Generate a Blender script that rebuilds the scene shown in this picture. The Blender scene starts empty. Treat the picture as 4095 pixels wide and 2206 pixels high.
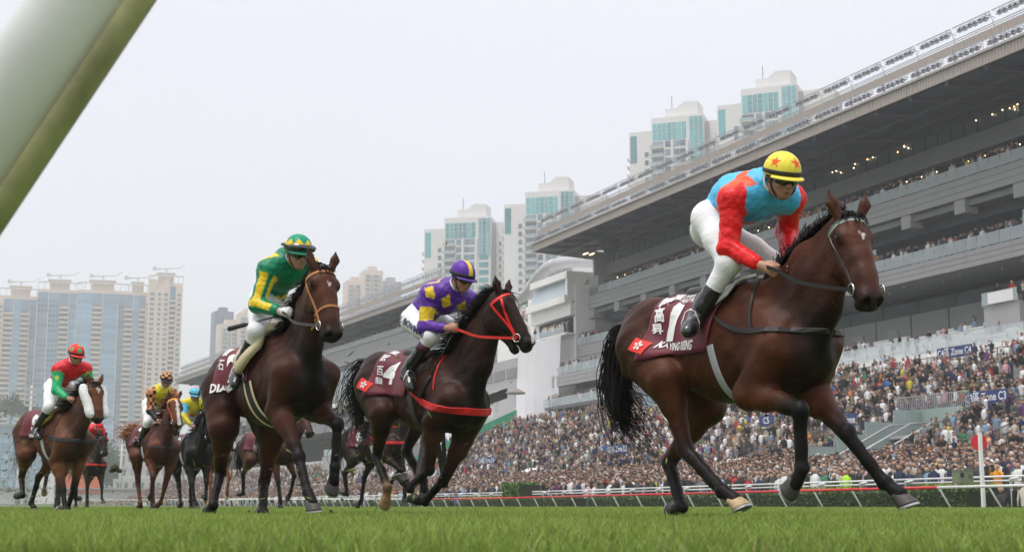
import bpy, bmesh, math, random
import numpy as np
from mathutils import Vector, Matrix
random.seed(7); RNG=np.random.default_rng(7)
S=bpy.context.scene; COL=S.collection
# ------------------------------------------------------------------ camera, sky, sun, exposure
# world frame: X = across the track towards the stands, Y = along the track away from the camera, Z = up
PITCH=math.radians(9.43); YAW=math.radians(22.85)
cd=bpy.data.cameras.new('camera'); cam=bpy.data.objects.new('camera',cd); COL.objects.link(cam)
cd.lens=50; cd.sensor_width=36; cd.clip_start=.05; cd.clip_end=6000
cam.location=(0,0,.10); cam.rotation_euler=(math.pi/2+PITCH,0,-YAW)
cd.dof.use_dof=True; cd.dof.focus_distance=9.6; cd.dof.aperture_fstop=8
S.camera=cam
w=bpy.data.worlds.new('World'); S.world=w; w.use_nodes=True
nt=w.node_tree; nt.nodes.clear()
SKYK=.575
SUN_EL,SUN_AZ=math.radians(70),math.radians(244)
def wn(t): return nt.nodes.new(t)
out=wn('ShaderNodeOutputWorld'); bg=wn('ShaderNodeBackground'); bg2=wn('ShaderNodeBackground'); add=wn('ShaderNodeAddShader')
sky=wn('ShaderNodeTexSky'); sky.sky_type='NISHITA'; sky.sun_disc=False; sky.sun_elevation=SUN_EL; sky.sun_rotation=SUN_AZ
sky.air_density=1.0; sky.dust_density=4.0
bg.inputs[1].default_value=.05
nt.links.new(sky.outputs[0],bg.inputs[0])
tc=wn('ShaderNodeTexCoord'); nz=wn('ShaderNodeTexNoise'); nz.inputs['Scale'].default_value=1.6; nz.inputs['Detail'].default_value=4
mp=wn('ShaderNodeMapping'); mp.inputs['Scale'].default_value=(1,1,2.6)
nt.links.new(tc.outputs['Generated'],mp.inputs[0]); nt.links.new(mp.outputs[0],nz.inputs['Vector'])
rp=wn('ShaderNodeValToRGB'); rp.color_ramp.elements[0].position=.3; rp.color_ramp.elements[1].position=.75
rp.color_ramp.elements[0].color=(.80,.772,.775,1); rp.color_ramp.elements[1].color=(.88,.852,.850,1)
nt.links.new(nz.outputs['Fac'],rp.inputs[0]); nt.links.new(rp.outputs[0],bg2.inputs[0]); sx=wn('ShaderNodeSeparateXYZ'); zr=wn('ShaderNodeMapRange'); zr.inputs[1].default_value=0; zr.inputs[2].default_value=1; zr.inputs[3].default_value=SKYK; zr.inputs[4].default_value=SKYK*1.5; nt.links.new(tc.outputs['Generated'],sx.inputs[0]); nt.links.new(sx.outputs['Z'],zr.inputs[0]); nt.links.new(zr.outputs[0],bg2.inputs[1])  # overcast dome: brighter overhead than at the horizon
nt.links.new(bg.outputs[0],add.inputs[0]); nt.links.new(bg2.outputs[0],add.inputs[1]); nt.links.new(add.outputs[0],out.inputs[0])
sd=bpy.data.lights.new('sun','SUN'); sun=bpy.data.objects.new('sun',sd); COL.objects.link(sun)
sd.energy=1.5; sd.angle=math.radians(26); sd.color=(1,.97,.92)
sun.rotation_euler=(math.pi/2-SUN_EL,0,math.pi-SUN_AZ)
vs=S.view_settings; vs.view_transform='Standard'; vs.look='None'; vs.exposure=.48; vs.gamma=1; vs.use_curve_mapping=False
try:
    S.cycles.use_denoising=True; S.cycles.max_bounces=6; S.cycles.volume_bounces=1; S.cycles.transparent_max_bounces=12
except Exception: pass
# ------------------------------------------------------------------ generic helpers
def tag(o,label=None,cat=None,group=None,kind=None):
    if label: o['label']=label
    if cat: o['category']=cat
    if group: o['group']=group
    if kind: o['kind']=kind
    return o
def empty(name,loc=(0,0,0),rz=0,**k):
    o=bpy.data.objects.new(name,None); COL.objects.link(o); o.location=loc; o.rotation_euler=(0,0,rz); o.empty_display_size=.2
    return tag(o,**k)
def mesh(name,v,f,mat=None,parent=None,col=None,smooth=True,mi=None):
    """v (n,3), f list of tuples or (m,k) array -> one linked mesh object"""
    me=bpy.data.meshes.new(name); v=np.asarray(v,np.float32).reshape(-1,3)
    if isinstance(f,np.ndarray):
        m,k=f.shape; me.vertices.add(len(v)); me.vertices.foreach_set('co',v.ravel())
        me.loops.add(m*k); me.loops.foreach_set('vertex_index',f.astype(np.int32).ravel())
        me.polygons.add(m); me.polygons.foreach_set('loop_start',np.arange(0,m*k,k,dtype=np.int32))
        me.update(calc_edges=True)
    else:
        me.from_pydata(v.tolist(),[],[tuple(map(int,q)) for q in f]); me.update()
    for q in (mat if isinstance(mat,(list,tuple)) else [mat]):
        if q: me.materials.append(q)
    n=len(me.polygons)
    if mi is not None: me.polygons.foreach_set('material_index',np.asarray(mi,np.int32))
    me.polygons.foreach_set('use_smooth',np.full(n,bool(smooth)))
    if col is not None:
        a=me.color_attributes.new('Col','FLOAT_COLOR','POINT'); c=np.ones((len(v),4),np.float32); c[:,:3]=col; a.data.foreach_set('color',c.ravel())
    o=bpy.data.objects.new(name,me); COL.objects.link(o)
    if parent: o.parent=parent
    return o
def inst(name,src,parent=None,loc=(0,0,0),rot=None,scale=None):
    o=bpy.data.objects.new(name,src.data if hasattr(src,'data') else src); COL.objects.link(o); o.location=loc
    if rot is not None: o.rotation_euler=rot
    if scale is not None: o.scale=scale
    if parent: o.parent=parent
    return o
class MB:
    """collects shapes, builds ONE mesh"""
    def __init__(s): s.v=[]; s.f=[]; s.c=[]; s.cc=(1,1,1)
    def add(s,v,f):
        n=len(s.v); s.v+= [tuple(map(float,q)) for q in v]; s.f+=[tuple(i+n for i in q) for q in f]; s.c+=[s.cc]*len(v); return s
    def box(s,a,b):
        x0,y0,z0=a; x1,y1,z1=b
        return s.add([(x0,y0,z0),(x1,y0,z0),(x1,y1,z0),(x0,y1,z0),(x0,y0,z1),(x1,y0,z1),(x1,y1,z1),(x0,y1,z1)],
          [(0,3,2,1),(4,5,6,7),(0,1,5,4),(1,2,6,5),(2,3,7,6),(3,0,4,7)])
    def tube(s,pts,r,n=6,cap=True):
        pts=[np.array(p,float) for p in pts]; rs=r if hasattr(r,'__len__') else [r]*len(pts)
        V=[];F=[]; up=None
        for i,p in enumerate(pts):
            t=pts[min(i+1,len(pts)-1)]-pts[max(i-1,0)]; t=t/(np.linalg.norm(t)+1e-9)
            if up is None: up=np.array([0,0,1.]) if abs(t[2])<.9 else np.array([1.,0,0])
            a=np.cross(t,up); a/=np.linalg.norm(a)+1e-9; b=np.cross(a,t); up=b
            for k in range(n):
                q=2*math.pi*k/n; V.append(p+rs[i]*(math.cos(q)*a+math.sin(q)*b))
        for i in range(len(pts)-1):
            for k in range(n):
                k2=(k+1)%n; F.append((i*n+k,i*n+k2,(i+1)*n+k2,(i+1)*n+k))
        if cap: F.append(tuple(range(n))[::-1]); F.append(tuple((len(pts)-1)*n+k for k in range(n)))
        return s.add(V,F)
    def prism(s,poly,a0,a1,axis=1):
        """poly in the two other axes, extruded along axis"""
        def P(u,v,a):
            return [(a,u,v),(u,a,v),(u,v,a)][axis]
        n=len(poly); V=[P(u,v,a0) for u,v in poly]+[P(u,v,a1) for u,v in poly]
        F=[tuple(range(n)),tuple(range(2*n-1,n-1,-1))]+[(i,i+n,(i+1)%n+n,(i+1)%n) for i in range(n)]
        return s.add(V,F)
    def lathe(s,prof,c=(0,0,0),n=16):
        V=[];F=[]
        for r,z in prof:
            for k in range(n):
                q=2*math.pi*k/n; V.append((c[0]+r*math.cos(q),c[1]+r*math.sin(q),c[2]+z))
        for i in range(len(prof)-1):
            for k in range(n):
                k2=(k+1)%n; F.append((i*n+k,i*n+k2,(i+1)*n+k2,(i+1)*n+k))
        return s.add(V,F)
    def build(s,name,mat,parent=None,smooth=False,col=False):
        return mesh(name,np.array(s.v,np.float32),s.f,mat,parent,np.array(s.c) if col else None,smooth)
# ------------------------------------------------------------------ materials
MATS={}
def mat(name,col=(.5,.5,.5),rough=.6,metal=0,var=.0,vscale=6.,bump=0.,bscale=40.,attr=False,sheen=0.,emit=None,alpha=1.,trans=0.,spec=.5,coat=0.,coord='Object',bdist=.01,orand=0.,specks=None):
    if name in MATS: return MATS[name]
    m=bpy.data.materials.new(name); m.use_nodes=True; n=m.node_tree; b=n.nodes['Principled BSDF']; MATS[name]=m
    b.inputs['Base Color'].default_value=(*col,1); b.inputs['Roughness'].default_value=rough; b.inputs['Metallic'].default_value=metal
    b.inputs['Specular IOR Level'].default_value=spec
    if sheen: b.inputs['Sheen Weight'].default_value=sheen
    if coat: b.inputs['Coat Weight'].default_value=coat
    if trans: b.inputs['Transmission Weight'].default_value=trans
    if alpha<1: b.inputs['Alpha'].default_value=alpha
    if emit: b.inputs['Emission Color'].default_value=(*emit[:3],1); b.inputs['Emission Strength'].default_value=emit[3]
    src=None
    if attr:
        a=n.nodes.new('ShaderNodeAttribute'); a.attribute_name='Col'; src=a.outputs['Color']
    if var or bump:
        tc=n.nodes.new('ShaderNodeTexCoord')
    if var:
        t=n.nodes.new('ShaderNodeTexNoise'); t.inputs['Scale'].default_value=vscale; t.inputs['Detail'].default_value=5
        n.links.new(tc.outputs[coord],t.inputs['Vector'])
        mr=n.nodes.new('ShaderNodeMapRange'); mr.inputs[1].default_value=.25; mr.inputs[2].default_value=.75; mr.inputs[3].default_value=1-var; mr.inputs[4].default_value=1+var
        n.links.new(t.outputs['Fac'],mr.inputs[0])
        mx=n.nodes.new('ShaderNodeVectorMath'); mx.operation='SCALE'
        if src: n.links.new(src,mx.inputs[0])
        else: mx.inputs[0].default_value=col
        n.links.new(mr.outputs[0],mx.inputs['Scale']); src=mx.outputs[0]
        rr=n.nodes.new('ShaderNodeMapRange'); rr.inputs[3].default_value=max(.03,rough-.12); rr.inputs[4].default_value=min(1,rough+.12)
        n.links.new(t.outputs['Fac'],rr.inputs[0]); n.links.new(rr.outputs[0],b.inputs['Roughness'])
    if orand:
        oi=n.nodes.new('ShaderNodeObjectInfo'); mo=n.nodes.new('ShaderNodeMapRange'); mo.inputs[3].default_value=1-orand; mo.inputs[4].default_value=1+orand; n.links.new(oi.outputs['Random'],mo.inputs[0])
        sc=n.nodes.new('ShaderNodeVectorMath'); sc.operation='SCALE'
        if src: n.links.new(src,sc.inputs[0])
        else: sc.inputs[0].default_value=col
        n.links.new(mo.outputs[0],sc.inputs['Scale']); src=sc.outputs[0]
    if specks:   # dried splashes of mud
        t3=n.nodes.new('ShaderNodeTexNoise'); t3.inputs['Scale'].default_value=specks[0]; t3.inputs['Detail'].default_value=2; n.links.new(tc.outputs[coord],t3.inputs['Vector'])
        m3=n.nodes.new('ShaderNodeMapRange'); m3.inputs[1].default_value=specks[1]; m3.inputs[2].default_value=specks[1]+.03; m3.inputs[4].default_value=specks[2]; n.links.new(t3.outputs['Fac'],m3.inputs[0])
        mm=n.nodes.new('ShaderNodeMix'); mm.data_type='RGBA'; n.links.new(m3.outputs[0],mm.inputs['Factor']); n.links.new(src,mm.inputs['A']); mm.inputs['B'].default_value=(*specks[3],1); src=mm.outputs['Result']
    if src: n.links.new(src,b.inputs['Base Color'])
    if bump:
        t=n.nodes.new('ShaderNodeTexNoise'); t.inputs['Scale'].default_value=bscale; t.inputs['Detail'].default_value=4
        n.links.new(tc.outputs[coord],t.inputs['Vector'])
        bp=n.nodes.new('ShaderNodeBump'); bp.inputs['Strength'].default_value=bump; bp.inputs['Distance'].default_value=bdist
        n.links.new(t.outputs['Fac'],bp.inputs['Height']); n.links.new(bp.outputs[0],b.inputs['Normal'])
    return m
def ground_z(x,y):
    f=.388*x+.9215*y; g=.005*f
    if np.ndim(x)==0:
        return float(ground_z(np.array([x]),np.array([y]))[0])
    railz=np.where(y<90,.12,.12+(y-90)*.0072); t=np.clip((x-29)/5.5,0,1); t=t*t*(3-2*t)
    return g*(1-t)+railz*t
# ------------------------------------------------------------------ implicit bodies: blended primitives -> one continuous skin
def V3(*a): return np.array(a,float)
def nrm(v): v=np.asarray(v,float); return v/(np.linalg.norm(v)+1e-12)
def lerp(a,b,t): return np.asarray(a,float)*(1-t)+np.asarray(b,float)*t
def cone(a,b,ra,rb,k=.03,c=None,c2=None,flat=None,sub=False,name=''):
    return dict(t='c',a=np.array(a,float),b=np.array(b,float),ra=ra,rb=rb,k=k,c=c,c2=c2 if c2 is not None else c,flat=flat,sub=sub,n=name)
def ell(c0,r,k=.03,c=None,R=None,sub=False,name=''):
    return dict(t='e',o=np.array(c0,float),r=np.array(r,float),k=k,c=c,c2=c,R=R,sub=sub,n=name)
def pdist(p,X):
    if p['t']=='c':
        ab=p['b']-p['a']; q=X-p['a']; t=np.clip((q@ab)/(ab@ab+1e-12),0,1); d=q-t[...,None]*ab
        if p['flat'] is not None:
            w,f=p['flat']; l=d@w; d=d+((f-1)*l)[...,None]*w
        return np.sqrt((d*d).sum(-1))-(p['ra']+(p['rb']-p['ra'])*t),t
    q=X-p['o']
    if p['R'] is not None: q=q@p['R']
    r=p['r']; k0=np.sqrt(((q/r)**2).sum(-1)); k1=np.sqrt(((q/(r*r))**2).sum(-1))+1e-9
    return k0*(k0-1)/k1,np.zeros(q.shape[:-1])
def pbox(p,m):
    if p['t']=='c':
        r=max(p['ra'],p['rb'])
        if p['flat'] is not None: r*=max(1,1/p['flat'][1])
        return np.minimum(p['a'],p['b'])-r-m,np.maximum(p['a'],p['b'])+r+m
    r=p['r'].max() if p['R'] is not None else p['r']
    return p['o']-r-m,p['o']+r+m
def smin(a,b,k):
    if k<=0: return np.minimum(a,b)
    h=np.maximum(k-np.abs(a-b),0)/k; return np.minimum(a,b)-h*h*k*.25
def sdf_at(pr,X):
    X=np.asarray(X,float); F=np.full(X.shape[0],1.)
    for p in pr:
        lo,hi=pbox(p,p['k']+.25); m=np.all((X>lo)&(X<hi),1)
        if not m.any(): continue
        d,_=pdist(p,X[m]); F[m]=-smin(-F[m],d,p['k']) if p['sub'] else smin(F[m],d,p['k'])
    return F
def surface(pr,h,wr=None,pad=.03):
    lo=np.min([pbox(p,0)[0] for p in pr if not p['sub']],0)-pad; hi=np.max([pbox(p,0)[1] for p in pr if not p['sub']],0)+pad
    n=np.ceil((hi-lo)/h).astype(int)+1; F=np.full(n,1.,np.float32); ax=[lo[i]+h*np.arange(n[i]) for i in range(3)]
    for p in pr:
        a,b=pbox(p,p['k']+2*h); i0=np.clip(np.floor((a-lo)/h).astype(int),0,n-1); i1=np.clip(np.ceil((b-lo)/h).astype(int)+1,1,n)
        sl=tuple(slice(i0[i],i1[i]) for i in range(3))
        G=np.stack(np.meshgrid(*[ax[i][sl[i]] for i in range(3)],indexing='ij'),-1)
        d,_=pdist(p,G); F[sl]=-smin(-F[sl],d,p['k']) if p['sub'] else smin(F[sl],d,p['k'])
    if wr is not None:
        m=np.abs(F)<3*h+.02; I=np.argwhere(m); F[m]+=wr(lo+I*h)
    # naive surface nets
    s=F<0; sh=np.array(F.shape)-1
    cor=[(i,j,k) for i in(0,1) for j in(0,1) for k in(0,1)]
    cnt=sum(s[i:i+sh[0],j:j+sh[1],k:k+sh[2]].astype(np.int8) for i,j,k in cor)
    act=(cnt>0)&(cnt<8); idx=-np.ones(sh,np.int64); C=np.argwhere(act); idx[act]=np.arange(len(C))
    acc=np.zeros((len(C),3)); na=np.zeros(len(C))
    val={c:F[C[:,0]+c[0],C[:,1]+c[1],C[:,2]+c[2]] for c in cor}
    for c in cor:
        for a in range(3):
            if c[a]==0:
                e=list(c); e[a]=1; e=tuple(e); v0,v1=val[c],val[e]; m=(v0<0)!=(v1<0)
                t=v0[m]/(v0[m]-v1[m]); q=np.tile(np.array(c,float),(m.sum(),1)); q[:,a]+=t; acc[m]+=q; na[m]+=1
    V=lo+(C+acc/na[:,None])*h
    Q=[]
    for a in range(3):
        b,c=(a+1)%3,(a+2)%3; s0=[slice(None)]*3; s1=[slice(None)]*3; s0[a]=slice(0,-1); s1[a]=slice(1,None)
        ch=s[tuple(s0)]!=s[tuple(s1)]; E=np.argwhere(ch)
        E=E[(E[:,b]>0)&(E[:,c]>0)&(E[:,b]<sh[b])&(E[:,c]<sh[c])]
        ins=s[E[:,0],E[:,1],E[:,2]]; eb=np.eye(3,dtype=int)[b]; ec=np.eye(3,dtype=int)[c]
        q=np.stack([idx[tuple((E-eb-ec).T)],idx[tuple((E-ec).T)],idx[tuple(E.T)],idx[tuple((E-eb).T)]],1)
        q[~ins]=q[~ins][:,::-1]; Q.append(q)
    return V,np.concatenate(Q)
def vcol(pr,V,tau=.016,dflt=(.5,.5,.5)):
    W=np.full(len(V),1e-9); C=np.zeros((len(V),3))+np.array(dflt)*1e-9
    for p in pr:
        if p['c'] is None or p['sub']: continue
        lo,hi=pbox(p,.12); m=np.all((V>lo)&(V<hi),1)
        if not m.any(): continue
        d,t=pdist(p,V[m]); w=np.exp(-np.clip(d,-.08,1)/tau); W[m]+=w; C[m]+=w[:,None]*(np.array(p['c'])*(1-t[:,None])+np.array(p['c2'])*t[:,None])
    return C/W[:,None]
def trace(pr,o,d,tmax=1.5,it=40):
    """from points o along unit d to the skin; returns hit points"""
    o=np.array(o,float); d=np.array(d,float); t=np.zeros(len(o))
    for _ in range(it):
        s=sdf_at(pr,o+d*t[:,None]); t=np.minimum(t+np.clip(s,-.05,.12)*.9,tmax)
    return o+d*t[:,None]
def grad(pr,X,e=.006):
    g=np.stack([sdf_at(pr,X+np.eye(3)[i]*e)-sdf_at(pr,X-np.eye(3)[i]*e) for i in range(3)],1)
    return g/(np.linalg.norm(g,axis=1)[:,None]+1e-9)
def strip(P,N,wd,th,closed=False):
    """a strap of width wd and thickness th along points P lying on a skin with normals N"""
    P=np.asarray(P,float); N=np.asarray(N,float); n=len(P); T=np.roll(P,-1,0)-np.roll(P,1,0)
    if not closed: T[0]=P[1]-P[0]; T[-1]=P[-1]-P[-2]
    T/=np.linalg.norm(T,axis=1)[:,None]+1e-9; Bn=np.cross(T,N); Bn/=np.linalg.norm(Bn,axis=1)[:,None]+1e-9
    wd=np.asarray(wd)*np.ones(n)
    V=np.stack([P-Bn*wd[:,None]/2,P+Bn*wd[:,None]/2,P+Bn*wd[:,None]*.42+N*th,P-Bn*wd[:,None]*.42+N*th],1).reshape(-1,3); F=[]
    for i in range(n if closed else n-1):
        j=(i+1)%n
        for k in range(4): F.append((i*4+k,i*4+(k+1)%4,j*4+(k+1)%4,j*4+k))
    if not closed: F+=[(0,3,2,1),((n-1)*4,(n-1)*4+1,(n-1)*4+2,(n-1)*4+3)]
    return V,F
def smooth_path(P,n):
    P=np.asarray(P,float); m=len(P); t=np.linspace(0,m-1,n); out=[]
    for u in t:
        i=min(int(u),m-2); f=u-i; p0=P[max(i-1,0)]; p1=P[i]; p2=P[i+1]; p3=P[min(i+2,m-1)]
        out.append(.5*((2*p1)+(-p0+p2)*f+(2*p0-5*p1+4*p2-p3)*f*f+(-p0+3*p1-3*p2+p3)*f**3))
    return np.array(out)
def strands(name,roots,paths,mt,parent,r0=.006,n=3):
    """hair: paths (m,k,3) tapered 3-sided strands -> one mesh"""
    m,k,_=paths.shape; T=np.gradient(paths,axis=1); T/=np.linalg.norm(T,axis=2,keepdims=True)+1e-9
    ref=np.array([.3,.9,.2]); A=np.cross(T,ref); A/=np.linalg.norm(A,axis=2,keepdims=True)+1e-9; B=np.cross(T,A)
    u=np.linspace(0,1,k); rr=(np.asarray(r0)*np.ones(m))[:,None]*(1-.85*u**2)[None]
    ang=2*np.pi*np.arange(n)/n
    V=paths[:,:,None]+rr[:,:,None,None]*(np.cos(ang)[None,None,:,None]*A[:,:,None]+np.sin(ang)[None,None,:,None]*B[:,:,None])
    I=np.arange(m*k*n).reshape(m,k,n); a=I[:,:-1]; b=I[:,1:]
    Q=np.stack([a,np.roll(a,-1,2),np.roll(b,-1,2),b],-1).reshape(-1,4)
    return mesh(name,V.reshape(-1,3),Q,mt,parent)
# ------------------------------------------------------------------ turf, running rails, hedges
def turf_mat():
    m=mat('turf_soil',(.07,.115,.022),.95,var=.35,vscale=1.5,bump=.8,bscale=30); return m
def gsheet():
    xs=np.concatenate([np.linspace(-2200,-60,14),np.linspace(-50,28,40),np.linspace(28.6,36.5,18),np.linspace(38,2600,26)]); ys=np.concatenate([np.linspace(-80,0,9),np.linspace(2,100,50),np.linspace(105,460,40),np.linspace(520,3200,24)])
    X,Y=np.meshgrid(xs,ys,indexing='ij'); Z=ground_z(X.ravel(),Y.ravel()).reshape(X.shape); Z=np.where(Y>460,ground_z(np.minimum(X.ravel(),300),np.full(X.size,460.)).reshape(X.shape)*.6+1.0,Z); Z=np.minimum(Z,3.2); Z=np.where(X>39.2,np.minimum(Z,.12),Z)
    I=np.arange(X.size).reshape(X.shape)
    tag(mesh('ground',np.stack([X,Y,Z],-1).reshape(-1,3),np.stack([I[:-1,:-1],I[1:,:-1],I[1:,1:],I[:-1,1:]],-1).reshape(-1,4),turf_mat()),kind='structure')
gsheet()
def grass():
    P=[]; cy,sy=math.cos(YAW),math.sin(YAW)
    for d0,d1,dens,wd in((2.3,4.2,3600,1.),(4.2,7,2500,1.15),(7,11,1500,1.5),(11,18,700,2.1),(18,32,230,3.2),(32,60,60,5.5)):
        n=int(dens*.52*(d1*d1-d0*d0)); d=np.sqrt(RNG.uniform(d0*d0,d1*d1,n)); s=RNG.uniform(-.40,.40,n)*d
        P.append(np.stack([d*sy+s*cy,d*cy-s*sy,np.full(n,wd),d],1))
    P=np.concatenate(P); P=P[P[:,0]<31]; n=len(P)
    cl=.5+.5*np.sin(P[:,0]*2.1+1.3*np.sin(P[:,1]*1.7))*np.sin(P[:,1]*1.9+P[:,0]*.6); h=(.028+.038*RNG.random(n)**1.3)*(.78+.4*cl); h[RNG.random(n)<.02]*=1.35
    h*=np.where(P[:,3]>18,1.05,1)
    w=.0021*P[:,2]*(.7+.6*RNG.random(n)); a=RNG.random(n)*6.283; la=RNG.random(n)*6.283; lean=h*(.15+.75*RNG.random(n)**1.5)
    bz=ground_z(P[:,0],P[:,1])-.006; dx,dy=np.cos(a)*w,np.sin(a)*w; lx,ly=np.cos(la)*lean,np.sin(la)*lean
    z0=np.zeros(n); mk=lambda ox,oy,oz:np.stack([P[:,0]+ox,P[:,1]+oy,bz+oz],1)
    V=np.stack([mk(-dx,-dy,z0),mk(dx,dy,z0),mk(-dx*.8+lx*.35,-dy*.8+ly*.35,h*.58),mk(dx*.8+lx*.35,dy*.8+ly*.35,h*.58),mk(lx,ly,h*.97)],1)
    I=np.arange(n)[:,None]*5; F=np.concatenate([I+np.array([[0,1,3]]),I+np.array([[0,3,2]]),I+np.array([[2,3,4]])])
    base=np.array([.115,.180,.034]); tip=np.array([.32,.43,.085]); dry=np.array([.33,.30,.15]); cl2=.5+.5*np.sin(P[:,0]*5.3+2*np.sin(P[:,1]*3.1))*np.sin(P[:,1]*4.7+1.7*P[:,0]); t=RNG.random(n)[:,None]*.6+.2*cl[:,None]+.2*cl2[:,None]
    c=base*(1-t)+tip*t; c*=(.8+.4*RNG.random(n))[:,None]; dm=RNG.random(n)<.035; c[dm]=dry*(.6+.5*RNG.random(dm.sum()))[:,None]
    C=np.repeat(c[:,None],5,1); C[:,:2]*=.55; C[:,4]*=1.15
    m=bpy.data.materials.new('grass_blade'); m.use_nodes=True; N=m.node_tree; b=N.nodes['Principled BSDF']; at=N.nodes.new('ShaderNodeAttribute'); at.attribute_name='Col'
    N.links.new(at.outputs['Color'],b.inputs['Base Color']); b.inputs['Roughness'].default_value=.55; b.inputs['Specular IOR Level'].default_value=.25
    tr=N.nodes.new('ShaderNodeBsdfTranslucent'); mx=N.nodes.new('ShaderNodeMixShader'); mx.inputs[0].default_value=.38; N.links.new(at.outputs['Color'],tr.inputs['Color'])
    N.links.new(b.outputs[0],mx.inputs[1]); N.links.new(tr.outputs[0],mx.inputs[2]); N.links.new(mx.outputs[0],N.nodes['Material Output'].inputs['Surface'])
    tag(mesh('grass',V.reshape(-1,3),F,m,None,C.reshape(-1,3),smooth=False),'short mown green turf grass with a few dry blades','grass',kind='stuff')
grass()
WHITE=mat('rail_white',(.78,.78,.78),.45,var=.06,vscale=3); REDR=mat('rail_red',(.62,.015,.03),.4,var=.06,vscale=3)
def rz(q): return float(np.where(q<90,1.0,1.0+(q-90)*.0078))
def running_rail():
    r=empty('running_rail',(34.6,20,.1),label='red and white running rail along the far edge of the turf',cat='rail')
    def seg(q0,q1,m):
        n=max(2,int((q1-q0)/6)+1); mb=MB(); mb.tube([(0,q-20,rz(q)-.1) for q in np.linspace(q0,q1,n)],.052,10); mb.build('rail',m,r,True)
    seg(14,42.2,WHITE); seg(42.2,60,REDR); seg(60,78,REDR); seg(78,97,REDR)
    for a in range(97,427,30): seg(a,a+30,WHITE)
    m=MB(); m.tube([(0,0,.90),(.10,0,.80),(.42,-.28,0)],[.035,.035,.035],7); src=None
    for k in range(150):
        q=16+k*2.62
        if q>300: break
        z=rz(q)-1.0
        if src is None: src=m.build('post',WHITE,r,True); o=src; o.location=(0,q-20,z)
        else: inst('post',src,r,(0,q-20,z))
running_rail()
def crowd_rail():
    r=empty('crowd_rail',(38.6,20,.1),label='white double rail on curved gooseneck posts in front of the crowd',cat='rail')
    for q0 in range(14,194,12):
        for dz,rad in((1.36,.045),(1.20,.04)):
            m=MB(); m.tube([(0,q0-20,dz+(q0>90)*(q0-90)*.004),(0,q0-8,dz+(q0+12>90)*max(0,q0-78)*.004)],rad,6); m.build('rail',WHITE,r,True)
    m=MB(); m.tube([(.05,0,-.1),(.05,0,.75),(.02,0,1.02),(-.10,-.1,1.25),(-.02,-.45,1.30),(0,-.5,1.28)],.045,6); s=None
    for k in range(58):
        q=15+k*3.1; z=max(0,q-90)*.004
        if s is None: s=m.build('post',WHITE,r,True); s.location=(0,q-20,z)
        else: inst('post',s,r,(0,q-20,z))
crowd_rail()
def leafy(name,box,n,seed,label,cat,cols,size=.06,group=None):
    rg=np.random.default_rng(seed); a,b=np.array(box[0],float),np.array(box[1],float); root=empty(name,((a[0]+b[0])/2,(a[1]+b[1])/2,a[2]),label=label,cat=cat,group=group); o=np.array(root.location)
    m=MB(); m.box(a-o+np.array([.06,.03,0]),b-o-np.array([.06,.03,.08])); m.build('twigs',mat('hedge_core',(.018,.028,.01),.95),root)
    p=a+(b-a)*rg.random((n,3)); f=rg.random(n); k=f<.42; p[k,2]=b[2]; k2=(f>=.42)&(f<.85); p[k2,0]=a[0]; p+=rg.normal(0,.03,(n,3))
    t=rg.normal(0,1,(n,3)); t/=np.linalg.norm(t,axis=1)[:,None]; u=np.cross(t,rg.normal(0,1,(n,3))); u/=np.linalg.norm(u,axis=1)[:,None]+1e-9
    s=size*(.6+.8*rg.random(n))[:,None]; V=np.stack([p-t*s,p+u*s*.5,p+t*s,p-u*s*.5],1)-o; c=np.array(cols)[rg.integers(0,len(cols),n)]*(.7+.6*rg.random(n))[:,None]; 
    mesh('foliage',V.reshape(-1,3),np.arange(n*4).reshape(n,4),mat('leaf',attr=True,rough=.6,spec=.3),root,np.repeat(c,4,0),smooth=False); return root
G1=[(.06,.11,.022),(.085,.145,.03),(.045,.085,.018)]
hq=[(18,37.6,'at the finish'),(38.6,40.4,''),(42.6,58,''),(58.6,75,''),(77,96,''),(98,118,''),(124,150,'')]
hl=['clipped dark green box hedge at the finish post','short browned hedge stub beside the green box on a pole','clipped green hedge below the red rail by the winner','long clipped hedge behind the middle of the red rail','clipped hedge between the barriers and the potted shrub','yellow topped hedge near the seated man','far clipped hedge where the red rail turns white']
for i,(a,b,_) in enumerate(hq):
    z1=.95 if b<90 else 1.0
    leafy('hedge',((36.3,a,.1),(37.3,b,z1)),int((b-a)*190),20+i,hl[i],'hedge',G1 if i!=1 else [(.10,.08,.035),(.07,.075,.025)],.055,'clipped hedges along the rail')
YT=[(.28,.30,.03),(.20,.26,.03)]
for i,(a,b) in enumerate(((30,35),(45,50),(54,59),(92,104))):
    leafy('hedge',((39.3,a,.2),(40.0,b,1.22)),int((b-a)*150),60+i,['yellow green shrub border right of the finish post','yellow green shrub border behind the green box','yellow green shrub border behind the lead horse','yellow green shrub border by the metal barriers'][i],'hedge',YT,.06,'yellow green shrub borders')
pl=leafy('potted_shrub',((37.6,88,.3),(39.2,91,2.0)),900,77,'bushy light green shrub with yellow flowers by the cameraman','shrub',[(.09,.20,.03),(.12,.24,.04),(.06,.15,.03)],.12)
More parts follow.
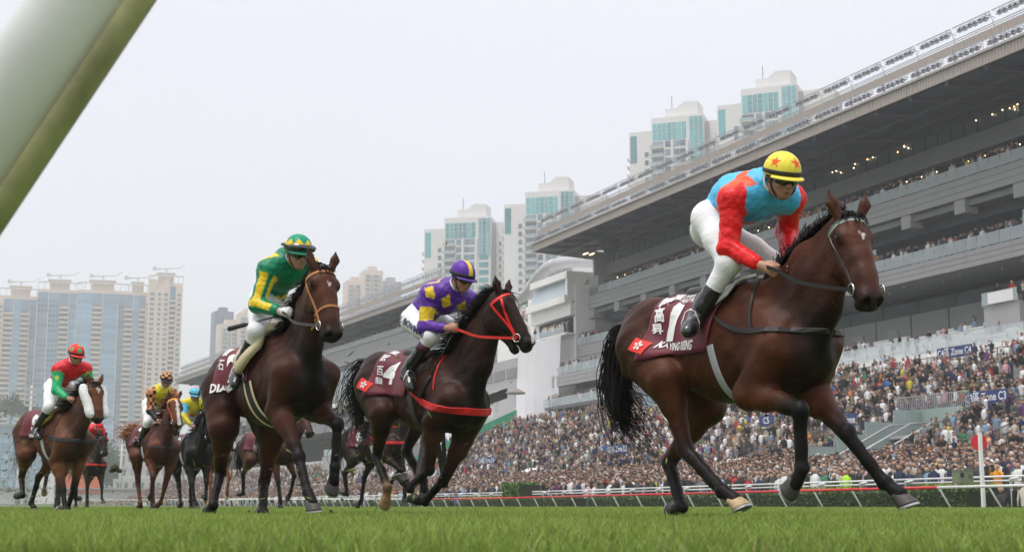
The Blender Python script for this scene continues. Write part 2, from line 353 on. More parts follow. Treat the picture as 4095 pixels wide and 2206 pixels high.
# finish post
def finish_post():
    r=empty('finish_post',(35.7,41.1,.1),label='white finish post with a red disc in front of the crowd',cat='post')
    m=MB(); m.box((-.06,-.05,0),(.06,.05,2.85)); m.build('post',mat('rail_white'),r)
    m=MB(); n=36; V=[];
    for y in(.06,.10):
        for k in range(n): a=2*math.pi*k/n; V.append((-.02+.29*math.cos(a),y,2.5+.29*math.sin(a)))
    m.add(V,[tuple(range(n)),tuple(range(2*n-1,n-1,-1))]+[(k,n+k,n+(k+1)%n,(k+1)%n) for k in range(n)]); d=m.build('disc',mat('disc_red',(.62,.01,.015),.5),r); d.rotation_euler=(0,0,-.38)
finish_post()
def pole_box():
    r=empty('control_box',(37.2,43.9,.1),label='grey green metal box on a pole beside the finish post',cat='box')
    m=MB(); m.tube([(0,0,0),(0,0,1.1)],.035,6); m.build('pole',mat('box_green',(.18,.21,.13),.6),r)
    b=MB(); b.box((-.34,-.2,1.1),(.34,.2,1.58)); b.box((-.36,-.22,1.575),(.36,.22,1.61)); b.build('cabinet',mat('box_green'),r)
    m=MB(); m.box((-.27,-.215,1.33),(-.12,-.203,1.49)); m.build('screen',mat('dark_glass',(.02,.022,.025),.15),r)
    for k in range(3):
        m=MB(); m.box((.10,-.212,1.28+.06*k),(.28,-.203,1.30+.06*k)); m.build('vent_slot',mat('box_dark',(.05,.06,.04),.6),r)
pole_box()
# the near rail strut: found by its place in front of the lens at about 1.4 m
def near_strut():
    f=V3(math.sin(YAW)*math.cos(PITCH),math.cos(YAW)*math.cos(PITCH),math.sin(PITCH)); rt=V3(math.cos(YAW),-math.sin(YAW),0); up=np.cross(rt,f); C0=V3(0,0,.1); Z=2.3
    P=lambda x,y,z=Z:C0+z*(f+rt*(x-1288)/3578-up*(y-694)/3578)
    a=P(30,275); b=P(200,20); d=nrm(b-a); r=empty('rail_strut',tuple(a-d*.75),label='out of focus white plastic rail strut leaning across the upper left',cat='rail strut'); o=a-d*.75
    n=nrm(np.cross(d,f)); n=n if n@rt>0 else -n   # across the strut, to lower right
    g=nrm(np.cross(n,d)); g=g if g@f<0 else -g
    L=2.2; hw=.060
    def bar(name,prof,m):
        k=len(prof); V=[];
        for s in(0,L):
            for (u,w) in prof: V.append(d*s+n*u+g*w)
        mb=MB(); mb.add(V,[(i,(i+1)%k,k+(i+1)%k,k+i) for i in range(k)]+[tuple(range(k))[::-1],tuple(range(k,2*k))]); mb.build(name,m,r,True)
    K=18; ov=[(-.010+.073*math.cos(2*math.pi*i/K),.048*math.sin(2*math.pi*i/K)) for i in range(K)]
    bar('tube',ov,mat('rail_pvc',(.80,.80,.80),.35,var=.04,vscale=8)); bar('grass_bounce_edge',[(.057,-.047),(.089,-.028),(.092,.010),(.064,.032)],mat('rail_grass_bounce',(.44,.42,.23),.8,var=.3,vscale=14))  # olive strip: green light off the grass painted on the underside
near_strut()
JOINT=[]
for a in ('SH','EL','HP','ST'): JOINT+=[a+'R',a+'L']
JOINT+=['PO','NO']
for a in ('KN','FF','FT','HK','HF','HT'): JOINT+=[a+'R',a+'L']
JOINT+=['rP','rN','rH']
for a in ('rS','rE','rW','rI','rK','rA','rT'): JOINT+=[a+'R',a+'L']
def pose(loc,yaw,pitch,s,*xyz): return dict(loc=loc,yaw=yaw,pitch=pitch,s=s,J={k:xyz[3*i:3*i+3] for i,k in enumerate(JOINT)})
POSES={}
POSES['A']=pose((4.577, 7.454, -0.12),-79.82,0.03,0.989,
 0.593,-0.161,1.148, 0.638,0.16,1.195, 0.379,-0.176,0.909, 0.498,0.176,0.918, -0.603,-0.19,1.283, -0.594,0.191,1.261, -0.336,-0.221,1.048, -0.487,0.232,0.906, 1.052,-0.042,1.881, 1.318,-0.139,1.38, 0.781,-0.172,0.787, 0.853,0.114,0.661, 0.747,-0.14,0.473, 1.044,0.198,0.384, 0.674,-0.159,0.282, 1.224,0.24,0.28, -0.228,-0.168,0.606, -0.8,0.17,0.549, 0.086,-0.153,0.356, -0.567,0.074,0.255, 0.279,-0.121,0.275, -0.751,0.151,0.189, -0.082,-0.007,2.033, 0.4,-0.028,2.161, 0.578,-0.062,2.206, 0.305,-0.203,2.079, 0.436,0.144,2.1, 0.279,-0.227,1.786, 0.243,0.288,1.948, 0.49,-0.168,1.652, 0.442,0.141,1.859, -0.018,-0.109,2.027, -0.139,0.093,1.961, 0.258,-0.207,1.7, 0.139,0.323,1.741, 0.034,-0.285,1.382, -0.061,0.35,1.371, 0.129,-0.437,1.295, 0.107,0.401,1.276)
POSES['B']=pose((2.549, 10.643, -0.082),-79.34,4.97,0.939,
 0.644,-0.16,1.208, 0.64,0.16,1.2, 0.501,-0.173,0.935, 0.439,0.18,0.964, -0.599,-0.19,1.277, -0.597,0.19,1.272, -0.486,-0.218,0.934, -0.462,0.219,0.933, 1.048,-0.063,1.975, 1.261,-0.062,1.436, 0.723,-0.109,0.549, 0.837,0.164,0.788, 0.874,-0.115,0.274, 0.811,0.152,0.466, 1.005,-0.09,0.123, 0.796,0.144,0.246, -0.792,-0.123,0.595, -0.619,0.198,0.493, -0.583,-0.27,0.306, -0.357,0.069,0.229, -0.772,-0.226,0.222, -0.547,0.146,0.184, -0.075,0.013,1.976, 0.381,0.003,2.187, 0.569,-0.019,2.188, 0.36,-0.18,2.089, 0.344,0.186,2.145, 0.309,-0.258,1.81, 0.407,0.29,1.882, 0.53,-0.163,1.713, 0.589,0.125,1.795, 0.004,-0.077,1.916, -0.15,0.105,1.953, 0.261,-0.241,1.609, 0.14,0.323,1.739, -0.042,-0.268,1.345, -0.061,0.35,1.371, 0.077,-0.353,1.208, 0.107,0.401,1.276)
POSES['C']=pose((4.171, 12.08, -0.045),-74.19,-5.86,0.97,
 0.635,-0.16,1.196, 0.577,0.161,1.125, 0.407,-0.18,0.985, 0.392,0.172,0.856, -0.601,-0.19,1.281, -0.602,0.19,1.281, -0.346,-0.22,1.03, -0.298,0.221,1.094, 1.006,-0.009,2.153, 1.36,0.125,1.704, 0.33,-0.135,0.565, 0.19,0.126,0.446, 0.083,-0.152,0.372, -0.047,0.114,0.239, -0.091,-0.202,0.466, -0.244,0.067,0.222, -0.517,-0.137,0.612, -0.485,0.169,0.681, -0.225,-0.189,0.355, -0.175,0.169,0.424, -0.257,-0.161,0.147, -0.063,0.15,0.248, -0.106,-0.019,1.961, 0.351,-0.03,2.175, 0.51,-0.043,2.277, 0.272,-0.211,2.121, 0.37,0.149,2.088, 0.268,-0.244,1.826, 0.41,0.298,1.843, 0.518,-0.181,1.818, 0.595,0.124,1.788, -0.081,-0.138,1.892, -0.132,0.095,1.947, 0.321,-0.206,1.74, 0.15,0.325,1.733, 0.089,-0.283,1.423, -0.061,0.35,1.37, 0.228,-0.316,1.281, 0.108,0.401,1.276)
POSES['D']=pose((1.766, 19.925, -0.077),-70.39,-3.4,0.942,
 0.619,-0.16,1.17, 0.632,0.16,1.192, 0.442,-0.168,0.908, 0.41,0.18,0.975, -0.6,-0.19,1.28, -0.6,0.19,1.28, -0.411,-0.219,0.975, -0.449,0.219,0.954, 1.062,-0.017,2.016, 1.311,0.01,1.49, 0.629,-0.13,0.526, 0.364,0.156,0.546, 0.792,-0.143,0.269, 0.256,0.139,0.253, 0.977,-0.204,0.23, 0.076,0.082,0.182, -0.732,-0.129,0.654, -0.788,0.15,0.642, -0.448,-0.219,0.404, -0.922,0.131,0.264, -0.649,-0.213,0.337, -0.736,0.15,0.169, -0.074,0.007,1.996, 0.367,0.004,2.253, 0.505,-0.031,2.38, 0.305,-0.179,2.17, 0.374,0.188,2.201, 0.368,-0.213,1.885, 0.409,0.282,1.928, 0.593,-0.14,1.777, 0.58,0.126,1.808, -0.032,-0.099,1.923, -0.122,0.116,1.984, 0.256,-0.253,1.649, 0.148,0.325,1.736, 0.009,-0.309,1.322, -0.06,0.35,1.372, 0.188,-0.324,1.233, 0.108,0.401,1.276)
POSES['E']=pose((3.846, 24.816, 0.026),-83.56,-1.89,0.966,
 0.634,-0.16,1.196, 0.627,0.16,1.187, 0.38,-0.18,1.018, 0.407,0.179,0.966, -0.602,-0.19,1.281, -0.601,0.19,1.281, -0.337,-0.22,1.041, -0.36,0.22,1.016, 1.044,-0.003,2.059, 1.346,0.03,1.563, 0.664,-0.188,0.701, 0.242,0.153,0.565, 0.504,-0.15,0.438, 0.182,0.105,0.256, 0.376,-0.125,0.287, 0.04,0.048,0.123, -0.409,-0.156,0.593, -0.645,0.17,0.658, -0.199,-0.15,0.251, -0.513,0.15,0.28, -0.339,-0.114,0.099, -0.392,0.15,0.109, -0.099,-0.008,2.007, 0.369,-0.013,2.211, 0.487,0.01,2.363, 0.354,-0.199,2.133, 0.327,0.171,2.148, 0.38,-0.215,1.834, 0.405,0.287,1.894, 0.554,-0.122,1.664, 0.585,0.125,1.798, -0.09,-0.128,1.956, -0.114,0.111,1.974, 0.186,-0.195,1.639, 0.155,0.326,1.731, 0.011,-0.288,1.265, -0.061,0.35,1.371, 0.164,-0.413,1.291, 0.108,0.401,1.276)
POSES['F']=pose((5.181, 28.651, 0.061),-85.33,0.89,0.992,
 0.631,-0.16,1.188, 0.635,0.16,1.196, 0.443,-0.178,0.939, 0.406,0.18,0.987, -0.6,-0.19,1.28, -0.601,0.19,1.281, -0.355,-0.22,1.019, -0.36,0.22,1.016, 1.115,-0.019,1.88, 1.379,0.001,1.364, 0.653,-0.145,0.557, 0.607,0.15,0.607, 0.758,-0.113,0.261, 0.641,0.14,0.299, 0.867,-0.068,0.096, 0.441,0.14,0.3, -0.328,-0.148,0.565, -0.645,0.17,0.658, -0.134,-0.15,0.216, -0.513,0.15,0.281, -0.31,-0.123,0.107, -0.391,0.15,0.11, -0.124,-0.001,2.011, 0.336,-0.052,2.22, 0.483,-0.103,2.331, 0.292,-0.238,2.174, 0.323,0.131,2.127, 0.382,-0.293,1.904, 0.404,0.285,1.895, 0.518,-0.169,1.72, 0.585,0.125,1.798, -0.127,-0.121,1.97, -0.127,0.119,1.97, 0.153,-0.326,1.731, 0.153,0.326,1.732, -0.061,-0.35,1.37, -0.061,0.35,1.371, 0.108,-0.401,1.276, 0.108,0.401,1.276)
POSES['G']=pose((4.477, 39.852, 0.17),-78.87,-1.43,0.991,
 0.639,-0.16,1.199, 0.634,0.16,1.194, 0.397,-0.18,1.005, 0.423,0.18,0.966, -0.6,-0.19,1.281, -0.6,0.19,1.281, -0.363,-0.22,1.013, -0.362,0.22,1.013, 1.074,-0.034,1.983, 1.326,0.016,1.46, 0.463,-0.162,0.583, 0.662,0.166,0.606, 0.485,-0.143,0.27, 0.781,0.14,0.321, 0.486,-0.143,0.066, 0.954,0.16,0.222, -0.612,-0.17,0.629, -0.612,0.17,0.629, -0.517,-0.15,0.24, -0.517,0.15,0.241, -0.452,-0.15,0.04, -0.451,0.15,0.041, -0.12,0,2.011, 0.354,0.003,2.193, 0.542,0.041,2.184, 0.326,-0.183,2.124, 0.326,0.188,2.125, 0.408,-0.292,1.869, 0.408,0.293,1.867, 0.592,-0.124,1.792, 0.592,0.124,1.792, -0.123,-0.12,1.969, -0.123,0.12,1.969, 0.155,-0.326,1.73, 0.155,0.326,1.73, -0.061,-0.35,1.37, -0.061,0.35,1.37, 0.108,-0.401,1.276, 0.108,0.401,1.276)
POSES['H']=pose((7.161, 37.053, 0.2),-78.27,-0.81,1.079,
 0.639,-0.16,1.199, 0.637,0.16,1.197, 0.375,-0.18,1.036, 0.421,0.18,0.974, -0.6,-0.19,1.28, -0.6,0.19,1.28, -0.365,-0.22,1.01, -0.365,0.22,1.01, 1.118,0.002,1.9, 1.349,0.042,1.367, 0.498,-0.168,0.625, 0.779,0.174,0.732, 0.497,-0.163,0.287, 0.762,0.147,0.415, 0.489,-0.173,0.055, 0.755,0.143,0.206, -0.586,-0.17,0.609, -0.587,0.17,0.609, -0.514,-0.151,0.213, -0.512,0.151,0.213, -0.45,-0.15,0.011, -0.443,0.15,0.014, -0.119,-0,2.012, 0.353,-0,2.202, 0.513,-0,2.308, 0.325,-0.185,2.132, 0.325,0.185,2.132, 0.408,-0.291,1.875, 0.408,0.291,1.875, 0.59,-0.124,1.793, 0.59,0.124,1.793, -0.122,-0.12,1.971, -0.122,0.12,1.971, 0.155,-0.326,1.73, 0.155,0.326,1.73, -0.061,-0.35,1.37, -0.061,0.35,1.37, 0.108,-0.401,1.276, 0.108,0.401,1.276)
POSES['I']=pose((6.961, 29.505, 0.13),-70.44,0.64,1.028,
 0.633,-0.16,1.192, 0.635,0.16,1.196, 0.42,-0.179,0.965, 0.39,0.18,1.006, -0.601,-0.19,1.281, -0.6,0.19,1.281, -0.354,-0.22,1.021, -0.361,0.22,1.014, 1.124,0.001,1.873, 1.538,-0.042,1.471, 0.565,-0.158,0.557, 0.667,0.152,0.683, 0.613,-0.136,0.242, 0.579,0.135,0.379, 0.651,-0.116,0.037, 0.519,0.11,0.183, -0.727,-0.171,0.757, -0.611,0.17,0.63, -0.728,-0.15,0.357, -0.424,0.15,0.277, -0.932,-0.151,0.304, -0.265,0.153,0.14, -0.119,-0,2.012, 0.353,-0,2.202, 0.514,-0,2.305, 0.324,-0.185,2.133, 0.324,0.185,2.133, 0.407,-0.291,1.876, 0.407,0.291,1.876, 0.59,-0.124,1.794, 0.59,0.124,1.794, -0.122,-0.12,1.971, -0.122,0.12,1.971, 0.157,-0.326,1.732, 0.155,0.326,1.73, 0.015,-0.34,1.336, -0.061,0.35,1.37, 0.082,-0.383,1.152, 0.108,0.401,1.276)
POSES['J']=pose((8.476, 26.808, 0.144),-64.65,3.47,1.021,
 0.637,-0.16,1.196, 0.635,0.16,1.196, 0.431,-0.179,0.964, 0.406,0.18,0.986, -0.601,-0.19,1.281, -0.601,0.19,1.281, -0.364,-0.22,1.012, -0.337,0.22,1.04, 1.133,0.001,1.863, 1.106,-0.098,1.293, 0.762,-0.116,0.691, 0.603,0.15,0.605, 0.533,-0.147,0.472, 0.6,0.14,0.295, 0.392,-0.203,0.329, 0.619,0.14,0.096, -0.734,-0.173,0.741, -0.558,0.173,0.64, -0.701,-0.15,0.343, -0.619,0.15,0.245, -0.909,-0.151,0.372, -0.727,0.147,0.065, -0.119,0,2.013, 0.353,0,2.203, 0.514,0,2.305, 0.324,-0.185,2.133, 0.324,0.185,2.133, 0.407,-0.291,1.876, 0.407,0.291,1.876, 0.59,-0.124,1.794, 0.59,0.124,1.794, -0.123,-0.12,1.973, -0.122,0.12,1.971, 0.174,-0.327,1.758, 0.155,0.326,1.73, -0.023,-0.34,1.389, -0.061,0.35,1.37, -0.011,-0.434,1.213, 0.108,0.401,1.276)
POSES['K']=pose((2.607, 27.503, 0.06),-106.14,-2.1,0.976,
 0.631,-0.16,1.193, 0.629,0.16,1.182, 0.38,-0.182,1.009, 0.46,0.175,0.918, -0.601,-0.19,1.281, -0.601,0.19,1.281, -0.36,-0.22,1.015, -0.361,0.22,1.014, 1.154,0,1.773, 1.521,0,1.324, 0.739,-0.099,0.795, 0.653,0.094,0.53, 0.77,-0.14,0.489, 0.803,0.134,0.26, 0.627,-0.17,0.353, 0.914,0.081,0.101, -0.639,-0.17,0.653, -0.647,0.17,0.656, -0.506,-0.15,0.276, -0.777,0.151,0.274, -0.417,-0.15,0.086, -0.979,0.196,0.23, -0.119,-0,2.012, 0.353,-0,2.202, 0.514,-0,2.305, 0.324,-0.185,2.133, 0.324,0.185,2.133, 0.407,-0.291,1.876, 0.407,0.291,1.876, 0.59,-0.124,1.794, 0.59,0.124,1.794, -0.122,-0.12,1.971, -0.122,0.12,1.971, 0.155,-0.326,1.73, 0.155,0.326,1.73, -0.061,-0.35,1.37, -0.061,0.35,1.37, 0.108,-0.401,1.276, 0.108,0.401,1.276)
# ------------------------------------------------------------------ race horses
YL=V3(0,1,0)
class Head:
    def __init__(s,PO,NO,q=1.12,m=1.):
        s.q=q; s.m=m
        s.d=nrm(NO-PO); s.L=np.linalg.norm(NO-PO); s.w=nrm(np.cross(V3(0,0,1),s.d)); s.u=np.cross(s.d,s.w); s.O=PO
    def __call__(s,a,l,u): return s.O+s.d*a*s.L*s.m/.58+s.w*l*s.q+s.u*u*s.q
    @property
    def R(s): return np.stack([s.d,s.w,s.u],1)
def horse_prims(J,c):
    """c: dict of coat colours: body, dark (shade and sweat painted on chest, belly and neck), points (lower legs), muzzle"""
    P=[];B,Dk,Pt,Mz=c['body'],c['dark'],c['points'],c['muzzle']; E=lambda *a,**k:P.append(ell(*a,**k)); Cn=lambda *a,**k:P.append(cone(*a,**k))
    j={k:np.array(v,float) for k,v in J.items()}
    # trunk
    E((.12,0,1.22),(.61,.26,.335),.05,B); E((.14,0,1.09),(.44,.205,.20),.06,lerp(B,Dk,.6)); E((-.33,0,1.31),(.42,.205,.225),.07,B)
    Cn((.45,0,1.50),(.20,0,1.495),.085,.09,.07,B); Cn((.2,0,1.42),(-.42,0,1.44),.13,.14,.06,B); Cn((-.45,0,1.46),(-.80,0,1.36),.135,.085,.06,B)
    E((.50,0,1.17),(.24,.215,.28),.07,lerp(B,Dk,.85))  # shade and sweat under the chest are painted into the coat
    for s in(1,-1):
        E((-.58,.12*s,1.36),(.30,.155,.24),.05,B); Cn((-.62,.13*s,1.36),(-.80,.11*s,1.17),.135,.095,.04,B)
        Cn((.30,.105*s,1.50),(.60,.15*s,1.22),.075,.105,.05,B); E((.665,.085*s,1.12),(.105,.10,.155),.035,lerp(B,Dk,.75)); E((.46,.16*s,1.24),(.17,.09,.16),.045,B)
        # muscle edges: triceps, shoulder blade ridge, gluteal and hamstring heads, flank hollow
        E((.44,.185*s,1.13),(.13,.055,.12),.025,B); Cn((.33,.115*s,1.52),(.56,.175*s,1.24),.035,.05,.025,B); E((-.40,.15*s,1.44),(.16,.075,.10),.03,B); Cn((-.70,.15*s,1.40),(-.80,.145*s,1.12),.06,.045,.025,B); Cn((-.52,.215*s,1.34),(-.44,.235*s,1.10),.06,.06,.03,B)
        P.append(ell((-.24,.285*s,1.28),(.10,.06,.15),.06,None,sub=True)); P.append(cone((-.66,.285*s,1.34),(-.62,.275*s,1.08),.022,.018,.03,None,sub=True)); P.append(cone((.30,.275*s,1.32),(.34,.275*s,1.10),.022,.022,.035,None,sub=True))
    # neck
    PO=j['PO'];NO=j['NO'];h=Head(PO,NO,c.get('hq',1.12),c.get('hl',1.)); nT=len(P); th=h(.20,0,-.135); c1=V3(.42,0,1.49); m1=V3(.56,0,1.33); l1=V3(.66,0,1.14); pc=PO+V3(-.05,0,-.06)
    jug=[(.60,.135,1.24),(.80,.085,1.47)]
    mid=lambda a,b,t,o=0: lerp(a,b,t)+V3(0,0,o)
    cm=mid(c1,pc,.5,.035); mm=mid(m1,lerp(pc,th,.5),.5,.01); lm=mid(l1,th,.5,-.01)
    fw=(YL,1.25); nd=lerp(B,Dk,.6)
    Cn(c1,cm,.095,.06,.09,B,flat=fw);Cn(cm,pc,.06,.055,.09,B,flat=fw)
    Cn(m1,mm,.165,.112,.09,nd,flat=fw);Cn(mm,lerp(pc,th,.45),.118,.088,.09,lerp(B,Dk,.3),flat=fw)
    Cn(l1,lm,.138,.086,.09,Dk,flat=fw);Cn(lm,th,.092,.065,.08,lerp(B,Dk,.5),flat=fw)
    nH=len(P)
    # head
    R=h.R; HB=c.get('face',B)
    E(h(.13,0,-.035),(.15,.098,.095),.03,HB,R=R); Cn(h(.17,0,-.03),h(.47,0,-.035),.088,.056,.03,HB); Cn(h(.14,0,.015),h(.44,0,.005),.058,.034,.03,HB,flat=(h.w,.75))
    for s in(1,-1):
        E(h(.19,.052*s,-.115),(.125,.034,.105),.028,HB,R=R); E(h(.165,.082*s,.012),(.048,.025,.03),.025,HB,R=R)
        Cn(h(.27,.045*s,-.085),h(.47,.034*s,-.06),.030,.022,.03,HB)
        E(h(.545,.036*s,-.02),(.045,.028,.036),.02,Mz,R=R)
        E(h(.170,.098*s,.004),(.021,.012,.017),.004,(.004,.003,.003),R=R,name='eye')
    Cn(h(.42,0,-.035),h(.535,0,-.045),.062,.058,.03,lerp(HB,Mz,.45),Mz); E(h(.56,0,-.055),(.035,.052,.042),.02,Mz,R=R)
    jo=c.get('jaw',0.); Cn(h(.22,0,-.155),h(.47,0,-.115-jo),.055,.034,.03,HB,Mz); E(h(.505,0,-.122-jo),(.042,.042,.034),.02,Mz,R=R)
    for s in(1,-1):
        P.append(ell(h(.577,.037*s,-.022),(.026,.016,.030),.014,None,R=R,sub=True))
        eb=h(.045,.062*s,.025); et=eb+nrm(V3(-.05,0,1)*.8+h.u*.2-h.d*.5+h.w*.42*s)*.158; em=lerp(eb,et,.5)+h.w*.012*s
        Cn(eb,em,.027,.029,.02,B);Cn(em,et,.029,.005,.015,B,Dk)
        f=nrm(h.u*.8+h.w*.45*s+V3(.2,0,0)); P.append(cone(eb+f*.036,em+f*.036,.010,.019,.012,None,sub=True)); P.append(cone(em+f*.036,lerp(em,et,.7)+f*.016,.019,.004,.012,None,sub=True))
    P.append(ell(h(.52,0,-.098-jo*.45),(.065,.085,.007+jo*.35),.008,None,R=R,sub=True))
    for q_ in P[nH:]:
        if q_['t']=='e': q_['r']=q_['r']*np.array([1.04,h.q,h.q])
        elif q_['k']!=.02 or True: q_['ra']*=h.q; q_['rb']*=h.q
    # limbs
    for s,q in((1,'L'),(-1,'R')):
        SH,EL,KN,FF,FT=[j[a+q] for a in('SH','EL','KN','FF','FT')]; ax=nrm(FT-FF); dor=np.cross(ax,YL); dor=nrm(dor); co=lerp(FF,FT,.52)-dor*.015
        Cn(SH,EL,.125,.10,.05,B); d=nrm(KN-EL); bk=nrm(np.cross(YL,d)); # bk = behind
        if bk[0]>0 and d[2]<-.3: bk=-bk
        BA=np.array(c.get('arm',np.array(B)*1.45)); Cn(EL,lerp(EL,KN,.3),.088,.083,.04,BA);Cn(lerp(EL,KN,.3)-bk*.012,KN,.075,.046,.03,BA,Pt); E(lerp(EL,KN,.24)-bk*.035,(.058,.062,.075),.05,BA)
        E(KN-bk*.006,(.05,.048,.055),.02,Pt); Cn(KN,FF,.038,.030,.02,Pt); pb=-nrm(np.cross(nrm(FF-KN),YL)); Cn(lerp(KN,FF,.1)+pb*.024,FF+pb*.026,.021,.022,.024,Pt)
        E(FF,(.041,.043,.041),.012,Pt); E(FF+pb*.028,(.026,.028,.028),.012,Pt); fc=c.get('sock'+'F'+q,Pt); Cn(FF,co,.034,.043,.015,fc)
        HP,ST,HK,HF,HT=[j[a+q] for a in('HP','ST','HK','HF','HT')]; ax=nrm(HT-HF); dor=nrm(np.cross(ax,YL)); co=lerp(HF,HT,.52)-dor*.015
        Cn(HP+V3(-.02,-.02*s,0),ST,.185,.125,.06,B); Cn(lerp(HP,ST,.2)+V3(-.10,-.03*s,-.05),lerp(ST,HK,.35),.13,.075,.05,B)
        d=nrm(HK-ST); bk=-nrm(np.cross(d,YL)); Cn(ST,lerp(ST,HK,.4),.115,.075,.05,BA);Cn(lerp(ST,HK,.4),HK,.073,.043,.03,BA,lerp(B,Pt,.8)); Cn(lerp(ST,HK,.45)+bk*.05,HK+bk*.05,.022,.020,.02,lerp(B,Pt,.5))
        E(HK,(.052,.045,.055),.02,lerp(B,Pt,.8)); pb=-nrm(np.cross(nrm(HF-HK),YL)); Cn(HK+pb*.035+nrm(HK-HF)*.035,lerp(HK,HF,.2)+pb*.018,.030,.024,.02,lerp(B,Pt,.8))
        Cn(HK,HF,.042,.032,.02,Pt); Cn(lerp(HK,HF,.12)+pb*.024,HF+pb*.026,.023,.023,.024,Pt); fc=c.get('sock'+'H'+q,Pt)
        E(HF,(.044,.045,.043),.012,lerp(Pt,fc,.5)); E(HF+pb*.030,(.027,.028,.028),.012,lerp(Pt,fc,.5)); Cn(HF,co,.035,.044,.015,fc)
    return P,h
def hoof_mesh(F,T):
    ax=nrm(T-F); pal=-nrm(np.cross(ax,YL)); a=math.radians(42); n=ax*math.cos(a)+pal*math.sin(a); t=ax*math.sin(a)-pal*math.cos(a); lat=np.cross(n,t)
    bc=T-t*.064; V=[];N=20
    rings=[(0,.066,.060,0),( -.012,.064,.058,-.002),(-.05,.054,.050,-.018),(-.082,.046,.045,-.034),(-.092,.043,.042,-.038)]
    for dz,rx,ry,sh in rings:
        for k in range(N):
            q=2*math.pi*k/N; cx=math.cos(q); tilt=-.018*(-cx) if dz<-.02 else 0
            V.append(bc+t*(rx*cx*(1 if cx>0 else .82)+sh)+lat*ry*math.sin(q)+n*(dz+(0.022*(1-cx)/2 if dz<-.06 else 0)))
    Fc=[(i*N+k,i*N+(k+1)%N,(i+1)*N+(k+1)%N,(i+1)*N+k) for i in range(len(rings)-1) for k in range(N)]
    Fc.append(tuple(range(N))[::-1]); Fc.append(tuple((len(rings)-1)*N+k for k in range(N)))
    # shoe: open ring under the wall
    SV=[];SF=[];M=15
    for k in range(M):
        q=-2.35+4.7*k/(M-1); cx,sy=math.cos(q),math.sin(q); kk=1 if cx>0 else .86
        for r,z in((1.03,.001),(1.03,.012),(.70,.012),(.70,.001)): SV.append(bc+t*(.066*r*cx*kk)+lat*.060*r*sy+n*z)
    SF=[(i*4+m,i*4+(m+1)%4,i*4+4+(m+1)%4,i*4+4+m) for i in range(M-1) for m in range(4)]+[(0,1,2,3),((M-1)*4+3,(M-1)*4+2,(M-1)*4+1,(M-1)*4)]
    return V,Fc,SV,SF
def head_ring(pr,h,a,th0,th1,n,a1=None,uc=-.04):
    """points round the head at distance a along it; th measured from the forehead towards the left"""
    th=np.linspace(th0,th1,n); aa=np.linspace(a,a if a1 is None else a1,n)
    o=[];d=[]
    for q,x in zip(th,aa):
        dr=h.u*math.cos(q)+h.w*math.sin(q); d.append(-dr); o.append(h(x,0,uc)+dr*.26)
    X=trace(pr,o,d,.3); return X,grad(pr,X)
def cloth_pos(pr,x,s,off):
    """point on the trunk skin: x along the horse, s metres down from the spine (left +, right -)"""
    x=np.asarray(x,float); s=np.asarray(s,float); ph=s/.33
    d=-np.stack([0*x,np.sin(ph),np.cos(ph)],-1); o=np.stack([x,0*x,0*x+1.22],-1)-d*.75
    X=trace(pr,o,d,.75); g=grad(pr,X,.012); return X+g*off,g
def flat_text(txt,size,bold=0.,font=None):
    cu=bpy.data.curves.new('lettering','FONT'); cu.body=txt; cu.size=size; cu.align_x='CENTER'; cu.align_y='CENTER'; cu.offset=bold; cu.resolution_u=3
    o=bpy.data.objects.new('lettering',cu); COL.objects.link(o)
    dg=bpy.context.evaluated_depsgraph_get(); me=bpy.data.meshes.new_from_object(o.evaluated_get(dg)); bpy.data.objects.remove(o)
    v=np.array([q.co[:] for q in me.vertices]).reshape(-1,3); f=[tuple(p.vertices) for p in me.polygons]; bpy.data.meshes.remove(me)
    return cut_flat(v[:,:2],f,.035 if size<.6 else 9.)
def cut_flat(v,f,step):
    # split big letter faces so that they follow a curved cloth
    bm=bmesh.new(); vs_=[bm.verts.new((q[0],q[1],0)) for q in v]
    for q in f:
        try: bm.faces.new([vs_[i] for i in q])
        except ValueError: pass
    if step<5 and len(v):
        for a in(0,1):
            lo,hi=v[:,a].min(),v[:,a].max(); x=math.ceil(lo/step)*step
            while x<hi:
                no=(1,0,0) if a==0 else (0,1,0); bmesh.ops.bisect_plane(bm,geom=bm.verts[:]+bm.edges[:]+bm.faces[:],plane_co=(x if a==0 else 0,x if a==1 else 0,0),plane_no=no); x+=step
    bm.verts.index_update(); V=np.array([q.co[:2] for q in bm.verts]); F=[tuple(q.index for q in p.verts) for p in bm.faces]; bm.free(); return V,F
def shaded_skin(name,J,c,h,parent,matl,paint=None):
    pr,hd=horse_prims(J,c); V,Q=surface(pr,h,wr=lambda X:.0018*np.sin(X[:,0]*62)*np.clip(1-np.abs(X[:,0]-.02)/.3,0,1)*np.clip(1-np.abs(X[:,2]-1.2)/.25,0,1)+.0036*np.sin(X@np.array([24.,9,-17]))*np.sin(X@np.array([-11.,21,28])))
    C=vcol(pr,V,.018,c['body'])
    g=grad(pr,V)
    # nostrils and eye rims are darkened in the hide colour
    rel=(V-hd.O)@hd.R; rel[:,0]*=.58/(hd.L*hd.m)
    if paint: C=paint(C,rel,V)
    for s in(1,-1):
        dn=np.linalg.norm((rel-np.array([.572,.037*s*hd.q,-.022*hd.q]))/np.array([.028,.018,.030]),axis=1); C=np.where((dn<1.15)[:,None],np.array([.006,.004,.004]),C)
        de=np.linalg.norm((rel-np.array([.170,.098*s*hd.q,.004*hd.q]))/np.array([.036,.03,.030]),axis=1); k=np.clip(1.5-de,0,1)[:,None]; C=C*(1-k*.85)+np.array([.006,.004,.004])*k*.85
    o=mesh(name,V,Q,matl,parent,C); return o,pr,hd
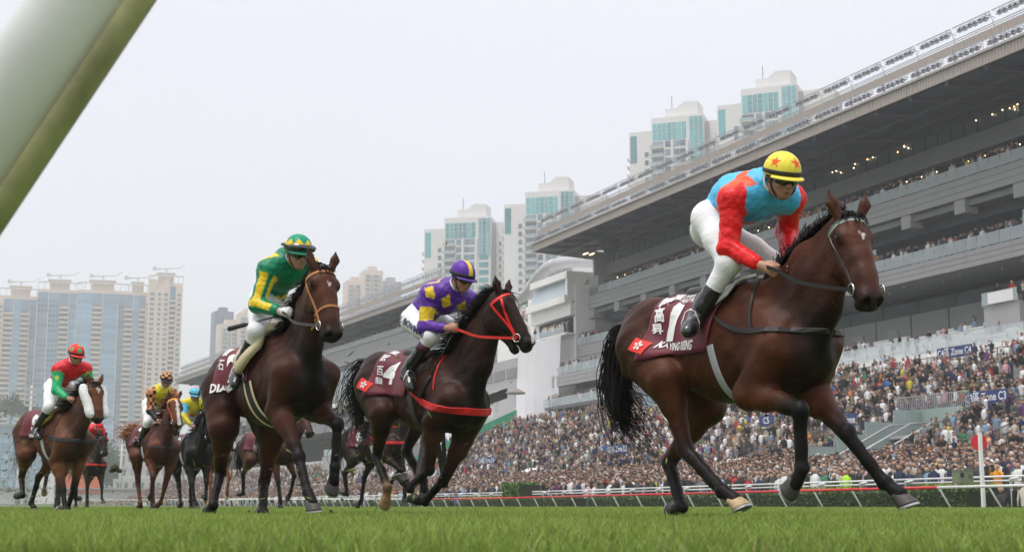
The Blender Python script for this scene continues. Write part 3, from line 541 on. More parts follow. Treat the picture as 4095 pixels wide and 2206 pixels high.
def star(cx,cy,r,sharp=.012):
    def f(C,rel,V):
        a=np.arctan2(rel[:,1]-cy,rel[:,0]-cx); rr=np.hypot(rel[:,0]-cx,rel[:,1]-cy); lim=r*(.75+.35*np.cos(3*a+.6)+.15*np.cos(5*a))
        k=np.clip((lim-rr)/sharp,0,1)*(rel[:,2]>-.02)*(rel[:,0]<.4); return C*(1-k[:,None])+np.array([.62,.58,.55])*k[:,None]
    return f
def blaze(x0,x1,w0,w1,dy=0.,amp=.006):
    def f(C,rel,V):
        t=np.clip((rel[:,0]-x0)/(x1-x0),0,1); wd=w0+(w1-w0)*t+amp*np.sin(rel[:,0]*70); k=np.clip((wd-np.abs(rel[:,1]-dy*t-.004*np.sin(rel[:,0]*40)))/.006,0,1)*(rel[:,2]>-.05)*(rel[:,0]>x0)*(rel[:,0]<x1)
        return C*(1-k[:,None])+np.array([.62,.58,.55])*k[:,None]
    return f
HORSES={}
def make_horse(key,label,coat,h=.015,paint=None,tack=None,hoof=None,tail=None,mane=None,extra=None,detail=2,girth=(.55,.55,.58)):
    p=POSES[key]; J={k:np.array(v,float) for k,v in p['J'].items()}
    root=empty('race_horse',p['loc'],math.radians(p['yaw']),label=label,cat='horse',group='horses in the race'); 
    root.rotation_euler=(0,math.radians(-p['pitch']),math.radians(p['yaw'])); s=p['s']; root.scale=(s,s,s)
    hide=mat('horse_hide',attr=True,rough=.46,var=.30,vscale=7,bump=.4,bscale=20,spec=.16,bdist=.014,specks=(55,.70,.7,(.13,.10,.07)))
    if not hide.get('hair_grain'):
        hide['hair_grain']=1; N=hide.node_tree; bs=N.nodes['Principled BSDF']; tcn=N.nodes.new('ShaderNodeTexCoord'); mpn=N.nodes.new('ShaderNodeMapping'); mpn.inputs['Scale'].default_value=(70,190,150); nn=N.nodes.new('ShaderNodeTexNoise'); nn.inputs['Scale'].default_value=1.; nn.inputs['Detail'].default_value=3; nn.inputs['Roughness'].default_value=.65
        N.links.new(tcn.outputs['Object'],mpn.inputs[0]); N.links.new(mpn.outputs[0],nn.inputs['Vector']); old=bs.inputs['Base Color'].links[0].from_socket; mr_=N.nodes.new('ShaderNodeMapRange'); mr_.inputs[1].default_value=.3; mr_.inputs[2].default_value=.7; mr_.inputs[3].default_value=.62; mr_.inputs[4].default_value=1.38; N.links.new(nn.outputs['Fac'],mr_.inputs[0])
        sc_=N.nodes.new('ShaderNodeVectorMath'); sc_.operation='SCALE'; N.links.new(old,sc_.inputs[0]); N.links.new(mr_.outputs[0],sc_.inputs['Scale'])
        # damp, sweat-darkened areas with their own outline
        n2=N.nodes.new('ShaderNodeTexNoise'); n2.inputs['Scale'].default_value=2.3; n2.inputs['Detail'].default_value=6; N.links.new(tcn.outputs['Object'],n2.inputs['Vector']); m2=N.nodes.new('ShaderNodeMapRange'); m2.inputs[1].default_value=.47; m2.inputs[2].default_value=.60; m2.inputs[3].default_value=1.12; m2.inputs[4].default_value=.62; N.links.new(n2.outputs['Fac'],m2.inputs[0])
        s2=N.nodes.new('ShaderNodeVectorMath'); s2.operation='SCALE'; N.links.new(sc_.outputs[0],s2.inputs[0]); N.links.new(m2.outputs[0],s2.inputs['Scale']); N.links.new(s2.outputs[0],bs.inputs['Base Color'])
        b2=N.nodes.new('ShaderNodeBump'); b2.inputs['Strength'].default_value=.35; b2.inputs['Distance'].default_value=.004; N.links.new(nn.outputs['Fac'],b2.inputs['Height']); N.links.new(bs.inputs['Normal'].links[0].from_socket,b2.inputs['Normal']); N.links.new(b2.outputs[0],bs.inputs['Normal'])
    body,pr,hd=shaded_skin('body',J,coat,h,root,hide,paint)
    core=[q for q in pr]
    hv=hoof or {}
    for a,b,q in(('FF','FT','FR'),('FF','FT','FL'),('HF','HT','HR'),('HF','HT','HL')):
        v,f,sv,sf=hoof_mesh(J[a+q[1]],J[b+q[1]]); cc=hv.get(q,(.055,.048,.045))
        o=mesh('hoof',v,f,mat('hoof_%g'%cc[0],cc,.5,var=.25,vscale=30,bump=.3,bscale=60),root)
        if cc[0]>.2: tag(o,'pale cream hoof')
        if detail: mesh('horseshoe',sv,sf,mat('shoe_steel',(.55,.55,.56),.35,.8),o,smooth=False)
    # eyes
    if detail:
        for sg in(1,-1):
            m=MB(); N=10; c0=hd(.170,.098*sg,.004); V=[];
            for i in range(7):
                for k in range(N):
                    a=math.pi*i/6; b=2*math.pi*k/N; V.append(c0+hd.w*.010*math.cos(a)+hd.d*.020*math.sin(a)*math.cos(b)+hd.u*.015*math.sin(a)*math.sin(b))
            m.add(V,[(i*N+k,i*N+(k+1)%N,(i+1)*N+(k+1)%N,(i+1)*N+k) for i in range(6) for k in range(N)])
            m.build('eye',mat('horse_eye',(.006,.004,.003),.06,coat=1,spec=.8),root,True)
    # mane along the crest, blown back and over to one side
    mn=dict(side=-1,n=260,len=.17,col=(.010,.008,.008),lift=.5); mn.update(mane or {})
    hair=mat('hair_%g'%mn['col'][0],mn['col'],.5,spec=.12,var=.3,vscale=20)
    n=int(mn['n']*(1.9 if detail else .5)); t=RNG.random(n)**.9; c1=V3(.34,0,1.57); pc=J['PO']+V3(-.02,0,.03)
    rt=c1[None]*(1-t[:,None])+pc[None]*t[:,None]+np.array([0,0,.035])*np.sin(np.pi*t)[:,None]; rt[:,1]+=RNG.normal(0,.014,n)
    d0=np.stack([-.35+RNG.normal(0,.18,n),mn['side']*(.25+.3*RNG.random(n)),mn['lift']+RNG.normal(0,.22,n)],1); L=mn['len']*(.55+.7*RNG.random(n))*(1-mn.get('thin',.35)*t); u=np.linspace(0,1,6)
    ff=np.stack([-.55+RNG.normal(0,.2,n),mn['side']*(.5+.4*RNG.random(n)),-.55+RNG.normal(0,.25,n)],1)
    pth=rt[:,None]+L[:,None,None]*(d0[:,None]*u[None,:,None]+ff[:,None]*(u**2)[None,:,None]*.8)
    strands('mane',rt,pth,hair,root,.0052 if detail else .012)
    # forelock
    n=90 if detail else 20; rt=np.array([hd(.02+.05*a,.05*b,.045) for a,b in zip(RNG.random(n),RNG.normal(0,.5,n))]); fl=mn.get('forelock',(0.5,.2))
    dv=(hd.d*fl[0]+hd.u*.35+hd.w*0)[None]+RNG.normal(0,.22,(n,3)); pth=rt[:,None]+(.13*dv)[:,None]*u[None,:,None]+(hd.u*(-.05)+hd.d*.03)[None,None]*(u**2)[None,:,None]
    strands('forelock',rt,pth,hair,root,.005 if detail else .008)
    # tail
    tl=dict(path=[(-.86,0,1.44),(-1.0,0,1.42),(-1.12,.0,1.20),(-1.16,0,.95),(-1.13,0,.70)],n=170,w=.07,wild=.10,col=mn['col']); tl.update(tail or {})
    hair2=mat('hair_%g'%tl['col'][0],tl['col'],.5,spec=.12,var=.3,vscale=20)
    n=int(tl['n']*(1 if detail else .5)); K=12; base=smooth_path(tl['path'],K); uu=np.linspace(0,1,K)
    off=RNG.normal(0,1,(n,3))*np.array([.7,1,.7]); ph=RNG.random((n,3))*6.28; ln=.55+.5*RNG.random(n)
    pth=np.empty((n,K,3))
    for i in range(n):
        b=np.stack([np.interp(uu*ln[i],uu,base[:,a]) for a in range(3)],1)
        env=np.minimum(1,uu*3)*(1-.35*uu); cl=i%14; wl=tl['wild']*(uu**1.6)*(1.5 if cl<4 else .35)+0*uu; ph[i]=lerp(ph[cl],ph[i],.22 if cl<4 else .4)
        pth[i]=b+off[i]*(tl['w']*.5*(.35+env))[:,None]+np.stack([np.sin(ph[i,a]+uu*(3+2*ph[i,a]/6))*wl for a in range(3)],1)*(1 if off[i,0]<0 or 1 else 1)
    strands('tail',None,pth,hair2,root,.0062 if detail else .012)
    T=dict(bridle=(.02,.017,.015),rein=(.010,.009,.008),ring=(.6,.6,.6)); T.update(tack or {})
    lea=mat('leather_%g_%g'%(T['bridle'][0],T['bridle'][1]),T['bridle'],.42,spec=.4,var=.15,vscale=30)
    mx=lambda *q:np.concatenate(q)
    bw=.024 if detail else .03
    def st(name,X,N,wd,th,m,par=root,closed=False):
        v,f=strip(X,N,wd,th,closed); return mesh(name,v,f,m,par,smooth=False)
    br=T.get('browband',T['bridle']); bmat=mat('leather_%g_%g'%(br[0],br[1]),br,.42,spec=.4)
    X,N=head_ring(pr,hd,.098,-2.0,2.0,26,uc=-.03); bb=st('browband',X,N,bw*T.get('bandw',1.25),.008,bmat)
    if T.get('band2'):
        X2,N2=head_ring(pr,hd,.098,-1.9,1.9,26,uc=-.03); st('browband_stripe',X2+N2*.0085,N2,bw*.5,.004,mat('leather_%g_%g'%(T['band2'][0],T['band2'][1]),T['band2'],.5),bb)
    bits=[]
    for sg in(1,-1):
        k=12; a=np.linspace(.085,.475,k); o=[];d=[]
        for x in a:
            q=sg*(1.75-.25*(x-.085)/.39); dr=hd.u*math.cos(q)+hd.w*math.sin(q); o.append(hd(x,0,-.05)+dr*.26); d.append(-dr)
        X=trace(pr,o,d,.3); N=grad(pr,X); st('cheekpiece',X,N,bw*.8,.007,lea); bits.append(X[-1]+N[-1]*.012)
    if T.get('noseband',True):
        X,N=head_ring(pr,hd,T.get('noseat',.37),-math.pi,math.pi,30,uc=-.055); st('noseband',X[:-1],N[:-1],bw*.9,.008,mat('leather_%g_%g'%(T.get('nosecol',T['bridle'])[0],T.get('nosecol',T['bridle'])[1]),T.get('nosecol',T['bridle']),.42,spec=.4),closed=True)
    if T.get('cross'):
        for sg in(1,-1):
            X,N=head_ring(pr,hd,.12,sg*.9,sg*1.62,14,.45,uc=-.05); st('cheekpiece',X,N,bw*.9,.008,lea)
    for sg,b in zip((1,-1),bits):
        m=MB(); K=14; m.tube([b+(hd.d*math.cos(2*math.pi*i/K)+hd.u*math.sin(2*math.pi*i/K))*.034+hd.w*sg*.006 for i in range(K+1)],.0055,5); m.build('bit_ring',mat('bit_steel',T['ring'],.25,1),root,True)
    if T.get('cheek_rolls'):
        for sg in(1,-1):
            pp=[];
            for x in np.linspace(.09,.47,9):
                q=sg*1.5; dr=hd.u*math.cos(q)+hd.w*math.sin(q); pp.append(trace(pr,[hd(x,0,-.05)+dr*.26],[-dr],.3)[0]+dr*.035)
            pz=[cone(pp[i],pp[i+1],.058,.058,.02,(.8,.8,.8)) for i in range(8)]
            V,Q=surface(pz,.012,wr=lambda X:.008*np.sin(X[:,0]*160+3*np.sin(X[:,2]*90))*np.sin(X[:,1]*150+X[:,2]*130)); mesh('cheek_roll',V,Q,mat('sheepskin',(.80,.80,.79),.95,bump=1,bscale=90,sheen=.4),root)
    # reins: bit -> hands
    rm=mat('leather_%g_%g'%(T['rein'][0],T['rein'][1]),T['rein'],.5,spec=.35)
    for sg,b,q in((1,bits[0],'L'),(-1,bits[1],'R')):
        hnd=J['rW'+q]; md=lerp(b,hnd,.5)+V3(0,sg*.05,-.03); X=smooth_path([b,lerp(b,hnd,.25)+V3(0,sg*.045,-.02),md,lerp(b,hnd,.8)+V3(0,sg*.02,0),hnd],16)
        sf=sdf_at(pr,X); gg=grad(pr,X); X=X+gg*np.maximum(.014-sf,0)[:,None]
        st('rein',X,np.cross(np.gradient(X,axis=0)/np.linalg.norm(np.gradient(X,axis=0),axis=1)[:,None],np.tile(V3(0,0,1),(16,1))),.022,.006,rm)
    # saddle cloth
    n1,n2=22,31; x0,x1,sd=T.get('cloth',(-.50,.10,.52))
    gx,gs=np.meshgrid(np.linspace(0,1,n1),np.linspace(-1,1,n2),indexing='ij'); slope=T.get('slant',.10)
    ss=gs*sd; xx=x0+(x1-x0)*gx+slope*(np.abs(ss)-.2)
    core=[q for q in pr]
    X,N=cloth_pos(core,xx.ravel(),ss.ravel(),.016); X+=N*(.006*np.sin(xx.ravel()*22+ss.ravel()*9)*np.abs(gs.ravel())**2+.004)[:,None]
    I=np.arange(n1*n2).reshape(n1,n2); Qd=np.stack([I[:-1,:-1],I[:-1,1:],I[1:,1:],I[1:,:-1]],-1).reshape(-1,4)
    Vb=np.concatenate([X,X-N*.008]); Q2=np.concatenate([Qd,Qd[:,::-1]+n1*n2]); bd=np.concatenate([I[0],I[1:,-1],I[-1,-2::-1],I[-2:0:-1,0]]); Qs=np.stack([bd,bd+n1*n2,np.roll(bd,-1)+n1*n2,np.roll(bd,-1)],1)
    cl=mesh('saddle_cloth',Vb,np.concatenate([Q2,Qs]),mat('cloth_maroon',(.125,.008,.020),.6,var=.15,vscale=12,bump=.3,bscale=30,sheen=.1),root)
    def lay(txt,cx,cs,size,name,cm,bold=.0,rot=0,sx=1.,tuples=None):
        """letters laid on the near (right) flank of the cloth: cx along the horse, cs metres below the spine"""
        if tuples is None: v,f=flat_text(txt,size,bold)
        else: v,f=tuples
        v=np.array(v,float)*np.array([sx,1]); cr,sr=math.cos(rot),math.sin(rot); v=np.stack([v[:,0]*cr-v[:,1]*sr,v[:,0]*sr+v[:,1]*cr],1)
        s_=-(cs-v[:,1]); x_=cx+v[:,0]+slope*(np.abs(s_)-.2)
        Xl,Nl=cloth_pos(core,x_,s_,.026); Xl+=Nl*(.006*np.sin(x_*22+s_*9)*(np.abs(s_)/sd)**2)[:,None]; return mesh(name,Xl,f,cm,cl,smooth=False)
    white=mat('print_white',(.8,.8,.8),.6)
    if T.get('prints'): T['prints'](lay,white,x0,x1,sd)
    # saddle and pad
    sc=T.get('saddle',(.02,.018,.017)); z0=1.53; sp=[]
    Cc=lambda x,s_: cloth_pos(core,[x],[s_],.02)[0][0]
    for sg in(1,-1):
        sp+= [cone(Cc(.08,.03*sg),Cc(-.28,.03*sg),.035,.045,.03,sc),cone(Cc(.05,.12*sg),Cc(.0,.34*sg),.030,.022,.03,sc,flat=(V3(1,0,0),.35)),cone(Cc(-.1,.1*sg),Cc(-.08,.26*sg),.03,.02,.03,sc,flat=(V3(1,0,0),.45))]
    sp+=[cone(Cc(.11,.0),Cc(.16,0),.045,.03,.03,sc)]
    V,Q=surface(sp,.014 if detail else .022); mesh('saddle',V,Q,mat('saddle_%g'%sc[0],sc,.38,spec=.5,coat=.2),root)
    if T.get('pad'):
        pc_=T['pad']
        for sg in(1,-1):
            n=14; Xp,Np=cloth_pos(core,np.linspace(.30,-.02,n),sg*np.linspace(.02,.36,n),.035); v,f=strip(Xp,Np,T.get('padw',.16)*np.sin(np.linspace(.5,2.4,n))+.04,T.get('padt',.045)); mesh('saddle_pad',v,f,mat('pad_%g'%pc_[0],pc_,.7,bump=.2),root)
    # stirrups
    for q in'RL':
        a=J['rA'+q]; t_=J['rT'+q]; f_=nrm(t_-a); ft=lerp(a,t_,.62)+V3(0,0,-.035); m=MB(); lt=np.cross(f_,V3(0,0,1)); lt=nrm(lt)
        m.tube([ft+lt*.055,ft+lt*.055+V3(0,0,.05),ft+lt*.03+V3(0,0,.115),ft+V3(0,0,.13),ft-lt*.03+V3(0,0,.115),ft-lt*.055+V3(0,0,.05),ft-lt*.055,ft+lt*.055],.006,5)
        m.build('stirrup',mat('bit_steel',T['ring'],.25,1),root,True)
    # girth, surcingle, breastplate
    def belt(name,x,s0,s1,wd,cm,dx=0,off=.006,n=26):
        s_=np.linspace(s0,s1,n); ph=s_; d=-np.stack([0*ph,np.sin(ph),np.cos(ph)],-1); o=np.stack([x+dx*np.sin(np.abs(ph)/2),0*ph,0*ph+1.18],-1)-d*.7
        Xb=trace(pr,o,d,.7); return st(name,Xb+grad(pr,Xb,.012)*off,grad(pr,Xb,.012),wd,.007,cm)
    gm=mat('girth_%g_%g'%(girth[0],girth[1]),girth,.6)
    belt('girth',.04,1.45,2*math.pi-1.45,T.get('gw',.075),gm,dx=T.get('gdx',.14))
    if T.get('girth2'): 
        g2=T['girth2']; g2m=mat('girth_%g_%g'%(g2[0],g2[1]),g2,.6); belt('girth',-.02,1.45,2*math.pi-1.45,.022,g2m,dx=.14,off=.014); belt('girth',.10,1.45,2*math.pi-1.45,.022,g2m,dx=.14,off=.014)
    if T.get('breast'):
        bc=T['breast']; bm=mat('leather_%g_%g'%(bc[0],bc[1]),bc,.5,spec=.35)
        zz=T.get('bz',1.20); q=np.linspace(-2.15,2.15,34); d=-np.stack([np.cos(q),np.sin(q),0*q],-1); o=np.stack([0*q+.22,0*q,zz+(.19)*(np.abs(q)/2.15)**2.2],-1)-d*.8; Xb=trace(pr,o,d,.78); Nb=grad(pr,Xb,.015); wid=np.where(np.abs(q)<1.25,T.get('bw',.055),.026)
        st('breast_strap',Xb+Nb*.006,Nb,wid,.009,bm)
        for sg in(1,-1):
            q=sg*np.linspace(1.2,2.3,12)*.9; a=np.array([.60,.20*sg,1.28]);
            tt=np.linspace(0,1,12); o=np.stack([.56-.20*tt,.5*sg*(1-.75*tt),1.27+.42*tt],-1); d=np.stack([0*tt-.3*(1-tt),-sg*(1-.55*tt),-.75*tt],-1); d/=np.linalg.norm(d,axis=1)[:,None]
            Xb=trace(pr,o,d,.8); Nb=grad(pr,Xb,.012); st('neck_strap',Xb+Nb*.004,Nb,.018,.006,bm)
    HORSES[key]=(root,pr,hd,J)
    return root
# ------------------------------------------------------------------ grandstands
CON=mat('stand_concrete',(.37,.365,.375),.75,var=.07,vscale=.6,bump=.1,bscale=8); CON2=mat('stand_concrete_dark',(.21,.21,.225),.8,var=.1,vscale=.6); FAS=mat('fascia_metal',(.40,.35,.32),.6,var=.06,vscale=.5)
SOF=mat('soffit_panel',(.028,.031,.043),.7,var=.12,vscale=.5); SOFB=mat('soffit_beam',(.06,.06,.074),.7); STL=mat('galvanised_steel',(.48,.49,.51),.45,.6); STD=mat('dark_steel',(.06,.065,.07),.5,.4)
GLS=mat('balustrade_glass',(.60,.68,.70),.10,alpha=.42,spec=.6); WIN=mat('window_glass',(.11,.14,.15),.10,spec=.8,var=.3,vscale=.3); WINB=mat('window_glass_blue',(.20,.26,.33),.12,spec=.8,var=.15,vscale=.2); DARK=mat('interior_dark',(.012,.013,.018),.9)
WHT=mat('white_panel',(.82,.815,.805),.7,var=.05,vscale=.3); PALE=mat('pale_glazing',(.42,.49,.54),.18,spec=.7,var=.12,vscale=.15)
GLOW=mat('warm_lamp',(1,.8,.5),.5,emit=(1.,.66,.34,9.)); GLOWW=mat('strip_lamp',(1,.85,.6),.5,emit=(1.,.78,.45,4.))
def shared(cache,key,fn,name,mt,par,loc,smooth=False,rot=None):
    if key not in cache:
        m=MB(); fn(m); o=m.build(name,mt,par,smooth); cache[key]=o; o.location=loc
    else: o=inst(name,cache[key],par,loc)
    if rot is not None: o.rotation_euler=rot
    return o
def corr(m,L,z0,z1,x,d=.07,pitch=.36):
    n=int(L/pitch)
    for k in range(n):
        y=k*L/n; e=L/n
        m.add([(x,y,z0),(x,y+e*.5,z0),(x,y+e*.5,z1),(x,y,z1),(x-d,y+e*.08,z0),(x-d,y+e*.42,z0),(x-d,y+e*.42,z1),(x-d,y+e*.08,z1)],[(4,7,6,5),(0,3,7,4),(5,6,2,1),(0,4,5,1),(3,2,6,7)])
    m.box((x,0,z0),(x+.15,L,z1))
def floodlight(m):
    # tilted housing with visor, hood and bracket, aimed down at the track
    m.add([(-.10,-.24,.10),(-.10,.24,.10),(-.34,.24,-.18),(-.34,-.24,-.18),(.22,-.17,.16),(.22,.17,.16),(.02,.17,-.22),(.02,-.17,-.22)],[(0,1,2,3),(4,7,6,5),(0,4,5,1),(1,5,6,2),(2,6,7,3),(3,7,4,0)])
    m.add([(-.10,-.25,.11),(-.10,.25,.11),(-.42,.25,.02),(-.42,-.25,.02),(-.10,-.25,.13),(-.10,.25,.13),(-.42,.25,.04),(-.42,-.25,.04)],[(0,3,2,1),(4,5,6,7),(0,1,5,4),(1,2,6,5),(2,3,7,6),(3,0,4,7)])
    m.box((.06,-.30,-.04),(.14,-.26,.34)); m.box((.06,.26,-.04),(.14,.30,.34)); m.box((.06,-.30,.32),(.14,.30,.38))
def roof(r,cache,q0,q1,x0,x1,zb,lights,mod=5.0,rise=0.):
    """cantilevered roof from its front edge x0 back to x1, underside at zb; front fascia, coffered soffit, two lighting gantries"""
    n=int(round((q1-q0)/mod)); L=(q1-q0)/n
    m=MB(); m.box((x0+.3,q0,zb+.25+rise*.9),(x1+8,q1,zb+1.0+rise*.3)); m.build('roof_deck',FAS,r)
    m=MB(); m.box((x0-.25,q0,zb+1.12),(x0+.9,q1,zb+1.34)); m.build('gutter',mat('gutter_metal',(.36,.34,.33),.55),r)
    for i in range(n):
        y=q0+i*L
        shared(cache,('c2',L),lambda m:corr(m,L-.03,0,1.0,0),'fascia_panel',FAS,r,(x0,y,zb+.1))
        shared(cache,('c1',L),lambda m:corr(m,L-.03,0,.75,0),'fascia_panel',FAS,r,(x0+1.2,y,zb+2.85))
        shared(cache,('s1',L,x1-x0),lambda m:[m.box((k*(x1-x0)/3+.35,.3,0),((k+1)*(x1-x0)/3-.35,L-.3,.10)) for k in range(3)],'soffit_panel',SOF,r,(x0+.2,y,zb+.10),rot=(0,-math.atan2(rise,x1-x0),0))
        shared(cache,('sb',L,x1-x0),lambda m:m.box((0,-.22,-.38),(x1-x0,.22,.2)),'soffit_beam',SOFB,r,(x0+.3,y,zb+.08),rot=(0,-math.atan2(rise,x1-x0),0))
        # gantry frames
        def fr(m):
            for z in(0,.95): m.tube([(0,0,z),(0,L,z)],.055,5)
            for k in range(5): m.tube([(0,k*L/4,0),(0,k*L/4,.95)],.03,4)
        shared(cache,('g2',L),fr,'gantry_frame',STL,r,(x0+.15,y,zb+1.36))
        def fr1(m):
            m.tube([(0,.15,1.45),(0,L-.1,1.45)],.06,5); m.tube([(.55,0,.55),(.55,L,.55)],.05,5); m.tube([(.25,0,.2),(.25,L,.2)],.05,5)
            m.tube([(.4,.0,-.1),(.3,.1,.5),(0,.2,1.45)],.05,4); m.tube([(.3,.1,.5),(.6,.2,1.0),(0,.9,1.45)],.04,4); m.tube([(.3,.1,.5),(.55,0,.55)],.05,4); m.tube([(.9,.5,-.1),(.3,.1,.5)],.04,4)
        shared(cache,('g1',L),fr1,'gantry_frame',STL,r,(x0+1.2,y,zb+3.7))
        m_=MB()
        def strut(m): m.tube([(.15,0,1.2),(1.4,0,2.95)],.07,5); m.tube([(1.4,0,1.0),(1.4,0,2.9)],.08,5)
        shared(cache,'st',strut,'strut',STL,r,(x0,y+.02,zb))
        if lights:
            for k in range(6): 
                shared(cache,'fl',floodlight,'floodlight',mat('lamp_housing',(.42,.44,.47),.35,.5),r,(x0+.1,y+.55+k*(L-.9)/6,zb+1.80+.04*(k%2)))
                shared(cache,'fl',floodlight,'floodlight',mat('lamp_housing'),r,(x0+1.25,y+.65+k*(L-1.1)/6,zb+4.62+.05*(k%2)))
    for k in range(1,3):
        m=MB(); xx=x0+.3+(x1-x0)*k/3; m.box((xx-.3,q0,zb-.42+rise*k/3),(xx+.3,q1,zb+.18+rise*k/3)); m.build('soffit_beam',SOFB,r)
    m=MB(); m.box((x1-.5,q0,zb-.55+rise),(x1+.6,q1,zb+.2+rise)); m.build('soffit_beam',SOFB,r)
    # raking end bracket at the far tip
    m=MB(); m.tube([(x0+.2,q1+.05,zb+.3),(x0+1.35,q1+.05,zb+3.5)],.12,5); m.prism([(x0,zb+.1),(x1,zb-.5),(x1,zb+.9),(x0,zb+1.1)],q1-.12,q1+.05,1); m.build('end_plate',FAS,r)
def band(r,cache,q0,q1,x,z0,z1,n,mt,L=6.,depth=.5,rake=0.):
    h=(z1-z0)/n; N=int(round((q1-q0)/L)); l=(q1-q0)/N
    for j in range(n):
        for i in range(N):
            shared(cache,('p',round(l,2),round(h,2),mt.name,depth),lambda m:m.box((0,.012,.02),(depth,l-.012,h-.03)),'cladding_panel',mt,r,(x+rake*j,q0+i*l,z0+j*h))
    m=MB(); m.box((x+.06+rake*n,q0,z0+.015),(x+depth+.3,q1,z1-.015)); m.build('band_core',CON2,r)
def glass_rail(r,cache,q0,q1,x,z,h=1.05,L=1.5,post=True,name='glass_panel'):
    N=int(round((q1-q0)/L)); l=(q1-q0)/N
    for i in range(N):
        shared(cache,('gl',round(l,2),h),lambda m:m.box((0,.03,0),(.02,l-.03,h)),name,GLS,r,(x,q0+i*l,z))
    m=MB()
    for i in range(N+1): m.box((x+.021,q0+i*l-.025,z-.15),(x+.07,q0+i*l+.025,z+h*.55))
    m.tube([(x+.03,q0,z+h+.02),(x+.03,q1,z+h+.02)],.03,5); m.build('handrail',STL,r)
def slab(r,name,a,b,mt): 
    m=MB(); m.box(a,b); return m.build(name,mt,r)
SEATS=[]   # places for balcony spectators: (x, q0, q1, z, density)
def stand_one():
    r=empty('grandstand',(88,120,0),label='large grey grandstand with cantilevered roof and packed glass balconies',cat='grandstand'); r0=np.array((88.,120.,0.)); c={}
    q0,q1=62.,188.6
    off=empty('x') ; bpy.data.objects.remove(off)
    def W(o): return o
    R=r; cache=c
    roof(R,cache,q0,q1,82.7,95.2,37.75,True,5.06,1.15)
    # top glazed floor
    N=64; l=(q1-q0)/N
    for i in range(N):
        shared(cache,'w1',lambda m:m.box((0,.06,0),(.06,l-.06,1.9)),'window',WIN,R,(95.2,q0+i*l,36.85))
    for i in range(N+1): shared(cache,'mu',lambda m:m.box((0,-.05,0),(.2,.05,1.9)),'mullion',STD,R,(95.05,q0+i*l,36.8))
    band(R,cache,q0,q1,94.2,34.85,36.8,2,CON2,rake=.25)
    # balcony A
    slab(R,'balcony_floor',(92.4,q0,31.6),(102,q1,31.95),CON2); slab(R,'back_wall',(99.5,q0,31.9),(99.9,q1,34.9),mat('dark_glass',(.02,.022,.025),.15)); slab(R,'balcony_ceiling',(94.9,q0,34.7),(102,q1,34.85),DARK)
    glass_rail(R,cache,q0,q1,92.0,31.95); SEATS.append((92.45,q0,q1,32.0,1.05,1.1)); SEATS.append((93.3,q0,q1,32.2,1.05,.8)); band(R,cache,q0,q1,92.0,29.9,31.9,3,CON)
    # beams, recess and piers under A
    slab(R,'beam',(92.6,q0,29.2),(94.4,q1,29.85),CON2); slab(R,'beam',(94.4,q0,28.2),(97.5,q1,29.85),SOFB); slab(R,'back_wall',(98.6,q0,24.3),(99.0,q1,31.58),WINB)
    for i in range(16): shared(cache,'pier',lambda m:m.box((0,0,0),(1.6,1.5,1.35)),'pier',CON,R,(92.15,q0+4+i*8.1,28.55))
    # balcony B
    slab(R,'balcony_floor',(90.4,q0,23.9),(102,q1,24.25),CON2); glass_rail(R,cache,q0,q1,90.0,24.25,1.1); SEATS.append((90.45,q0,q1,24.3,1.05,1.0)); SEATS.append((91.3,q0,q1,24.45,1.05,.7)); band(R,cache,q0,q1,90.0,22.6,24.2,3,CON)
    m=MB(); m.prism([(90.5,22.62),(101.8,23.4),(101.8,24.2),(90.5,23.9)],q0,q1,1); m.build('soffit',CON2,R)
    for i in range(20):
        shared(cache,'dl',lambda m:m.tube([(0,0,0),(0,0,-.35)],.12,6),'soffit_lamp',STL,R,(91.6+(i%2)*1.4,q0+3+i*4.2,22.75))
    # raised glass boxes on balcony B
    for a in(88.,118.,150.):
        slab(R,'raised_deck',(90.3,a,24.26),(94,a+9,25.6),CON); glass_rail(R,cache,a,a+9,90.35,25.6,1.1); SEATS.append((90.9,a,a+9,25.6,1.05,.9))
    # lower concourse: dark recess, grey wall panels, lounge terrace with white counters
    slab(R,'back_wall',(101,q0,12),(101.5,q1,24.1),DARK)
    for i in range(20):
        shared(cache,'lw',lambda m:m.box((0,.05,0),(.2,5.8,3.4)),'wall_panel',mat('lounge_wall',(.33,.33,.34),.7,var=.05,vscale=.4),R,(97.5,q0+i*6,17.4)); shared(cache,'lw2',lambda m:m.box((0,.08,0),(.1,2.0,1.9)),'window',WIN,R,(97.38,q0+i*6+2,17.6)) if i%3 else None
        shared(cache,'lg',lambda m:m.box((0,.06,0),(.12,5.9,1.5)),'window',WIN,R,(98.6,q0+i*6,20.9))
    for k,(x,z) in enumerate(((84.4,14.2),(86.6,14.9),(88.8,15.6),(91,16.3),(93.2,17.0))):
        slab(R,'terrace_step',(x,66,z-2),(x+2.25,150,z),CON2 if k else CON)
        for i in range(22): 
            if (i*7+k*3)%11: shared(cache,'ct',lambda m:[m.box((0,0,0),(.7,2.6,.75)),m.box((-.05,.0,.75),(.1,2.6,1.0))],'counter',WHT,R,(x+.9,67+i*3.4,z))
    slab(R,'terrace_wall',(83.8,66,12.6),(84.4,150,14.15),WHT); glass_rail(R,cache,66,150,84.0,14.18,1.45,1.9)
    SEATS.extend([(85.4,66,150,14.2,.0,.22),(87.5,66,150,14.9,0,.3),(89.7,66,150,15.6,0,.3),(92.,66,150,16.3,0,.2)])
    for a in(78.,96.): 
        slab(R,'raised_deck',(88.5,a,15.6),(93.5,a+4.5,18.4),CON); glass_rail(R,cache,a,a+4.5,88.3,18.4,1.1); 
        m=MB(); m.box((88.2,a+.4,18.45),(88.28,a+3.6,19.45)); m.build('screen',WHT,R); SEATS.append((89,a,a+4.5,18.4,0,.7))
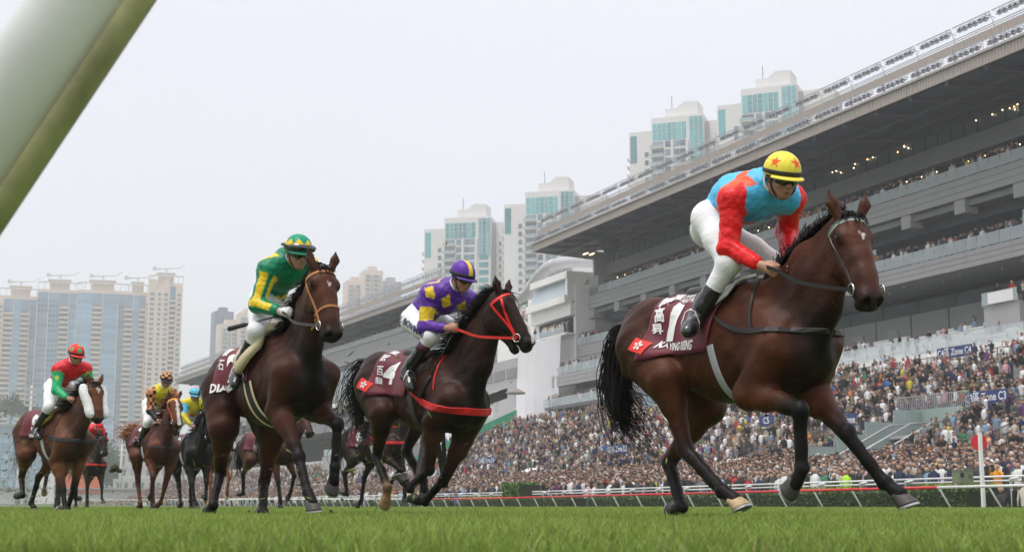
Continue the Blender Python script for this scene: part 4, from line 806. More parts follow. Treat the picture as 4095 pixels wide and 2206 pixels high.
    # level C at the far end, with its own windows and curved glass balcony
    slab(R,'end_block',(90.6,152,14.5),(101,q1-.3,22.55),CON2); band(R,cache,152,q1,90.0,21.9,22.55,1,CON)
    for i in range(12): shared(cache,'wc',lambda m:m.box((0,.1,0),(.08,2.85,1.7)),'window',PALE,R,(90.5,152.2+i*3.02,20.2)); 
    for i in range(7): shared(cache,'wd',lambda m:m.box((0,0,0),(.4,.45,1.9)),'pier',CON2,R,(90.2,152+i*6,20.1))
    slab(R,'balcony_floor',(87.2,150,19.6),(91,q1+1.5,19.9),CON2); glass_rail(R,cache,150,q1+1.5,87.0,19.95,1.15); SEATS.append((87.6,150,q1+1,19.95,1.05,.9)); SEATS.append((88.6,150,q1,19.95,1.05,.5)); band(R,cache,150,q1+2.5,86.9,18.2,19.9,3,CON)
    for i in range(12): shared(cache,'we',lambda m:m.box((0,.1,0),(.08,2.85,2.2)),'window',PALE,R,(90.4,152.2+i*3.02,15.6))
    slab(R,'balcony_floor',(84.6,150,14.6),(91,q1,15.0),CON2); glass_rail(R,cache,150,q1,84.4,15.0,1.15); SEATS.append((85.2,150,q1,15.0,1.05,.8)); SEATS.append((86.6,150,q1,15.0,1.05,.8))
    slab(R,'end_wall',(92.6,q1-.5,22),(101,q1,37.6),CON); slab(R,'stub_block',(92.0,q1-3.,32.0),(95.,q1+.15,34.6),CON)
    # warm lamps inside the top floor and under balcony ceilings
    m=MB(); rr=random.Random(4)
    for i in range(95):
        y=rr.uniform(64,150); 
        if math.sin(y*.55)+math.sin(y*.21)<-.1: continue
        z=rr.choice((38.2,38.3,37.9)); shared(cache,'lampa',lambda m:m.lathe([(.0,-.06),(.06,0),(.0,.06)],(0,0,0),6),'ceiling_lamp',GLOW,R,(95.0,y,z))
    for i in range(52): shared(cache,'lampa',None,'ceiling_lamp',GLOW,R,(95.6,q0+2+i*2.4,34.6))
    m=MB(); m.box((89,183,37.2),(89.12,184.5,37.3)); m.box((90,183,37.2),(90.12,184.5,37.3)); m.build('strip_lamp',GLOWW,R)
    # hanging loudspeakers under the roof
    for q in(118.,172.):
        m=MB(); m.box((87,q,36.2),(88.6,q+2.6,37.3)); m.box((87.2,q+.3,35.7),(88.4,q+2.2,36.2)); m.build('loudspeaker',DARK,R)
    for o in r.children: o.location=Vector(o.location)-Vector((88,120,0))
stand_one()
def stand_two():
    r=empty('grandstand',(88,234,0),label='farther grey grandstand with long lit roof edge behind the green rider',cat='grandstand'); cache={}; L=196.
    r.rotation_euler=(0,0,math.atan2(11.5,193)*1.0)
    roof(r,cache,0,L,-4.2,8,37.9,False,7.0)
    def lamps(m):
        m.box((-.2,0,0),(.15,.5,.38)); m.box((-.1,.2,.38),(-.04,.26,.7)); m.box((-.18,.06,-.2),(.1,.44,-.02))
    for i in range(145): shared(cache,'lp',lamps,'floodlight',mat('lamp_housing'),r,(-4.0,i*1.35,39.4)); shared(cache,'lp',lamps,'floodlight',mat('lamp_housing'),r,(-2.9,i*1.35+.4,42.3))
    slab(r,'back_wall',(5,0,34.5),(5.5,L-10,37.6),DARK); slab(r,'balcony_floor',(.3,0,34.0),(5,L-10,34.4),CON2); glass_rail(r,cache,0,L-12,0,34.5,1.05,3.); 
    band(r,cache,0,L-10,0,31.,34.4,2,CON,L=12); slab(r,'beam',(.6,0,30.3),(6,L-10,31.0),CON2)
    for i in range(31): shared(cache,'pg',lambda m:[m.box((0,.03+k*1.5,j*1.85+.03),(.08,1.47+k*1.5,j*1.85+1.82)) for k in range(4) for j in range(3)],'glazing',PALE,r,(1.2,i*6.,24.8))
    band(r,cache,0,L-10,.4,23.6,24.7,1,CON,L=12); slab(r,'back_wall',(6,0,12),(6.5,L-10,23.7),DARK); slab(r,'strip_lamp',(2.0,14,22.4),(2.2,60,22.6),GLOWW); slab(r,'balcony_floor',(-2,0,17),(6,L-10,19.6),CON2)
    for i in range(24): shared(cache,'pr',lambda m:m.box((0,0,0),(.9,.9,4.2)),'pier',CON2,r,(1.0,i*8.,19.5))
    slab(r,'end_wall',(.3,L-10.3,20),(9,L-10,37.6),CON); slab(r,'end_wall',(.5,-.3,20),(9,0,37.6),CON)
    cs,sn=math.cos(r.rotation_euler[2]),math.sin(r.rotation_euler[2])
    for x,z,d in((.7,34.4,.55),(-1,19.6,.6),(.4,19.6,.6)):
        SEATS.append(('S2',x,z,d))
    return r
ST2=stand_two()
def mid_block():
    r=empty('building',(94,210,0),label='white plant block with big pipe between the two grandstands',cat='building'); B=lambda n,a,b,m:slab(r,n,tuple(np.array(a)-(94,210,0)),tuple(np.array(b)-(94,210,0)),m)
    B('wall',(90,189.2,8),(110,207,33.6),WHT); B('wall',(92.5,207.02,8),(110,226,31.0),WHT); B('parapet',(88.6,189.3,34.6),(97,203,35.6),WHT)
    m=MB(); m.prism([(88.7-94,31.6),(90-94,31.0),(92-94,34.6),(88.7-94,34.6)],189.3-210,190.0-210,1); m.build('wing_wall',WHT,r)
    for i in range(9):
        m=MB(); m.add([(-5.2,190.2+i*1.45-210,32.2),(-5.2,191.6+i*1.45-210,32.2),(-4.6,191.6+i*1.45-210,34.5),(-4.6,190.2+i*1.45-210,34.5),(-5.1,190.2+i*1.45-210,32.2),(-5.1,191.6+i*1.45-210,32.2),(-4.5,191.6+i*1.45-210,34.5),(-4.5,190.2+i*1.45-210,34.5)],[(0,1,2,3),(7,6,5,4),(0,4,5,1),(2,6,7,3),(1,5,6,2),(0,3,7,4)]); m.build('window',PALE,r)
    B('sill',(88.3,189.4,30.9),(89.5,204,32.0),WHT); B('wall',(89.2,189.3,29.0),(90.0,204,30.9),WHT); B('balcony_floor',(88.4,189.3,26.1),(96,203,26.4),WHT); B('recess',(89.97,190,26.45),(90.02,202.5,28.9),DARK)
    for i in range(9): 
        m=MB(); m.box((-5.6,190+i*1.45-210,26.4),(-5.57,191.4+i*1.45-210,27.4)); m.build('glass_panel',GLS,r)
    SEATS.append((89.0,190,203,26.4,1.05,1.3)); SEATS.append((89.4,190,203,26.4,1.05,.9))
    # white sheeting hung down the lower front
    V=[];n=26
    for j in range(2):
        for i in range(n): V.append((-6.6-.25*math.sin(i*1.1)-.6*j,188.9+i*.62-210,26.0-.02*i*(1-j) if j==0 else 13.))
    mesh('sheeting',np.array(V),[(i,i+1,n+i+1,n+i) for i in range(n-1)],mat('white_sheeting',(.66,.66,.69),.85,var=.04,vscale=.4,bump=.2,bscale=2),r)
    B('grey_core',(91.2,212,8),(92.48,233,25.2),mat('core_grey',(.36,.36,.37),.8,var=.05,vscale=.3))
    for a in(214.,219.5,225.): B('vent',(91.05,a,22.0),(91.19,a+4.6,23.6),CON2)
    # roof plant: louvred cooling tower, duct, pipework, railings
    B('cooling_tower',(97,205,33.6),(104,214,40.5),mat('plant_white',(.62,.62,.61),.7,var=.05,vscale=.5))
    for k in range(14): B('louvre',(96.75,205.5,34.4+k*.40),(96.98,213.6,34.62+k*.40),mat('louvre_grey',(.40,.40,.41),.6))
    for k in range(4): B('tower_post',(96.6,205.2+k*2.75,33.6),(96.74,205.4+k*2.75,40.6),STL)
    pts=smooth_path([(4,22,32.0),(0,16,33.0),(-2.0,11,34.2),(-2.5,5,35.0),(-2.4,1,35.4),(-2.2,-4,37.9),(-1.4,-9,38.8),(2,-14,38.6),(6,-18,37.6)],30); m=MB(); m.tube(pts,.95,14); m.build('duct',mat('duct_grey',(.45,.45,.47),.5,.2,var=.06,vscale=.5),r,True)
    for k in(6,11,16,21): m=MB(); p=pts[k]; t=nrm(pts[k+1]-pts[k-1]); m.tube([p-t*.12,p+t*.12],1.03,14); m.build('duct_flange',STL,r,True)
    for k in range(16):
        m=MB(); m.tube([(-1.4,-2+k*1.2,31.0),(-1.4,-2+k*1.2,32.6)],.04,4); m.build('railing_post',STL,r)
    for z in(31.8,32.6): m=MB(); m.tube([(-1.4,-2.5,z),(-1.4,17,z)],.04,4); m.build('railing',STL,r)
    m=MB(); m.tube([(-1,6,31.5),(-.5,7,33.2),(.3,8.5,33.5)],.25,8); m.build('pipe',mat('rust_pipe',(.40,.16,.11),.6),r,True)
mid_block()

# ------------------------------------------------------------------ public terraces, signs, stairs
def prof(p):
    """height of the terrace surface at distance p from the inner edge"""
    p=np.asarray(p,float); return np.where(p<58,.3+(p-41)*.125,2.42+(p-58)*.415)
TSTEP=mat('terrace_concrete',(.30,.29,.28),.85,var=.12,vscale=.7,bump=.2,bscale=4)
def terrace(name,q0,q1,p1,label):
    r=empty(name,(58,q0,0),label=label,cat='terrace'); m=MB(); p=40.5; m.box((40.5-58,0,-1),(58-58,q1-q0,.25)); 
    pp=41.
    while pp<p1-.01:
        st=1.9 if pp<58 else .92; z=float(prof(pp+.01)); m.box((pp-58,0,z-1.2),(pp+st-58+.01,q1-q0,z)); pp+=st
    m.build('steps',TSTEP,r); m=MB(); m.prism([(58-58,0),(p1-58,0),(p1-58,float(prof(p1))-1.3),(0,1.2)],.01,q1-q0-.01,1); m.build('mass',CON2,r); return r
terrace('terrace',30,196,83.5,'stepped concrete terrace full of racegoers below the large grandstand'); terrace('terrace',240,425,72,'distant stepped terrace full of racegoers below the farther grandstand'); terrace('terrace',196,240,66,'middle terrace between the two grandstands below the parasols')
# upper plaza with parasols and green panels at the end of the main terrace
def plaza():
    r=empty('plaza_deck',(84,215,0),label='raised white deck with glass edge where the parasols stand',cat='deck'); slab(r,'deck',(-17.5,-18,5),(6,28,9.6),CON); slab(r,'upper_deck',(-7,-18,9.7),(6,22,14.0),WHT)
    for i in range(14):
        m=MB(); m.box((-17.6,-18+i*3.2,9.65),(-17.57,-14.9+i*3.2,10.8)); m.build('glass_panel',GLS,r)
    for i in range(12):
        m=MB(); m.box((-7.1,-18+i*3.2,14.0),(-7.07,-14.9+i*3.2,15.2)); m.build('glass_panel',GLS,r)
plaza()
GRP=mat('green_panel',(.04,.36,.20),.6,var=.25,vscale=.5)
def green_wall(pts,h,label):
    a,b=pts; r=empty('green_barrier',tuple(a),label=label,cat='barrier'); a=np.array(a);b=np.array(b); N=6
    for i in range(N):
        u,v=lerp(a,b,i/N)-a,lerp(a,b,(i+.96)/N)-a; m=MB(); m.add([u,v,v+V3(0,0,h),u+V3(0,0,h),u+V3(.15,0,0),v+V3(.15,0,0),v+V3(.15,0,h),u+V3(.15,0,h)],[(0,1,2,3),(7,6,5,4),(0,4,5,1),(1,5,6,2),(2,6,7,3),(3,7,4,0)]); m.build('panel',GRP,r)
green_wall(((66,195.4,6.0),(83,195.2,13.6)),1.6,'long green printed barrier rising along the edge of the main crowd')
green_wall(((74,199,13.9),(83,199,17.2)),1.5,'short green printed barrier above the parasols')
green_wall(((60,238,3.6),(66,238.2,6.2)),1.2,'small green printed barrier low down by the far terrace')
def parasol(loc,col,label,col2=None):
    r=empty('parasol',loc,label=label,cat='parasol',group='parasols on the plaza'); m=MB(); m.tube([(0,0,0),(0,0,2.9)],.05,6); m.build('pole',STL,r)
    n=8; V=[(0,0,3.25)]; 
    for ring,(rad,z) in enumerate(((1.1,2.85),(2.1,2.45),(2.1,2.28))):
        for k in range(n): a=2*math.pi*k/n; V.append((rad*.78*math.cos(a),rad*.78*math.sin(a),z))
    F=[(0,1+k,1+(k+1)%n) for k in range(n)]+[(1+j*n+k,1+j*n+(k+1)%n,1+(j+1)*n+(k+1)%n,1+(j+1)*n+k) for j in range(2) for k in range(n)]
    F=[tuple(reversed(f)) for f in F]; mi=[(k%2) if col2 else 0 for k in range(n)]+[(k%2) if col2 else 0 for j in range(2) for k in range(n)]
    mts=[mat('canvas_%g_%g'%(col[0],col[1]),col,.8)]+([mat('canvas_%g_%g'%(col2[0],col2[1]),col2,.8)] if col2 else []); mesh('canopy',np.array(V),F,mts,r,smooth=False,mi=mi)
for l,c,t,c2 in (((83.5,222,14),(.62,.16,.03),'orange parasol with white panels left of the kiosk',(.70,.60,.5)),((80,229,14),(.35,.45,.06),'lime green parasol beside the orange one',None),((84,216,14),(.30,.27,.25),'grey parasol half hidden behind the orange one',None),
  ((81,205,15.0),(.42,.50,.06),'lime green parasol in front of the upper green barrier',None),((82.5,201.5,15.2),(.72,.45,.04),'yellow parasol with white panels by the upper green barrier',(.68,.62,.5)),((84,198,15.5),(.25,.22,.20),'taupe parasol nearest the glass corner of the balcony',None)): parasol(l,c,t,c2)
def kiosk(loc,label):
    r=empty('kiosk',loc,label=label,cat='kiosk'); slab(r,'body',(0,0,0),(3,3.2,2.6),WHT); slab(r,'roof',(-.2,-.2,2.62),(3.2,3.4,2.8),CON); slab(r,'door',(-.03,.6,0),(0,1.6,2.1),CON2)
    for k in range(2):
        m=MB(); m.lathe([(0,0),(.22,.05),(.26,.25),(.15,.42),(0,.46)],(.8+1.4*k,1.2,2.8),10); m.build('camera_dome',WHT,r,True)
kiosk((79,210,14),'white kiosk with two camera domes on its roof beside the orange parasol'); kiosk((80.5,205.8,14),'plain white kiosk nearer the lime parasol')
SIGN=mat('sign_blue',(.02,.045,.17),.6); 
def sign(q,p,z,txt,w,label,h=.95,cat='sign'):
    r=empty('zone_sign',(p,q,z),label=label,cat=cat,group='blue zone signs on the terrace'); m=MB(); m.box((0,-w/2,0),(.05,w/2,h)); m.build('board',SIGN,r)
    v,f=flat_text(txt,.78,.012); k=min(1,(w-.2)/(np.ptp(v[:,0])+1e-6)); V=np.stack([np.full(len(v),-.012),-v[:,0]*k,h/2+v[:,1]],1); mesh('lettering',V,f,mat('print_white',(.8,.8,.8),.6),r,smooth=False)
for q,p,txt,w,lab in((95.5,81.6,'C4區 Zone C4',4.4,'blue sign reading C4 Zone C4 at the top of the crowd'),(123.5,64,'D2區 Zone D2',4.2,'blue sign reading D2 Zone D2 behind the tail of the lead horse'),(157.5,64,'D4區 Zone D4',5,'blue sign reading D4 Zone D4 far along the terrace'),(76.5,68,'C3區 Zone C3',4.2,'blue sign reading C3 Zone C3 above the finish post'),
  (103.5,68,'C5',2.2,'short blue sign reading C5 under the belly of the lead horse'),(111.5,66,'Zone D1',3.2,'blue sign reading Zone D1 beside the hind leg of the lead horse'),(89.6,66,'區 Zone',2.6,'blue sign with partly hidden lettering on the stair wall'),(172,64,'D5區 Zone D5',4.6,'blue sign reading D5 Zone D5 left of the D4 sign')): sign(q,p-.9,float(prof(p))+.75,txt,w,lab)
for q,p in((112,80),(86,78),(88,76.5)):
    r=empty('notice_panel',(p-.8,q,float(prof(p))+.3),label={112:'small light blue notice panel high in the crowd',86:'small light blue notice panel by the upper crush barrier',88:'light blue notice panel next to the barrier gate'}[q],cat='notice'); m=MB(); m.box((0,-.5,0),(.04,.5,.6)); m.build('board',mat('notice_blue',(.10,.30,.60),.6),r)
def barrier(p,q0,q1,label):
    z=float(prof(p)); r=empty('crush_barrier',(p-.5,q0,z),label=label,cat='barrier',group='dark crush barriers across the terrace'); m=MB(); L=q1-q0
    for h in(.55,1.05): m.tube([(0,0,h),(0,L,h)],.035,5)
    m.build('rail',STD,r,True); s=None
    for k in range(int(L/2.5)+1):
        if s is None: m=MB(); m.box((-.03,-.03,-.3),(.03,.03,1.05)); s=m.build('post',STD,r)
        else: inst('post',s,r,(0,k*2.5,0))
for p,a,b,l in((81.8,86,130,'uppermost crush barrier behind the C4 sign'),(68.2,60,84,'crush barrier holding the C3 sign'),(67.4,88,118,'crush barrier above the stairway'),(64.2,118,170,'long crush barrier holding the D2 and D4 signs'),(76,120,194,'high crush barrier on the far half of the terrace'),(58.3,60,78,'low crush barrier at the foot of the terrace'),(58.3,100,150,'long low crush barrier behind the dark horse')): barrier(p,a,b,l)
def sloped_rail(q,p0,p1,label):
    r=empty('stair_rail',(p0,q,float(prof(p0))),label=label,cat='handrail',group='sloping stair rails'); z=float(prof(p1)-prof(p0)); m=MB()
    for h in(.5,1.0): m.tube([(0,0,h),(p1-p0,0,h+z)],.04,5)
    n=int((p1-p0)/2)
    for k in range(n+1): t=k/n; m.tube([((p1-p0)*t,0,z*t-.2),((p1-p0)*t,0,z*t+1)],.03,4)
    m.build('rail',STD,r,True)
for q,a,b,l in((70,59,80,'sloping stair rail right of the red disc'),(92,59,80,'sloping stair rail left of the stairway'),(104,70,83,'sloping stair rail high behind the lead horse chest'),(128,59,82,'sloping stair rail behind the lead horse tail'),(150,59,82,'sloping stair rail on the far terrace'),(176,59,82,'most distant sloping stair rail')): sloped_rail(q,a,b,l)
def stairway():
    q=80.; r=empty('stairway',(58,q,0),label='sunken stairway with greenish glass walls and steel fence beside the crowd',cat='stairway')
    slab(r,'side_wall',(-1,-2.2,1.5),(9,-1.9,3.0),CON2); GW=mat('stair_glass',(.26,.33,.31),.25,spec=.6,var=.15,vscale=.5)
    for k in range(4): m=MB(); m.box((-1+k*2.5,3.0,1.6+k*.9),(1.4+k*2.5,3.1,4.6+k*.9)); m.build('glass_wall',GW,r)
    slab(r,'back_wall',(9,-2,3),(9.3,6,7.4),GW); slab(r,'landing',(6,-2,5.2),(9,6,5.4),CON)
    for k in range(8): slab(r,'step',(-1+k*.9,-1.8,1.5),(-.1+k*.9,2.9,2.0+k*.36),CON)
    m=MB(); 
    for k in range(40): m.box((8.98,-2+k*.2,7.4),(9.03,-1.97+k*.2,8.4))
    m.box((8.95,-2,8.36),(9.06,6,8.42)); m.build('fence',STL,r)
    for yy in(-1.85,.6,2.85):
        m=MB(); m.tube([(-1.5,yy,2.6),(6,yy,6.2),(9,yy,6.4)],.05,6); m.build('handrail',STL,r,True)
stairway()
for i,(q,p,l) in enumerate(((97,58.4,'white concrete parapet between the hind legs of the lead horse'),(139,59.5,'white concrete parapet beside the black clad cameraman'),(118,70,'white parapet wedge behind the tail of the lead horse'),(63,59,'white parapet wedge right of the red disc'),(186,70,'white parapet wedge under the long green barrier'),(182,59,'far white parapet low on the terrace'))):
    r=empty('parapet',(p,q,float(prof(p))-.3),label=l,cat='parapet',group='white parapets on the terrace'); m=MB(); m.add([(-.8,-1.6,0),(-.8,1.6,0),(1.6,1.6,.8),(1.6,-1.6,.8),(-.8,-1.6,1.0),(-.8,1.6,1.0),(1.6,1.6,2.0),(1.6,-1.6,2.0)],[(0,3,2,1),(4,5,6,7),(0,1,5,4),(1,2,6,5),(2,3,7,6),(3,0,4,7)]); m.build('slab',WHT,r)
def metal_barriers():
    for k in range(6):
        q=92+k*2.4; r=empty('metal_barrier',(41.2,q,.3),label='galvanised crowd barrier with upright bars, %s one left of the shrub'%['first','second','third','fourth','fifth','sixth'][k],cat='barrier',group='galvanised crowd barriers'); m=MB()
        m.tube([(0,0,.15),(0,0,1.1),(0,2.3,1.1),(0,2.3,.15),(0,0,.15)],.025,5); m.build('frame',STL,r)
        m=MB(); [m.tube([(0,j*.19,.15),(0,j*.19,1.1)],.01,4) for j in range(1,12)]; m.build('bars',STL,r)
metal_barriers()
r=empty('container',(80,258,11),label='pale blue grey cabin low under the farther grandstand',cat='cabin'); slab(r,'body',(0,0,0),(5,27,5.4),mat('cabin_blue',(.30,.38,.43),.6,var=.05,vscale=.4)); slab(r,'roof',(-.4,-.3,5.42),(5,27.4,5.8),CON); slab(r,'door',(-.04,6,0),(0,8,2.6),CON2); slab(r,'window',(-.04,12,1.5),(0,15,3),WIN)
r=empty('lounge_box',(79.6,127,11.9),label='blue grey glass room at the head of the terrace by the horse neck',cat='cabin'); slab(r,'body',(0,0,0),(5,22,2.9),mat('cabin_blue')); slab(r,'roof',(-.3,-.3,2.92),(5,22.3,3.2),CON); slab(r,'window',(-.05,1,1.7),(-.01,5,2.6),WIN)
# ------------------------------------------------------------------ people
def person_mesh(kind,det=1):
    """one continuous low figure, facing -X; returns verts, faces, region (0 shirt,1 skin,2 hair,3 trousers,4 object)"""
    V=[];F=[];R=[]
    def add(v,f,r):
        n=len(V); V.extend([tuple(map(float,q)) for q in v]); F.extend([tuple(i+n for i in q) for q in f]); R.extend([r]*len(v) if isinstance(r,int) else r)
    n=8 if det>1 else 6
    seat=kind in('seated','seatlean'); zb=-.35 if seat else 0.
    def ring(c,rx,ry): return [(c[0]+rx*math.cos(2*math.pi*k/n),c[1]+ry*math.sin(2*math.pi*k/n),c[2]) for k in range(n)]
    def loft(rs,r):
        v=[q for R_ in rs for q in R_]; m=len(rs); f=[(i*n+k,i*n+(k+1)%n,(i+1)*n+(k+1)%n,(i+1)*n+k) for i in range(m-1) for k in range(n)]; f.append(tuple((m-1)*n+k for k in range(n))); add(v,f,r)
    lx=-.12 if kind in('lean','seatlean') else 0.
    loft([ring((0,0,zb+.0 if not seat else .42),.10,.16),ring((0,0,zb+.88),.11,.17)],3)
    loft([ring((0,0,zb+.84),.115,.175),ring((lx*.4,0,zb+1.12),.12,.185),ring((lx*.9,0,zb+1.36),.125,.215),ring((lx,0,zb+1.46),.075,.12),ring((lx,0,zb+1.50),.05,.06)],0)
    hx=lx-.02; hz=zb+1.645
    st=5 if det==1 else 7; rows=[]
    for i in range(st):
        e=-1.35+2.7*i/(st-1); rows.append(ring((hx,0,hz+.145*math.sin(e)),.118*math.cos(e)+.004,.097*math.cos(e)+.004))
    b=len(V); loft(rows,1)
    for i in range(b,len(V)):
        x,y,z=V[i]
        if z>hz+.045 or (x>hx+.02 and z>hz-.06): R[i]=2
    if kind=='long': loft([ring((hx+.05,0,zb+1.38),.05,.09),ring((hx+.05,0,zb+1.7),.06,.088)],2)
    if kind=='cap': add([(hx-.18,-.07,hz+.05),(hx-.18,.07,hz+.05),(hx-.05,.085,hz+.07),(hx-.05,-.085,hz+.07)],[(0,1,2,3)],2)
    def arm(s,pts,rad,split=1):
        k=4; a=[np.array(p) for p in pts]; v=[];
        for i,p in enumerate(a):
            t=nrm(a[min(i+1,len(a)-1)]-a[max(0,i-1)]); u=nrm(np.cross(t,V3(.3,.2,.9))); w=np.cross(u,t); rr=rad*(1-.2*i); v+= [tuple(p+rr*(u*math.cos(q)+w*math.sin(q))) for q in (0,1.57,3.14,4.71)]
        f=[(i*k+j,i*k+(j+1)%k,(i+1)*k+(j+1)%k,(i+1)*k+j) for i in range(len(a)-1) for j in range(k)]+[tuple((len(a)-1)*k+j for j in range(k))]
        add(v,f,[0]*(k*split)+[1]*(k*(len(a)-split)))
    sh=lambda s:(lx,.21*s,zb+1.38)
    if kind=='phone':
        for s in(1,-1): arm(s,[sh(s),(lx-.14,.27*s,zb+1.20),(lx-.27,.12*s,zb+1.52),(lx-.33,.07*s,zb+1.62)],.05,2)
        add([(lx-.36,-.08,zb+1.60),(lx-.36,.08,zb+1.60),(lx-.36,.08,zb+1.70),(lx-.36,-.08,zb+1.70),(lx-.345,-.08,zb+1.60),(lx-.345,.08,zb+1.60),(lx-.345,.08,zb+1.70),(lx-.345,-.08,zb+1.70)],[(0,3,2,1),(4,5,6,7),(0,1,5,4),(2,3,7,6)],4)
    elif kind=='cheer':
        arm(1,[sh(1),(lx-.06,.34,zb+1.55),(lx-.10,.28,zb+1.86),(lx-.1,.27,zb+1.95)],.05,2); arm(-1,[sh(-1),(0,-.28,zb+1.12),(lx-.12,-.24,zb+.95)],.05,2)
    elif kind in('seated','seatlean'):
        for s in(1,-1): arm(s,[sh(s),(lx-.05,.27*s,zb+1.08),(lx-.28,.12*s,zb+1.0)],.05,2)
    elif kind=='lean':
        for s in(1,-1): arm(s,[sh(s),(lx-.12,.27*s,zb+1.12),(lx-.34,.06*s,zb+1.12)],.05,2)
    else:
        for s in(1,-1): arm(s,[sh(s),(0,.27*s,zb+1.08),(lx-.08,.24*s,zb+.84)],.05,2)
    return np.array(V),F,np.array(R)
SHIRTS=[((.012,.012,.014),38),((.72,.72,.72),19),((.06,.06,.065),8),((.018,.028,.075),10),((.20,.20,.21),7),((.20,.30,.42),3.5),((.45,.40,.32),6),((.10,.085,.06),4),((.42,.03,.03),3.2),((.04,.14,.40),1.8),((.55,.30,.33),2.2),((.05,.19,.10),1.6),((.62,.20,.03),1.2),((.60,.50,.06),1.2),((.13,.04,.14),1.5),((.18,.20,.10),2)]
SNAME=['black','white','charcoal','navy','grey','light blue','beige','brown','red','blue','pink','green','orange','yellow','purple','olive']
SW=np.array([s[1] for s in SHIRTS]);SW=SW/SW.sum()
SKN=[(.56,.35,.25),(.50,.29,.20),(.62,.41,.31),(.42,.24,.16)]; HRC=[(.010,.009,.009),(.018,.013,.010),(.05,.03,.02),(.30,.29,.28),(.5,.5,.5)]
KINDS=['stand','phone','cheer','lean','long','cap','seated','seatlean']
def spots():
    S_=[]
    # standing crowd on the apron, densest at the rail
    for p in np.arange(41.6,57.8,1.15):
        for q in np.arange(34,196,.58):
            if RNG.random()<.93 and not(78<q<83 and p>56): S_.append((p+RNG.normal(0,.22),q+RNG.normal(0,.13),float(prof(p))-.05+RNG.normal(0,.05),0))
    for p in np.arange(58.4,83,.92):
        for q in np.arange(56,194.5,.62):
            if p<67.5 and 77.5<q<86.5: continue
            if abs(q-97)<1.9 and p<64 or abs(q-139)<1.9 and p<64 or abs(q-63)<1.9 and p<64 or abs(q-118)<1.9 and 68<p<75 or abs(q-186)<3 and 68<p<75 : continue
            if any(abs(q-a)<.7 for a in(70,92,104,128,150,176)): continue
            if p>79.4 and 126<q<150: continue
            if RNG.random()<(.86 if p<80 else .72)*(.80+.25*math.sin(q*.9+1.3*math.sin(p*.8))+.12*math.sin(q*.37+p)): S_.append((p+.35+RNG.normal(0,.08),q+RNG.normal(0,.12),float(prof(p)),1 if RNG.random()<.72 else 0))
    for p in np.arange(41.6,71,1.05):
        for q in np.arange(197,424,1.0):
            if p>65 and q<240: continue
            if RNG.random()<.85: S_.append((p+RNG.normal(0,.2),q+RNG.normal(0,.25),float(prof(p)),0))
    for s in SEATS:
        if s[0]=='S2':
            _,x,z,d=s; th=ST2.rotation_euler[2]; c,sn=math.cos(th),math.sin(th)
            for y in np.arange(1,184,.8):
                if RNG.random()<d: S_.append((88+x*c-y*sn,234+x*sn+y*c,z,0))
        else:
            x,q0,q1,z,_,d=s
            gap=np.sin(np.arange(q0,q1,.62)*.45+q0)+np.sin(np.arange(q0,q1,.62)*.17+x)
            for y,g in zip(np.arange(q0,q1,.62),gap):
                if RNG.random()<d*(.65+.45*np.tanh(g*1.5)): S_.append((x+RNG.normal(0,.08),y+RNG.normal(0,.12),z,0))
    for p in np.arange(67,76,1.5):
        for q in np.arange(198,236,1.3):
            if RNG.random()<.5: S_.append((p,q,9.6,0))
    for q in np.arange(199,235,1.1): S_.append((78+RNG.normal(0,1.5),q,14.0,0))
    return np.array(S_)
SP=spots()
# individuals: the 300 that show largest (nearest to the camera inside the view)
hx=SP[:,0]*math.cos(YAW)-SP[:,1]*math.sin(YAW); fy=SP[:,0]*math.sin(YAW)+SP[:,1]*math.cos(YAW)
inview=np.abs(hx/fy)<.385; front=(SP[:,0]<47)&inview; order=np.argsort(np.where(front,np.hypot(hx,fy)+ (SP[:,0]-41)*4,1e9)); IND=order[:262]; ism=np.zeros(len(SP),bool); ism[IND]=True
def crowd_mesh(sel):
    VV=[];FF=[];CC=[];n0=0; T={k:person_mesh(k,1) for k in KINDS}; T={k:(v,[t for q in f for t in ([q] if len(q)==3 else [(q[0],q[i],q[i+1]) for i in range(1,len(q)-1)])],r) for k,(v,f,r) in T.items()}
    T={k:(v,np.array(f),r) for k,(v,f,r) in T.items()}
    kk=np.where(sel[:,3]>.5,RNG.choice(len(KINDS),len(sel),p=[.05,.05,.02,.03,.05,.0,.5,.3]),RNG.choice(len(KINDS),len(sel),p=[.27,.26,.06,.10,.16,.15,0,0]))
    sh=np.array([s[0] for s in SHIRTS])[RNG.choice(len(SHIRTS),len(sel),p=SW)]; sk=np.array(SKN)[RNG.integers(0,4,len(sel))]; hr=np.array(HRC)[RNG.choice(5,len(sel),p=[.56,.2,.1,.09,.05])]; tr=np.array([(.02,.02,.025),(.03,.04,.09),(.12,.10,.08),(.25,.23,.2)])[RNG.integers(0,4,len(sel))]
    for i,kn in enumerate(KINDS):
        m=np.where(kk==i)[0]; 
        if not len(m): continue
        v,f,r=T[kn]; s=sel[m]; sc=RNG.uniform(.96,1.12,len(m)); a=RNG.normal(.25,.35,len(m)); c,sn=np.cos(a),np.sin(a); X=v[None]*sc[:,None,None]*np.array([1.05,1.05,1.]); 
        W_=np.stack([X[...,0]*c[:,None]-X[...,1]*sn[:,None]+s[:,0:1],X[...,0]*sn[:,None]+X[...,1]*c[:,None]+s[:,1:2],X[...,2]+s[:,2:3]],-1)
        pal=np.stack([sh[m],sk[m],hr[m],tr[m],np.tile((.05,.05,.06),(len(m),1))],1); C=pal[:,r]
        VV.append(W_.reshape(-1,3)); CC.append(C.reshape(-1,3)); FF.append((f[None]+(np.arange(len(m))*len(v))[:,None,None]).reshape(-1,3)+n0); n0+=len(m)*len(v)
    return np.concatenate(VV),np.concatenate(FF),np.concatenate(CC)
